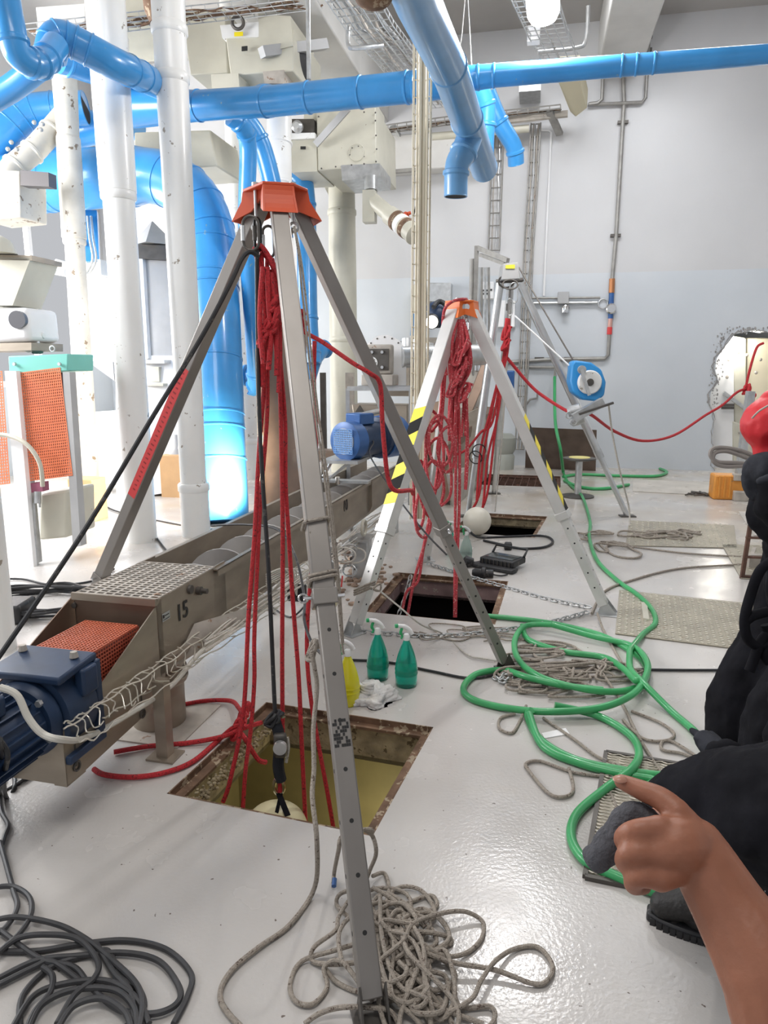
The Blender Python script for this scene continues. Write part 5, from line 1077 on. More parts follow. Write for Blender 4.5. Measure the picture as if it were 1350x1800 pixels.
# long red rope across the wall
rope('red_guide_rope', 'long red rope sagging across the bare wall from the silver tripod to the opening', 'rope', [[X(888, 625, 7.2), X(930, 675, 7.2), X(960, 700, 7.1), X(1005, 726, 6.85), X(1035, 727, 6.9), X(1080, 758, 7.6), X(1130, 775, 8.2), X(1185, 765, 8.7), X(1240, 730, 9.2), X(1270, 712, 9.4), X(1295, 690, 9.5), X(1312, 683, 9.6)]], .016, red_rope)
t = thing('red_anchor_rope', 'red rope with knots hanging inside the wall opening', 'rope', X(1320, 730, 9.6))
for pp in ([(1311, 682), (1318, 650), (1330, 612), (1342, 603)], [(1312, 683), (1320, 690), (1325, 710), (1335, 728)], [(1318, 690), (1320, 705), (1319, 722)]):
    MB().tube(smooth([X(px, py, 9.6) for px, py in pp], 6), .017, 7).build('strand', red_rope, t)
knot(X(1313, 684, 9.58), .05, .016, red_rope, t, 4); knot(X(1321, 700, 9.58), .05, .016, red_rope, t, 7)
# chains
def chain(label, pts, link=.034, r=.0035, m_=galv):
    S = smooth(pts, 12); t = thing('chain', label, 'chain', S[0]); acc = 0; proto = None; k = 0; pos = [S[0]]; target = link * .8
    for a, b_ in zip(S, S[1:]):
        seg = (b_ - a).length
        while acc + seg >= target:
            f_ = (target - acc) / seg; a = a.lerp(b_, f_); seg = (b_ - a).length; acc = 0; pos.append(a)
        acc += seg
    me = None
    for i in range(len(pos) - 1):
        d = (pos[i + 1] - pos[i]).normalized()
        if me is None:
            mb = MB(); P3 = [V((x_ * link * .5, y_ * link * .3, 0)) for x_, y_ in ((-1.1, 0), (-.8, .8), (0, 1), (.8, .8), (1.1, 0), (.8, -.8), (0, -1), (-.8, -.8))]; mb.tube(P3, r, 5, True)
            me = bpy.data.meshes.new('chain_link'); me.from_pydata([tuple(v) for v in mb.v], [], mb.f); me.materials.append(m_); me.polygons.foreach_set('use_smooth', [True] * len(me.polygons))
        o = bpy.data.objects.new('chain_link', me); COL.objects.link(o); o.parent = t; q = d.to_track_quat('X', 'Z') @ Matrix.Rotation(math.radians(90 * (i % 2) + 20), 3, 'X').to_quaternion()
        o.rotation_mode = 'QUATERNION'; o.rotation_quaternion = q; o.location = (pos[i] + pos[i + 1]) / 2 - t.location
chain('steel chain lying from beside the second hatch to the striped tripod right foot', [F(752, 990, .02), F(830, 1015, .01), F(900, 1035, .01), F(960, 1052, .01), F(1040, 1068, .02)], .05, .005)
chain('steel chain running from the striped tripod left foot across the floor behind the bottles', [F(630, 1110, .01), F(700, 1115, .01), F(760, 1118, .01), F(850, 1112, .01), F(960, 1095, .01), F(1040, 1074, .02)], .05, .005)
chain('steel chain hanging into the second hatch beside the faded rope', [X(722, 1012, 4.9), X(712, 1050, 4.85), X(700, 1082, 4.8)], .045, .005)
chain('coiled end of steel chain at the near tripod right foot', [F(868, 1190, .01), F(885, 1198, .02), F(900, 1190, .02), F(890, 1184, .03), F(878, 1196, .03)], .04, .005)
# ================================================================== screw conveyor in front
AC = math.radians(13.8); CD = V((math.sin(AC), math.cos(AC), 0)); CL = V((-math.cos(AC), math.sin(AC), 0)); CO = V((-.93, 2.77, 0))
def CV(s, w_, z): return CO + CD * s + CL * w_ + UP * z
CAX = (CD, CL, UP); ZT = .62; CW = .385
T = thing('screw_conveyor', 'long dull stainless screw conveyor trough with 15 printed on its hopper', 'conveyor', CV(0, .2, 0))
def PR(px, py, w_=0.0): return PLN(px, py, CV(0, w_, 0), CL)
# U trough
n = 10; prof = [(0, ZT), (0, .34)] + [(CW / 2 - CW / 2 * math.cos(math.pi * k / n), .34 - .08 * math.sin(math.pi * k / n)) for k in range(1, n)] + [(CW, .34), (CW, ZT)]
for (s0, s1) in ((.5, 1.9), (1.9, 3.35), (3.35, 4.7)):
    m = MB()
    for k in range(len(prof) - 1):
        (w0, z0), (w1, z1) = prof[k], prof[k + 1]; m.poly([CV(s0, w0, z0), CV(s1, w0, z0), CV(s1, w1, z1), CV(s0, w1, z1)], (CV(0, CW / 2, .5) - CV(0, (w0 + w1) / 2, (z0 + z1) / 2)).normalized() * .004)
    o = m.build('trough_section', stain, T)
    m = MB()
    for w_ in (-.012, CW + .012): m.poly([CV(s0, w_ - .014, ZT - .004), CV(s1, w_ - .014, ZT - .004), CV(s1, w_ + .014, ZT - .004), CV(s0, w_ + .014, ZT - .004)], UP * .006)
    m.poly([CV(s0, -.026, ZT - .03), CV(s1, -.026, ZT - .03), CV(s1, -.026, ZT + .002), CV(s0, -.026, ZT + .002)], CL * .004)
    m.build('rim', stain, o)
    m = MB(); m.poly([CV(s1 - .006, -.03, ZT - .01), CV(s1 - .006, -.004, ZT), CV(s1 - .006, -.004, .34), CV(s1 - .006, -.03, .40)], CD * .012); m.build('joint_flange', stain, o)
# screw
m = MB(); R = .165; zc = .435; steps = 330; s_a, s_b = .55, 4.5; turns = 12.5; base = 0
for i in range(steps + 1):
    f_ = i / steps; th = 2 * math.pi * turns * f_; s = s_a + (s_b - s_a) * f_; e = CL * math.cos(th) + UP * math.sin(th); c = CV(s, CW / 2, zc)
    m.v += [c + e * .035, c + e * R, c + e * R + CD * .012, c + e * .035 + CD * .012]
for i in range(steps):
    A = 4 * i; B = A + 4
    for k in range(4): m.f.append((A + k, A + (k + 1) % 4, B + (k + 1) % 4, B + k))
o = m.build('screw_flight', mat('dusty_flight', (.46, .45, .44), .7, .1, .12, 6), T)
MB().cyl(CV(.3, CW / 2, zc), CV(4.6, CW / 2, zc), .036).build('screw_shaft', stain, T)
# hopper section
HA = PR(272, 1062); m = MB()
hs = .62
m.poly([CV(-.0, 0, ZT + .012), CV(hs, 0, ZT + .012), CV(hs, 0, .36), CV(.42, 0, .30), CV(0, 0, .30)], CL * .005)
m.poly([CV(-.0, CW, ZT + .012), CV(hs, CW, ZT + .012), CV(hs, CW, .36), CV(.42, CW, .30), CV(0, CW, .30)], -CL * .005)
hop = m.build('hopper', stain, T)
MB().poly([CV(.0, .0, ZT + .014), CV(0, CW, ZT + .014), CV(0, CW, .36), CV(0, 0, .36)], CD * .006).build('front_plate', stain_brn, T)
MB().poly([CV(-.012, -.004, ZT - .014), CV(-.012, CW + .004, ZT - .014), CV(-.012, CW + .004, ZT + .016), CV(-.012, -.004, ZT + .016)], CD * .012).build('front_lip', stain, T)
MB().poly([CV(0.01, .005, .31), CV(.4, .005, .31), CV(.4, CW - .005, .31), CV(0.01, CW - .005, .31)], UP * .006).build('hopper_floor', dark_st, T)
MB().grid(CV(.01, -.002, ZT + .006), CV(.52, -.002, ZT + .006) - CV(.01, -.002, ZT + .006), CL * (CW + .004), 17, 9, .011, .005).build('grating', dust, T, smooth_=False)
# side plates carrying the motor
pl = [PR(272, 1070), PR(147, 1248), PR(117, 1267), PR(112, 1280), PR(118, 1384), PR(286, 1228), CV(.04, 0, .30), CV(.04, 0, ZT)]
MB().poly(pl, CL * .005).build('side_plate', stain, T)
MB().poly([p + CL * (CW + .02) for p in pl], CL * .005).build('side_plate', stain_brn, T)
a = PR(118, 1384); MB().poly([a, a + CD * .10, a + CD * .10 - CL * -.05, a + CL * .05], UP * .005).build('foot_flange', stain, T)
MB().poly([a + UP * .005, a + CL * CW + UP * .005, a + CL * CW + UP * .16 + CD * .0, a + UP * .16], CD * .006).build('end_plate', stain, T)
for (px, py) in ((133, 1330), (249, 1240)):
    p = PR(px, py); MB().beam(p + UP * .045, p - UP * .035, .008, .004, CL).ring(p - UP * .035 - CL * .003, CL, .016, .004, 6, 18).build('slotted_bolt', dark_st, T)
MB().lathe(PR(347, 1038) , -CL, [(.02, 0), (.02, .02), (.012, .022), (.012, .05)], 12).lathe(PR(333, 1036), -CL, [(.022, 0), (.02, .012)], 12).build('side_bolt', dark_st, T)
MB().lathe(PR(133, 1063, CW), CD * -1, [(.014, 0), (.012, .015)], 10).build('corner_bolt', dark_st, T)
tp = PR(320, 1075); text('15', .105, tp - CL * .003, CD, UP, ink, T)
for k in range(4): tpp = PR(283 + 0, 1084 + k * 0)
a = PR(284, 1080); MB().poly([a - CL * .002, a - CL * .002 + CD * .06, a - CL * .002 + CD * .06 - UP * .035, a - CL * .002 - UP * .035], -CL * .001).build('rating_plate', galv, T)
MB().poly([a - CL * .004 + CD * .004 - UP * .006, a - CL * .004 + CD * .014 - UP * .006, a - CL * .004 + CD * .014 - UP * .02, a - CL * .004 + CD * .004 - UP * .02], -CL * .0006).poly([a - CL * .004 + CD * .018 - UP * .010, a - CL * .004 + CD * .05 - UP * .010, a - CL * .004 + CD * .05 - UP * .014, a - CL * .004 + CD * .018 - UP * .014], -CL * .0006).poly([a - CL * .004 + CD * .004 - UP * .027, a - CL * .004 + CD * .054 - UP * .027, a - CL * .004 + CD * .054 - UP * .029, a - CL * .004 + CD * .004 - UP * .029], -CL * .0006).build('plate_print', ink, T)
tp = PR(607, 889); text('10', .12, tp - CL * .003, CD, UP, ink, T)
# outlet under hopper
oc = CV(.16, .12, 0)
MB().lathe(oc, UP, [(.115, .0), (.115, .2)], 28).build('outlet_pipe', stain, T)
MB().lathe(oc + UP * .2, UP, [(.13, 0), (.135, .012), (.135, .024), (.118, .03), (.13, .06), (.118, .07)], 28).build('outlet_collar', stain, T)
MB().lathe(oc + UP * .26, UP, [(.117, 0), (.16, .1)], 28).build('outlet_cone', stain, T)
MB().poly([oc + CD * .2 - CL * .2, oc + CD * .2 + CL * .2, oc - CD * .2 + CL * .2, oc - CD * .2 - CL * .2], UP * .006).build('outlet_base_plate', dust, T)
lg = F(291, 1330); MB().beam(lg + UP * .008, V((lg.x, lg.y, .335)), .05, .05, CD).build('leg', stain, T); MB().box(lg + UP * .005, (.1, .12, .008), CAX).build('leg_foot', stain, T)
for s in (2.05, 4.1):
    for w_ in (-.04, CW + .04): MB().beam(CV(s, w_, 0), CV(s, w_, .42), .09, .09, CD).build('leg', galv, T)
# chute bracket sheets on the right
MB().poly([CV(.28, -.01, .42), CV(.62, -.14, .40), CV(.55, -.14, .36), CV(.1, -.01, .30)], UP * .01).build('side_bracket', dust, T)
MB().box(CV(2.55, -.16, .31), (.22, .14, .02), CAX).build('support_shelf', galv, T); MB().poly([CV(2.48, -.22, .30), CV(2.62, -.22, .30), CV(2.62, -.22, 0), CV(2.48, -.22, 0)], CL * .12).build('support_post', galv, T, bevel=.006)
MB().ring(CV(2.5, -.19, .40), CL, .055, .012, 8, 24).build('cable_bow', cream, T)
MB().box(CV(3.15, CW / 2, ZT + .02), (.10, CW + .12, .02), CAX).build('cross_bracket', galv, T); MB().cyl(CV(3.1, .2, ZT), CV(3.1, .2, ZT + .06), .02).build('bracket_bolt', chrome, T)
# red guard and motor
G0 = CV(-.43, .03, .25); L_ = CD * .34; Wd = CL * .24
g = MB(); g.grid(G0 + UP * .30, L_, Wd, 24, 16, .0045, .003); g.build('mesh_guard_top', mat('guard_top_red', (.55, .13, .06), .5, 0, .2, 8), T, smooth_=False)  # top mesh is a paler red than the side mesh
g = MB(); g.grid(G0, L_, UP * .30, 22, 20, .0045, .003); g.build('mesh_guard_side', mesh_rd, T, smooth_=False)
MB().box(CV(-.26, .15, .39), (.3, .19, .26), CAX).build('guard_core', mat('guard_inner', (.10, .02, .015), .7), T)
M_ = thing('gear_motor', 'dark blue gear motor at the left edge on the end of the front conveyor', 'motor', CV(-.5, .13, .2))
gc = CV(-.5, .13, .40)
MB().lathe(gc - CD * .10, CD, [(.10, 0), (.155, .01), (.16, .05), (.16, .15), (.14, .18)], 32).build('gear_housing', navy, M_)
MB().poly([CV(-.62, -.02, .535), CV(-.42, -.02, .55), CV(-.42, .27, .55), CV(-.62, .27, .535)], UP * .028).build('top_plate', navy, M_, bevel=.008)
MB().poly([CV(-.44, -.025, .27), CV(-.41, -.025, .27), CV(-.41, -.025, .55), CV(-.44, -.025, .55)], CL * .03).build('rib', navy, M_, bevel=.005)
MB().box(CV(-.48, -.015, .5), (.08, .04, .10), CAX).build('lug', navy, M_, bevel=.01)
MB().box(CV(-.5, .13, .255), (.2, .3, .03), CAX).build('foot_plate', navy, M_, bevel=.005)
MB().lathe(gc - CD * .14, CD, [(.12, 0), (.135, .02), (.135, .04)], 32).build('flange', navy, M_)
MB().lathe(gc - CD * .52 - UP * .01, CD, [(.09, 0), (.105, .02), (.105, .38)], 28).build('motor_body', navy, M_)
for k in range(20):
    th = 2 * math.pi * k / 20; e = CL * math.cos(th) + UP * math.sin(th); MB().beam(gc - CD * .46 - UP * .01 + e * .112, gc - CD * .16 - UP * .01 + e * .112, .022, .005, CD.cross(e)).build('cooling_fin', navy, M_)
for k in range(6):
    th = 2 * math.pi * k / 6 + .3; e = CL * math.cos(th) + UP * math.sin(th); MB().lathe(gc - CD * .145 + e * .125, -CD, [(.012, 0), (.012, .014)], 6).build('flange_bolt', galv, M_)
MB().box(gc - CD * .32 + UP * .125, (.14, .12, .07), CAX).build('terminal_box', navy, M_, bevel=.01)
for (px, py) in ((40, 1143), (130, 1155)): MB().lathe(F(px, py, .577), UP, [(.016, 0), (.012, .02)], 8).build('plate_bolt', dust, M_)
wire = mat('galvanised_wire', (.66, .63, .55), .4, .6, .1, 20)
MB().tube(smooth([X(0, 1208, 2.1), X(30, 1222, 2.1), X(50, 1262, 2.1), X(75, 1290, 2.1), X(110, 1300, 2.12), PR(140, 1296) - CL * .02, PR(200, 1262) - CL * .03, PR(280, 1205) - CL * .05, PR(360, 1140, -.08), PR(450, 1080, -.1), PR(560, 1010, -.1)], 8), .0105, 8).build('motor_cable', mat('pale_cable', (.60, .58, .52), .5), label='pale grey cable looping from the blue gear motor along the wire tray', cat='cable')
# wire tray along the conveyor
t = thing('wire_cable_tray', 'bent wire cable tray hooked along the right side of the front conveyor', 'cable tray', CV(-.3, -.03, .28))
rn = random.Random(6)
lines = [[(112, 1272), (150, 1252), (200, 1215), (280, 1163), (360, 1105), (460, 1035), (560, 975)], [(112, 1284), (200, 1222), (290, 1168), (380, 1105), (470, 1045), (565, 985)],
         [(133, 1302), (170, 1296), (215, 1258), (290, 1208), (350, 1162), (430, 1110), (500, 1060), (570, 1010)], [(180, 1262), (240, 1228), (300, 1190), (355, 1150), (440, 1090), (560, 1000)]]
for i, ln in enumerate(lines):
    P3 = [PR(px, py, -.03 - .03 * (i % 3)) for px, py in ln]; S = smooth(P3, 8); S = [p + UP * (.006 * math.sin(k * 1.3 + i)) for k, p in enumerate(S)]
    MB().tube(S, .0032, 5).build('long_wire', wire, t)
m = MB()
for k in range(34):
    f_ = k / 34; x_ = 118 + 440 * f_; y_ = 1270 - 300 * f_; 
    m.tube(smooth([PR(x_, y_, -.03), PR(x_ + rn.uniform(8, 22), y_ + rn.uniform(0, 10), -.05), PR(x_ + rn.uniform(10, 24), y_ + 26 + rn.uniform(-6, 8), -.09), PR(x_ + rn.uniform(20, 40), y_ + 24, -.09)], 3), .0026, 5)
m.build('cross_wires', wire, t, kind='stuff')
m = MB()
t2_ = thing('cable_bundle', 'tangled pale cables running along the conveyor side toward the striped tripod', 'cable', CV(1.5, -.1, .2))
for k in range(9):
    P3 = [PR(360 + 330 * j / 7, 1130 - 232 * j / 7 + rn.uniform(-9, 9) + 3 * k - 10, -.06 - .012 * k) for j in range(8)]
    MB().tube(smooth(P3, 5), .0035 + .0012 * (k % 3), 6).build('cable', (MATS['pale_cable'], dust, grey_ropeb)[k % 3], t2_)
for k in range(8):
    c = PR(590 + rn.uniform(-30, 40), 985 + rn.uniform(-25, 30), -.15); MB().ring(c, V((rn.uniform(-.6, .6), -1, rn.uniform(-.3, .6))), rn.uniform(.03, .06), .006, 6, 18, 1.4).build('cable_loop', (MATS['pale_cable'], galv, dark_st)[k % 3], t2_)
for k in range(5): MB().tube(smooth([PR(468, 1010 + 4 * k, -.1), PR(500 + 6 * k, 1000, -.12), PR(520, 1030 + 3 * k, -.12), PR(532, 1048, -.1)], 5), .005, 6).build('cable_tail', MATS['pale_cable'], t2_)
MB().box(PR(522, 1042, -.1), (.08, .1, .09), CAX).build('black_plug_box', black, label='small black box with cables under the conveyor beside the red ropes', cat='box', bevel=.01)
MB().tube(smooth([F(330 + 150, 1078, .01), F(470, 1062, .01), F(510, 1085, .01), F(540, 1060, .02)], 6), .006, 6).build('black_lead', black, label='short black lead on the floor below the small black box', cat='cable')
t = thing('terminal_cluster', 'cluster of bright metal terminals and labels hanging at the conveyor side', 'terminals', PR(608, 1000, -.1))
for k in range(22):
    c = PR(595 + rn.uniform(-28, 34), 975 + rn.uniform(-25, 32), -.13); MB().box(c, (rn.uniform(.008, .03), .01, rn.uniform(.01, .03)), CAX).build('terminal', (chrome, galv, dark_st, white_pl)[k % 4], t)
MB().beam(PR(602, 1012, -.15), PR(600, 1032, -.15), .01, .004).build('red_tag', redtxt, t)
m = MB()
for k in range(130): m.ball(F(640 + rn.gauss(0, 26), 1003 + rn.gauss(0, 20), .008), rn.uniform(.008, .03), (1.3, 1, rn.uniform(.5, .9)), 3)
m.build('rubble', mat('brown_rubble', (.33, .24, .18), .9, 0, .4, 12), label='brown rubble and debris heaped beside the conveyor near the striped tripod left leg', cat='rubble', kind='stuff')

# ================================================================== second drive: motor, round housing, stainless frame
M2 = thing('gear_motor', 'bright blue electric motor with a square-holed fan cover above the conveyor trough', 'motor', X(605, 800, 5.7))
mc = X(604, 776, 5.55); md = (E1 * .42 + E2 * .9).normalized()
MB().lathe(mc, md, [(.09, 0), (.118, .012), (.12, .10), (.11, .11)], 32).build('fan_cover', bright_motor, M2)
g = MB(); a_ = V((md.y, -md.x, 0)); g.grid(mc - md * .006 - a_ * .075 - UP * .075, a_ * .15, UP * .15, 11, 11, .004, .003); g.build('fan_grille', mat('pale_motor_blue', (.16, .34, .68), .4), M2, smooth_=False)
MB().lathe(mc - md * .002, md, [(.08, 0), (.08, .002)], 24).build('grille_back', galv, M2)
MB().lathe(mc + md * .11, md, [(.105, 0), (.105, .2), (.13, .21), (.13, .25)], 28).build('motor_body', navy, M2)
MB().box(mc + md * .16 + UP * .13, (.14, .12, .07), (md, a_, UP)).build('terminal_box', bright_motor, M2, bevel=.01)
MB().lathe(mc + md * .36, md, [(.14, 0), (.14, .16), (.08, .2)], 20).build('gear_housing', bright_motor, M2)
MB().tube(smooth([mc + md * .16 + UP * .15, mc + md * .3 + UP * .17 - a_ * -.1, mc + md * .38 + UP * .05 + a_ * .12, mc + md * .42 - UP * .12 + a_ * .14], 6), .016, 8).build('grey_cable', galv, M2)
MB().tube(smooth([mc + UP * .1, mc + md * .2 + a_ * .13, X(650, 800, 5.5), X(690, 862, 5.2), X(742, 930, 4.6), X(785, 975, 4.4)], 6), .006, 6).build('thin_black_cable', black, M2)
MB().box(X(612, 806, 5.75), (.5, .3, .025), CAX).build('base_plate', galv, M2)
MB().beam(X(585, 808, 5.6), X(568, 838, 5.6), .02, .02).beam(X(615, 812, 5.6), X(578, 842, 5.6), .02, .02).build('brace', galv, M2)
for ch in [c_ for c_ in bpy.data.objects if c_.parent == M2 and c_.name.split('.')[0] not in ('base_plate', 'brace', 'thin_black_cable')]:
    k_ = mc - V(M2.location); ch.data.transform(Matrix.Translation(k_) @ Matrix.Scale(1.28, 4) @ Matrix.Translation(-k_))
B2 = thing('inlet_housing', 'white round-topped flange housing with a brown square plate on a stainless frame', 'housing', X(672, 770, 6.6))
hcx = X(676, 628, 6.7); pts = [hcx + E1 * (.205 * math.cos(a_)) + UP * (.205 * math.sin(a_)) for a_ in [math.pi * k / 20 for k in range(21)]] + [hcx - E1 * .205 - UP * .26, hcx + E1 * .205 - UP * .26]
MB().poly(pts, E2 * .02).build('round_flange', white_pl, B2)
m = MB()
for k in range(9): a_ = math.pi * k / 8; m.ball(hcx + E1 * (.185 * math.cos(a_)) + UP * (.185 * math.sin(a_)) - E2 * .004, .008, (1, 1, 1), 4)
m.build('flange_bolts', dark_st, B2)
sq = X(668, 632, 6.55); MB().box(sq, (.25, .08, .27), (E1, E2, UP)).build('square_plate', dust, B2, bevel=.02); MB().box(sq - E2 * .045, (.18, .02, .19), (E1, E2, UP)).build('dark_recess', dark_st, B2)
MB().lathe(sq - E2 * .056 - E1 * .065 - UP * .03, -E2, [(.055, 0), (.055, .006)], 20).build('perforated_disc', white, B2)
m = MB()
for i in range(-3, 4):
    for j in range(-3, 4):
        if i * i + j * j < 10: m.lathe(sq - E2 * .063 - E1 * (.065 + i * .014) - UP * (.03 + j * .014), -E2, [(.0045, 0), (.0045, .001)], 6)
m.build('disc_holes', ink, B2)
for dx, dz in ((-.06, .065), (.035, .065), (.035, -.07)): MB().lathe(sq - E2 * .05 + E1 * dx + UP * dz, -E2, [(.02, 0), (.014, .03)], 12).build('nut', chrome, B2)
MB().cyl(hcx + E1 * .15 + E2 * .02, hcx + E1 * .9 + E2 * .5 + UP * .03, .10, sides=20).build('side_duct', galv, B2)
MB().box(X(668, 668, 6.6), (.3, .25, .1), (E1, E2, UP)).build('lower_box', dust, B2, bevel=.01)
fr = [X(611, 683, 6.6), X(722, 683, 6.5)]; zb = CV(0, 0, ZT).z
for p in fr: MB().beam(p, V((p.x, p.y, .3)), .035, .035).build('frame_post', galv, B2)
MB().beam(fr[0], fr[1], .04, .04).build('frame_beam', galv, B2); MB().beam(fr[0] + E2 * .4, fr[1] + E2 * .4, .04, .04).build('frame_beam', galv, B2)
MB().poly([X(618, 710, 6.75), X(716, 712, 6.7), X(716, 770, 6.7), X(625, 770, 6.75)], E2 * .3).build('inlet_box', stain, B2, bevel=.01)
MB().poly([X(622, 728, 6.7), X(632, 712, 6.7), X(642, 728, 6.7)], E2 * .02).build('gusset', dark_st, B2)
for (x0, x1) in ((562, 571), (607, 621)):
    MB().poly([V((X(x0, 655, 8.6).x, X(x0, 655, 8.6).y, X(x0, 655, 8.6).z)), V((X(x1, 655, 8.6).x, X(x0, 655, 8.6).y, X(x0, 655, 8.6).z)), V((X(x1, 655, 8.6).x, X(x0, 655, 8.6).y, 0)), V((X(x0, 655, 8.6).x, X(x0, 655, 8.6).y, 0))], E2 * .05).build('slotted_upright', (dark_st if x0 < 600 else dust), label=('dark slotted upright post left of the cream pipe column' if x0 < 600 else 'brownish upright sheet right of the cream pipe column'), cat='post')
MB().box(X(560, 800, 7.6), (.5, .2, .12), (E1, E2, UP)).build('brown_ledge', stain_brn, label='brown sheet ledge behind the blue electric motor', cat='ledge')
MB().box(X(880, 845, 8.9), (.01, .01, .01)) 

# ================================================================== small things on the floor
def spray(label, px, py, col, liq, h=.31, lean=0, head=(.03, .38, .14), dirx=-1, group=None):
    g = F(px, py); k = h / .31; kr = k * 1.18; t = thing('spray_bottle', label, 'spray bottle', g, group)
    body = [(0, 0), (.036, 0), (.042, .008), (.0435, .05), (.0440, .09), (.041, .115), (.034, .15), (.022, .19), (.015, .215), (.014, .222)]
    MB().lathe(g, UP, [(r * (kr if z < .15 * 1.4 else k), z * k) for r, z in body], 28).build('bottle', col, t)
    MB().lathe(g, UP, [(.0435 * kr + .0012, .058 * k), (.0443 * kr + .0014, .062 * k), (.0435 * kr + .0012, .066 * k)], 28).lathe(g, UP, [(.044 * kr + .001, .078 * k), (.0447 * kr + .001, .082 * k), (.0435 * kr + .001, .087 * k)], 28).build('body_ridge', col, t)
    MB().lathe(g + UP * .222 * k, UP, [(.017, 0), (.017, .022), (.012, .03)], 20).build('collar_ring', white_pl, t)
    c = g + UP * .25 * k; D_ = V((dirx, -.25, 0)).normalized()
    MB().tube(smooth([c - D_ * .028 + UP * -.002, c - D_ * .012 + UP * .022, c + D_ * .015 + UP * .040, c + D_ * .045 + UP * .046], 5), [.011] * 3 + [.012] * 8 + [.010] * 5, 10).build('spray_head', white_pl, t)
    MB().lathe(c + D_ * .045 + UP * .046, D_, [(.011, 0), (.010, .014)], 8).build('nozzle', mat('green_plastic', head, .4), t)
    MB().tube(smooth([c + D_ * .022 + UP * .036, c + D_ * .030 + UP * .01, c + D_ * .022 - UP * .008, c + D_ * .028 - UP * .022], 5), [.008] * 8 + [.006] * 8, 8).build('trigger', MATS['green_plastic'], t)
    return t
gl = mat('green_bottle_plastic', (.02, .58, .42), .12, 0, trans=.7, coat=.4, ior=1.3); yl = mat('yellow_bottle_plastic', (.85, .78, .02), .25, trans=.15, coat=.3); cl = mat('clear_green_plastic', (.55, .68, .62), .15, trans=.5, ior=1.2)
spray('left one of the two green spray bottles standing behind the crumpled cloth', 664, 1192, gl, gl, .335)
spray('right one of the two green spray bottles, beside the crumpled cloth', 714, 1204, gl, gl, .335)
spray('yellow spray bottle half hidden by the nearest tripod front leg', 612, 1236, yl, yl, .335)
spray('green spray bottle far behind, beside the cream ball', 796, 975, gl, gl, .30)
spray('clear spray bottle with green trigger, far behind beside the cream ball', 819, 985, cl, cl, .30)
# crumpled cloth
g = F(652, 1226); bm = bmesh.new(); bmesh.ops.create_icosphere(bm, subdivisions=5, radius=1); from mathutils import noise
for v in bm.verts:
    q = v.co.copy(); n1 = noise.noise(q * 1.6 + V((3, 1, 2))); n2 = noise.turbulence(q * 3.4, 3, True); ang = math.atan2(q.y, q.x)
    rr1 = .105 * (1 + .35 * n1 + .12 * math.sin(5 * ang + 1)); v.co = V((q.x * rr1 * 1.05, q.y * rr1 * 1.15, max(q.z, -.1) * .055 * (1 + .9 * n1)))
    v.co += q * (.028 * (n2 - .4)); v.co.z = max(v.co.z, 0)
me = bpy.data.meshes.new('crumpled_cloth'); bm.to_mesh(me); bm.free(); me.polygons.foreach_set('use_smooth', [True] * len(me.polygons)); me.materials.append(mat('white_rag', (.74, .73, .71), .9, 0, .12, 30, bump=.4, bscale=120))
o = bpy.data.objects.new('crumpled_cloth', me); COL.objects.link(o); o.location = g + UP * .001; o['label'] = 'crumpled white cloth on the floor in front of the green spray bottles'; o['category'] = 'cloth'
m = MB()
for k in range(5): m.tube(smooth([g + V((-.02 + .03 * math.cos(a_ * .8 + k), -.02 + .028 * math.sin(a_ * .8 + k), .05 + .006 * k + .01 * math.sin(a_))) for a_ in range(7)], 5), .008, 8)
o2 = m.build('folds', MATS['white_rag'], o)
# flood lamp on the floor
t = thing('flood_lamp', 'black folding flood lamp lying on the floor beside the second hatch', 'lamp', F(875, 1004)); g = F(878, 998)
d1 = (F(915, 1000) - F(850, 988)).normalized(); d2 = V((-d1.y, d1.x, 0))
MB().box(g + UP * .055 + d2 * .05, (.30, .22, .05), (d1, d2, (UP))).build('lamp_body', black, t, bevel=.01); MB().box(g + UP * .02 - d2 * .08, (.36, .10, .03), (d1, d2, UP)).build('stand_foot', black, t, bevel=.008)
MB().box(g + UP * .082 + d2 * .05, (.24, .14, .006), (d1, d2, UP)).build('lamp_glass', mat('dark_glass', (.08, .09, .09), .1), t)
MB().tube([g + d1 * -.14 + d2 * .14 + UP * .08, g + d1 * -.14 + d2 * .2 + UP * .13, g + d1 * .14 + d2 * .2 + UP * .13, g + d1 * .14 + d2 * .14 + UP * .08], .011, 8).build('handle', black, t)
m = MB()
for k in range(8): m.box(g + UP * .05 - d2 * .062 + d1 * (-.12 + .034 * k), (.006, .01, .05), (d1, d2, UP))
m.build('heat_fins', dark_st, t)
t = thing('power_connector', 'black rubber power connector lying left of the flood lamp', 'connector', F(845, 1008))
MB().lathe(F(830, 1006, .035), F(860, 1008, .035) - F(830, 1006, .035), [(.02, 0), (.034, .02), (.034, .07), (.045, .075), (.045, .10), (.03, .105), (.03, .16)], 20).build('body', black, t)
MB().tube(smooth([F(860, 1009, .02), F(880, 1012, .01), F(892, 1010, .01)], 5), .006, 6).build('lead', black, t)
t = thing('looped_power_cable', 'black power cable with an inline plug looping over the floor near the cream ball', 'cable', F(900, 955))
MB().tube(smooth(FL([(822, 930, .1), (835, 942, .04), (850, 945), (900, 943), (955, 942), (972, 952), (955, 962), (915, 964), (885, 958), (850, 950)], .01), 7), .011, 8).build('cable', black, t)
MB().lathe(F(886, 960, .03), E1, [(.02, 0), (.04, .01), (.04, .06), (.02, .07)], 16).build('inline_plug', black, t)
MB().tube(smooth(FL([(818, 988, .04), (835, 990), (850, 986)], .015), 6), .014, 8).build('short_lead', black, t); MB().lathe(F(815, 987, .04), E1, [(.03, 0), (.05, .02), (.03, .08)], 16).build('plug', black, t)
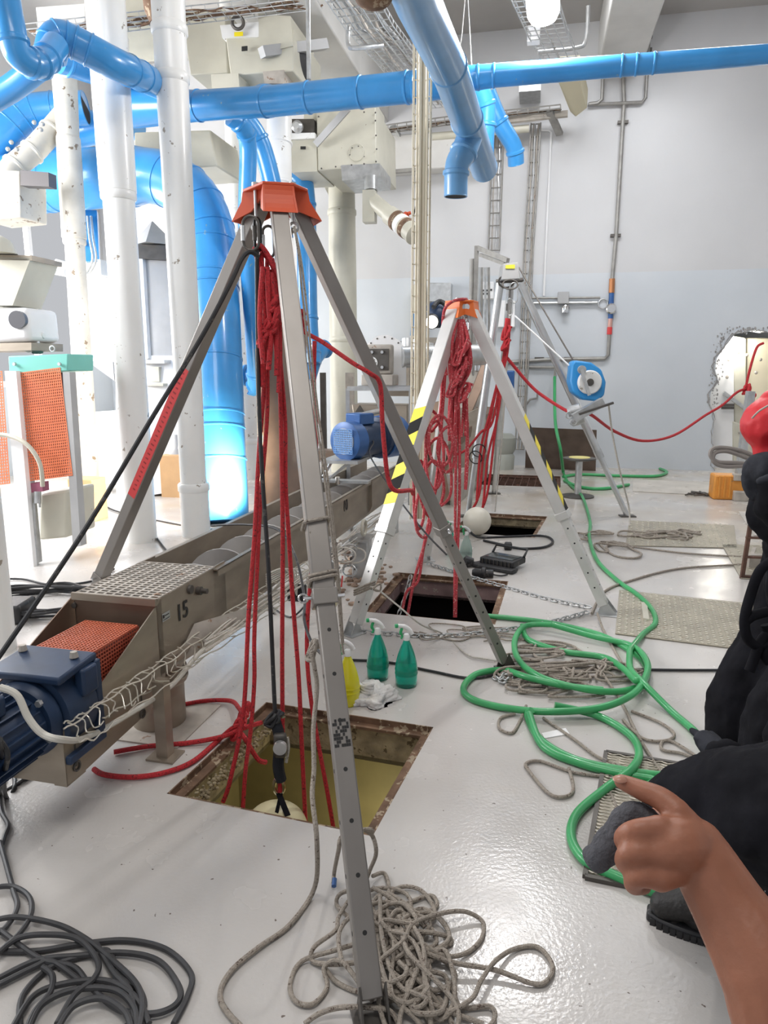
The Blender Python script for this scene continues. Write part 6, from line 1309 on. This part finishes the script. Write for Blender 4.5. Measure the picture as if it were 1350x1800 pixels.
MB().ball(F(838, 940, .0) + UP * .135, .135, (1, 1, 1), 18).build('cream_ball', mat('speckled_cream', (.74, .70, .60), .4, 0, .05, 5, (.15, .12, .08), 26, .72), label='cream ball with dark specks resting beside the third hatch', cat='ball')
# orange jack & post near the opening
t = thing('orange_jack', 'orange machine block with a grey post standing by the wall opening', 'machine', F(1282, 884)); g = F(1282, 876)
MB().box(g + UP * .15 - E1 * .02, (.40, .25, .30), (E1, E2, UP)).build('orange_body', mat('worn_orange', (.72, .30, .05), .5, 0, .15, 10, (.3, .2, .1), 14, .68), t, bevel=.02)
for k in range(3): MB().box(g + UP * .16 - E1 * (.16 - .06 * k) - E2 * .13, (.02, .02, .26), (E1, E2, UP)).build('rib', MATS['worn_orange'], t)
MB().beam(g + UP * .05 + E1 * .08, g + UP * 1.3 + E1 * .12, .12, .08, E1).build('grey_post', galv, t); MB().box(g + UP * .06 + E1 * .08 - E2 * .14, (.16, .12, .12), (E1, E2, UP)).build('clamp', dust, t, bevel=.01); MB().box(g + UP * .28 + E1 * .1 - E2 * .1, (.22, .12, .08), (E1, E2, UP)).build('clamp', dust, t, bevel=.01)
t = thing('grey_loops', 'two grey hose loops sticking out left of the dark jacket, before the opening', 'hose', X(1300, 810, 3.0))
for pp in ([(1345, 812), (1310, 795), (1280, 788), (1255, 788), (1249, 800), (1262, 812), (1300, 814), (1345, 822)], [(1345, 818), (1300, 800), (1275, 793), (1256, 797), (1255, 812), (1275, 820), (1320, 818)]):
    MB().tube(smooth([X(px, py, 3.0) for px, py in pp], 7), .009, 8).build('loop', mat('taupe_hose', (.28, .25, .23), .5), t)
MB().tube(smooth([X(1360, 960, 2.8), X(1350, 1010, 2.8), X(1325, 1100, 2.8), X(1305, 1150, 2.8), X(1296, 1230, 2.8), F(1296, 1262, .01)], 7), .0085, 8).build('hanging_hose', grey_ropeb, label='grey line hanging down to the floor beside the standing person', cat='line')
t = thing('small_ladder', 'small black metal ladder stand behind the standing person', 'ladder', F(1330, 1015))
for (xa, xb) in ((1304, 1313), (1346, 1349)):
    MB().beam(F(xa, 1017), F(xa, 1017) + UP * .62 + E1 * .03, .028, .02).build('rail', rust_dk, t)
gA, gB = F(1304, 1017), F(1346, 1019)
for z in (.02, .17, .32, .47, .60): MB().beam(gA + UP * z, gB + UP * z, .03, .015).build('rung', rust_dk, t)
MB().beam(F(1318, 985), F(1326, 965), .03, .03).box(F(1325, 985, .06), (.10, .06, .10)).build('floor_clamp', dust, label='small metal clamp on the tread plate by the ladder', cat='clamp')
MB().box(F(1300, 1018, 0) + V((0, 0, 0)), (.001, .001, .001))
for k, (px, py) in enumerate(((1195, 1160), )): pass
t = thing('dark_twigs', 'dark scraps of cord on the floor left of the orange block', 'scraps', F(1225, 868))
for k in range(6): MB().tube(smooth(FL([(1205 + 5 * k, 870 - (k % 3) * 3), (1222 + 4 * k, 866 + (k % 2) * 4), (1245, 868 + k % 3)], .02), 4), .012, 5).build('scrap', dark_st, t)
# machine in the opening
op = E2 * (WD + .12)
def WO(px, py, off=-.35): return W(px, py, off)
t = thing('cream_cabinet', 'cream riveted machine casing standing inside the wall opening', 'cabinet', WO(1330, 815, -.5))
MB().poly([WO(1240, 560, -.4), WO(1290, 560, -.4), WO(1290, 826, -.4), WO(1240, 826, -.4)], E2 * .05).build('left_panel', white_pl, t)
MB().poly([WO(1290, 590, -.42), WO(1312, 594, -.42), WO(1312, 770, -.42), WO(1290, 740, -.42)], E2 * .3).build('middle_panel', cream, t, bevel=.02)
MB().poly([WO(1312, 594, -.5), WO(1400, 594, -.5), WO(1400, 790, -.5), WO(1312, 760, -.5)], E2 * .4).build('right_panel', mat('warm_cream_panel', (.66, .60, .45), .5), t, bevel=.02)
MB().poly([WO(1288, 740, -.38), WO(1370, 770, -.38), WO(1370, 826, -.38), WO(1288, 826, -.38)], E2 * .3).build('lower_panel', cream, t, bevel=.02)
MB().beam(WO(1272, 690, -.36), WO(1380, 770, -.36), .05, .05).build('slanting_edge', galv, t); MB().beam(WO(1268, 712, -.3), WO(1290, 712, -.3), .05, .04).beam(WO(1268, 717, -.3), WO(1290, 717, -.3), .03, .04).build('hinge_bar', dark_st, t)
m = MB()
for (px, py) in ((1298, 618), (1281, 632), (1313, 624), (1337, 632), (1278, 663), (1329, 655), (1284, 600), (1300, 760), (1308, 772), (1320, 740)): m.ball(WO(px, py, -.36), .028, (1, .4, 1), 5)
m.build('rivets', dust, t, kind='stuff')
light('opening_fill_light', 'POINT', WO(1300, 640, 0) * 1 + E2 * .2 + UP * .3, 15, (1, .95, .85), .1)

# ================================================================== people
def blob(name, m_, parent, segs, balls=(), voxel=.008, sm=6, disp=0, dscale=.12, label=None, cat=None):
    mb = MB()
    for pts, rs in segs: S = smooth(pts, 5); n = len(S); K = len(pts) - 1; R_ = []
    for pts, rs in segs:
        S = smooth(pts, 5); n = len(S) - 1; R_ = []
        for i in range(n + 1):
            u = i / n * (len(pts) - 1); k = min(int(u), len(pts) - 2); R_.append(rs[k] + (rs[k + 1] - rs[k]) * (u - k))
        mb.tube(S, R_, 14); mb.ball(pts[0], rs[0], (1, 1, 1), 8); mb.ball(pts[-1], rs[-1], (1, 1, 1), 8)
    for c, r, sc in balls: mb.ball(c, r, sc, 10)
    o = mb.build(name, m_, parent, label=label, cat=cat); r = o.modifiers.new('r', 'REMESH'); r.mode = 'VOXEL'; r.voxel_size = voxel; r.use_smooth_shade = True
    s = o.modifiers.new('s', 'SMOOTH'); s.iterations = sm; s.factor = .6
    if disp:
        tx = bpy.data.textures.new(name, 'CLOUDS'); tx.noise_scale = dscale; d = o.modifiers.new('d', 'DISPLACE'); d.texture = tx; d.strength = disp; d.mid_level = .5
    return o
def head(o, c, f):        # face features blended into the body mesh list
    c = V(c); f = V(f).normalized(); s = V((-f.y, f.x, 0)); return [(c, .095, (1, 1, 1.22)), (c + f * .035 - UP * .05, .07, (1, 1, 1)), (c + f * .10 - UP * .01, .017, (1, 1, 1.5)), (c + f * .088 - UP * .055, .018, (1, 1, .6)), (c + s * .09, .024, (.7, 1, 1.3)), (c - s * .09, .024, (.7, 1, 1.3))]
def hand_segs(w_, k, d, side, r=.011):   # simple relaxed hand: wrist, direction, side vector (thumb side)
    w_ = V(w_); d = V(d).normalized(); side = V(side).normalized(); nrm = d.cross(side); out = [([w_, w_ + d * .05], [.028, .03])]
    for i, L_ in enumerate((.075, .083, .078, .062)):
        b_ = w_ + d * .075 + side * (.03 - .02 * i); out.append(([w_ + d * .03 + side * (.015 - .01 * i), b_, b_ + d * L_ * .5 + nrm * .008, b_ + d * L_ * .85 + nrm * .03], [.013, .0105, .0095, .008]))
    out.append(([w_ + d * .02 + side * .02, w_ + d * .045 + side * .05, w_ + d * .075 + side * .062], [.014, .012, .009])); return out
def boot(name, toe, heel, m_, parent, up=1):
    toe = V(toe); heel = V(heel); d = (toe - heel).normalized(); a = V((-d.y, d.x, 0)); L_ = (toe - heel).length
    out = []
    for k in range(17):
        u = k / 16; wd_ = .052 * (math.sin(math.pi * min(1, .12 + u * .88)) ** .4) * (.82 + .3 * u) if 0 < u < 1 else .02
        out.append((heel + d * L_ * u, wd_))
    sole = [c + a * w_ for c, w_ in out] + [c - a * w_ for c, w_ in reversed(out)]
    b_ = MB().poly(sole, UP * .028).build(name, black, parent, bevel=.006)
    m = MB()
    for k in range(1, 16):
        c, w_ = out[k]
        for s_ in (-1, 1): m.box(c + a * (w_ * s_) + UP * .010, (.014, .010, .022), (d, a, UP))
    m.build('sole_lugs', black, b_, kind='stuff')
    u_ = blob('upper', m_, b_, [([toe - d * .045 + UP * .052, heel + d * .16 + UP * .08, heel + d * .09 + UP * .10, heel + d * .055 + UP * .17], [.040, .046, .050, .052]), ([heel + d * .04 + UP * .05, heel + d * .15 + UP * .05], [.04, .045])], voxel=.005, sm=3)
    m = MB()
    for k in range(5):
        c = heel + d * (.10 + .022 * (4 - k)) + UP * (.098 + .013 * k); c = c + UP * .02 
        for s_ in (-1, 1): m.tube([c + a * .022 * s_ + d * .008, c - a * .022 * s_ - d * .006 + UP * .004], .0028, 6)
    m.build('laces', mat('brown_lace', (.12, .09, .06), .8), b_)
    return b_
# standing person at the right edge
PA = thing('person', 'standing person in black clothes with a red backpack, cut by the right edge', 'person', V((1.24, 1.98, 0)))
c = V((1.27, 1.97, 0))
hd = head(None, c + V((.03, 0, 1.70)), (1, .3, 0))
sh = [c + V((-.02, .19, 1.46)), c + V((-.02, -.19, 1.46))]
blob('body', skin, PA, [([c + V((0, 0, .95)), c + V((-.02, 0, 1.2)), c + V((-.03, 0, 1.42)), c + V((0, 0, 1.58))], [.13, .125, .12, .055]), ([c + V((0, .1, .93)), V((1.13, 2.06, .5)), V((1.15, 2.05, .09))], [.085, .055, .04]),
    ([c + V((0, -.1, .93)), V((1.16, 1.85, .5)), V((1.22, 1.83, .09))], [.085, .055, .04]), ([sh[0], c + V((.0, .24, 1.18)), c + V((.2, .18, 1.05))], [.05, .04, .028]), ([sh[1], X(1372, 890, 1.94), c + V((.18, -.2, 1.04))], [.05, .035, .028])]
    + hand_segs(c + V((.2, .18, 1.05)), 0, (1, 0, -.2), (0, 0, 1)) + hand_segs(c + V((.18, -.2, 1.04)), 0, (1, 0, -.2), (0, 0, 1)), hd, voxel=.008)
blob('hair', black, PA, [], [(c + V((.01, 0, 1.735)), .10, (1, 1, 1.05))], voxel=.008)
blob('trousers', cloth_bk, PA, [([c + V((0, .08, .98)), c + V((-.01, .1, .80)), V((1.105, 2.05, .52)), V((1.12, 2.06, .12))], [.13, .125, .095, .085]), ([c + V((0, -.08, .98)), c + V((-.01, -.1, .80)), V((1.12, 1.86, .50)), V((1.20, 1.84, .12))], [.13, .125, .10, .085])], voxel=.011, disp=.03, dscale=.09)
blob('jacket', cloth_bk, PA, [([c + V((0, 0, .93)), c + V((-.02, 0, 1.2)), c + V((-.03, 0, 1.44))], [.16, .155, .14]), ([sh[0], c + V((.0, .24, 1.18)), c + V((.16, .19, 1.07))], [.075, .065, .05]), ([sh[1], X(1366, 885, 1.92), c + V((.14, -.2, 1.06))], [.075, .06, .05]), ([X(1364, 895, 2.0), X(1378, 925, 2.0)], [.078, .062])], voxel=.011, disp=.035, dscale=.08)
blob('grey_hood', cloth_gy, PA, [([X(1322, 828, 1.95), X(1345, 822, 1.9), X(1380, 830, 1.9)], [.030, .045, .06]), ([X(1320, 840, 1.95), X(1330, 862, 1.95)], [.028, .03])], voxel=.008, disp=.02, dscale=.05)
blob('collar_stripe', cloth_gy, PA, [([X(1336, 846, 1.84), X(1362, 838, 1.82)], [.012, .014])], voxel=.006)
for (toe, heel) in ((V((1.30, 2.10, 0)), V((1.04, 2.04, 0))), (V((1.40, 1.84, 0)), V((1.12, 1.82, 0)))): boot('boot', toe, heel, cloth_bk, PA)
bp = blob('backpack', bag_red, PA, [([X(1352, 745, 1.98), X(1400, 742, 1.98)], [.075, .10]), ([X(1362, 790, 1.98), X(1400, 775, 1.98)], [.055, .08]), ([X(1372, 715, 1.98), X(1400, 725, 1.98)], [.06, .08])], voxel=.007, disp=.012, dscale=.05)
MB().tube(smooth([X(1322, 735, 1.9), X(1335, 722, 1.88), X(1352, 712, 1.88)], 4), .0025, 6).build('zip_pull', dust, bp)
t = thing('black_rope_coils', 'thick black rope loops hanging at the waist of the standing person', 'rope', X(1330, 1180, 1.9))
for pp in ([(1358, 985), (1335, 1005), (1318, 1050), (1309, 1090), (1313, 1120), (1330, 1135), (1352, 1130)], [(1310, 1092), (1325, 1082), (1350, 1075)], [(1372, 1100), (1348, 1115), (1334, 1135), (1325, 1160), (1317, 1180)], [(1346, 1098), (1352, 1120), (1345, 1150), (1352, 1165)]):
    MB().tube(smooth([X(px, py, 1.88) for px, py in pp], 8), .0135, 10).build('loop', cloth_bk, t)
# crouching person
PB = thing('person', 'crouching person in black trousers and boot with a black gloved hand, right edge', 'person', V((1.15, 1.5, 0)))
kn = X(1188, 1412, 1.72); hip = X(1440, 1440, 1.5); toe = F(1136, 1610); heel = toe + V((.262, -.115, 0)); ank = heel + V((-.06, .03, .12))
kn2 = V((1.02, 1.28, .45)); hip2 = hip + V((.06, -.18, -.02)); tor = hip + V((.10, -.06, .0)); chest = tor + V((-.02, .05, .42)); gl_h = X(1232, 1296, 1.78)
blob('body', skin, PB, [([hip, kn, ank], [.09, .06, .042]), ([hip2, hip2 + V((-.22, -.12, .10)), hip2 + V((-.10, -.1, -.40))], [.09, .06, .042]), ([tor, tor + V((-.02, .02, .2)), chest, chest + V((-.06, .02, .16))], [.13, .12, .12, .055]),
    ([chest + V((-.06, .15, .03)), X(1400, 1385, 1.62), X(1275, 1335, 1.68)], [.05, .04, .026]), ([chest + V((0, -.17, .03)), chest + V((-.06, -.24, -.2)), chest + V((.16, -.22, -.3))], [.05, .04, .028])] + hand_segs(chest + V((.16, -.22, -.3)), 0, (1, 0, -.3), (0, 0, 1)),
    head(None, chest + V((-.10, .04, .28)), (-1, .6, -.2)), voxel=.009)
blob('hair', black, PB, [], [(chest + V((-.08, .03, .32)), .10, (1, 1, 1.02))], voxel=.009)
blob('trousers', cloth_bk, PB, [([hip, hip.lerp(kn, .5), kn, kn.lerp(ank, .45) , ank + UP * .02], [.17, .145, .075, .085, .075]), ([hip2, hip2 + V((-.22, -.12, .10)), hip2 + V((-.10, -.1, -.36))], [.13, .095, .08]), ([tor - UP * .05, tor + UP * .1], [.16, .15])], voxel=.011, disp=.035, dscale=.08)
blob('jacket', cloth_bk, PB, [([tor + UP * .05, chest], [.155, .15]), ([chest + V((-.06, .15, .03)), X(1400, 1385, 1.62), X(1272, 1334, 1.68)], [.075, .085, .045]), ([chest + V((0, -.17, .03)), chest + V((-.06, -.24, -.2)), chest + V((.14, -.22, -.28))], [.07, .06, .05])], voxel=.011, disp=.03, dscale=.06)
blob('black_glove', cloth_gy, PB, [([X(1300, 1350, 1.66), X(1265, 1325, 1.7), X(1240, 1302, 1.74)], [.042, .034, .026]), ([X(1245, 1305, 1.74), X(1228, 1292, 1.76), X(1216, 1284, 1.78)], [.016, .011, .008]), ([X(1250, 1312, 1.73), X(1236, 1302, 1.73), X(1224, 1298, 1.74)], [.014, .010, .008]), ([X(1256, 1320, 1.73), X(1244, 1315, 1.72), X(1234, 1312, 1.72)], [.014, .010, .008]), ([X(1262, 1328, 1.72), X(1252, 1326, 1.71), X(1244, 1325, 1.71)], [.012, .009, .007]), ([X(1268, 1312, 1.74), X(1258, 1298, 1.78), X(1250, 1290, 1.80)], [.014, .011, .009])], voxel=.004, sm=4)
MB().ring(X(1268, 1346, 1.6), (0, -1, .3), .007, .0022, 6, 16).build('eyelet', chrome, PB)
boot('boot', toe, heel, mat('worn_boot_leather', (.02, .018, .017), .6, 0, .3, 20, bump=.5, bscale=60), PB)
boot('boot', hip2 + V((-.30, -.14, -hip2.z)), hip2 + V((-.06, -.08, -hip2.z)), MATS['worn_boot_leather'], PB)
# person whose bare arm reaches in from the lower right
PC = thing('person', 'person whose bare forearm and hand with a grey glove reach in at lower right', 'person', V((.95, -.15, 0)))
el = X(1450, 1900, .72); wr = X(1222, 1492, .85); shl = V((.66, .22, 1.20)); pel = V((.98, -.2, .90)); che = V((.82, .05, 1.25)); neck = V((.78, .10, 1.42))
sg = [([shl, (shl + el) / 2 + V((.02, 0, 0)), el, X(1348, 1705, .78), X(1280, 1592, .82), wr], [.062, .052, .050, .053, .043, .036])]
P_ = lambda *a: X(*a)
def dd(x, y, d): return X(x, y, d)
# palm web + knuckles
kk = [dd(1190, 1428, .855), dd(1158, 1458, .835), dd(1150, 1500, .825), dd(1160, 1542, .82)]
for q in kk: sg.append(([wr, wr.lerp(q, .5), q], [.032, .024, .0165]))
sg.append(([wr, dd(1190, 1485, .835), dd(1165, 1495, .83)], [.034, .033, .024]))
sg += [([kk[0], dd(1162, 1404, .87), dd(1125, 1388, .885), dd(1092, 1374, .90)], [.0165, .0145, .0125, .0095]),
       ([kk[1], dd(1112, 1462, .835), dd(1096, 1478, .855), dd(1118, 1492, .885)], [.016, .0128, .0118, .0095]),
       ([kk[2], dd(1108, 1500, .825), dd(1098, 1517, .845), dd(1120, 1526, .875)], [.0155, .0128, .0115, .0095]),
       ([kk[3], dd(1122, 1540, .82), dd(1114, 1555, .84), dd(1132, 1558, .865)], [.015, .0125, .0115, .0095]),
       ([dd(1205, 1470, .875), dd(1180, 1440, .895), dd(1150, 1438, .91), dd(1128, 1448, .905)], [.018, .015, .0125, .010])]
sg += [([che, neck, neck + UP * .08], [.10, .055, .05]), ([pel, (pel + che) / 2, che], [.13, .12, .13]), ([pel + V((-.08, .02, 0)), V((.86, -.16, .48)), V((.88, -.2, .09))], [.085, .06, .042]), ([pel + V((.1, -.05, 0)), V((1.1, -.22, .48)), V((1.1, -.28, .09))], [.085, .06, .042]), ([che, shl], [.08, .065]), ([che, V((1.0, -.05, 1.28)), V((1.12, -.12, 1.0)), V((1.1, .05, .85))], [.08, .06, .045, .03])]
sg += hand_segs(V((1.1, .05, .85)), 0, (0, .5, -1), (-1, 0, 0))
blob('body', skin, PC, sg, head(None, V((.76, .14, 1.60)), (-.2, 1, -.2)), voxel=.0034, sm=3)
blob('hair', black, PC, [], [(V((.765, .12, 1.64)), .098, (1, 1, 1.02))], voxel=.009)
blob('shirt', cloth_bk, PC, [([pel, (pel + che) / 2, che], [.15, .145, .155]), ([che, shl, shl.lerp(el, .25)], [.10, .085, .078]), ([che, V((1.0, -.05, 1.28)), V((1.08, -.1, 1.1))], [.1, .08, .07])], voxel=.011, disp=.02, dscale=.08)
blob('trousers', cloth_bk, PC, [([pel + V((-.06, .0, 0)), V((.86, -.16, .48)), V((.88, -.2, .12))], [.135, .095, .085]), ([pel + V((.08, -.04, 0)), V((1.1, -.22, .48)), V((1.1, -.28, .12))], [.135, .095, .085])], voxel=.011, disp=.02, dscale=.08)
for (toe, heel) in ((V((.84, .0, 0)), V((.89, -.26, 0))), (V((1.07, -.08, 0)), V((1.11, -.34, 0)))): boot('boot', toe, heel, cloth_bk, PC)
nl = MB()
nl.ball(dd(1090, 1370, .892), .008, (1.2, 1, .5), 6); nl.build('index_nail', mat('nail', (.40, .2, .14), .35), PC)
# grey knitted glove held in the fist
o = blob('held_glove', glove_m, None, [([dd(1150, 1455, .87), dd(1130, 1436, .88), dd(1103, 1436, .885), dd(1085, 1460, .885), dd(1068, 1488, .88), dd(1050, 1510, .88)], [.015, .016, .017, .017, .020, .016]), ([dd(1075, 1470, .885), dd(1062, 1496, .885), dd(1042, 1504, .885)], [.016, .017, .013])], voxel=.0035, sm=4, disp=.006, dscale=.02, label='dark grey knitted glove hanging from the fist at lower right', cat='glove')

# groups for repeated things
GR = {'rescue_tripod': 'rescue tripods over the hatches', 'floor_hatch': 'open hatches in the floor', 'tread_plate': 'tread plate covers in the floor', 'floor_cover': 'flush floor covers', 'spray_bottle': 'spray bottles on the floor',
      'grey_rope_pile': 'grey rope piles on the floor', 'chain': 'steel chains', 'carabiner': 'carabiners under the tripod heads', 'blue_duct': 'blue air ducts overhead', 'white_pipe_column': 'vertical pipe columns', 'person': 'people at the right',
      'wall_cable_ladder': 'cable ladders on the back wall', 'ceiling_cable_tray': 'cable trays under the ceiling', 'control_box': 'control boxes at the back', 'wall_conduit': 'conduits on the back wall', 'wall_pipe': 'pipes on the back wall', 'black_cable_coil': 'black cable coils on the floor',
      'gear_motor': 'blue motors on the conveyors', 'cardboard_box': 'cartons behind the columns', 'conduit_bracket': 'conduit brackets under the ceiling', 'slotted_upright': 'uprights by the cream pipe column', 'red_rope_tackle': 'red rope tackles', 'tray_bracket': 'brackets under the wall tray'}
for o in list(bpy.data.objects):
    if o.parent is None and o.get('label') and not o.get('group'):
        s_ = o.name.split('.')[0]
        if s_ in GR: o['group'] = GR[s_]
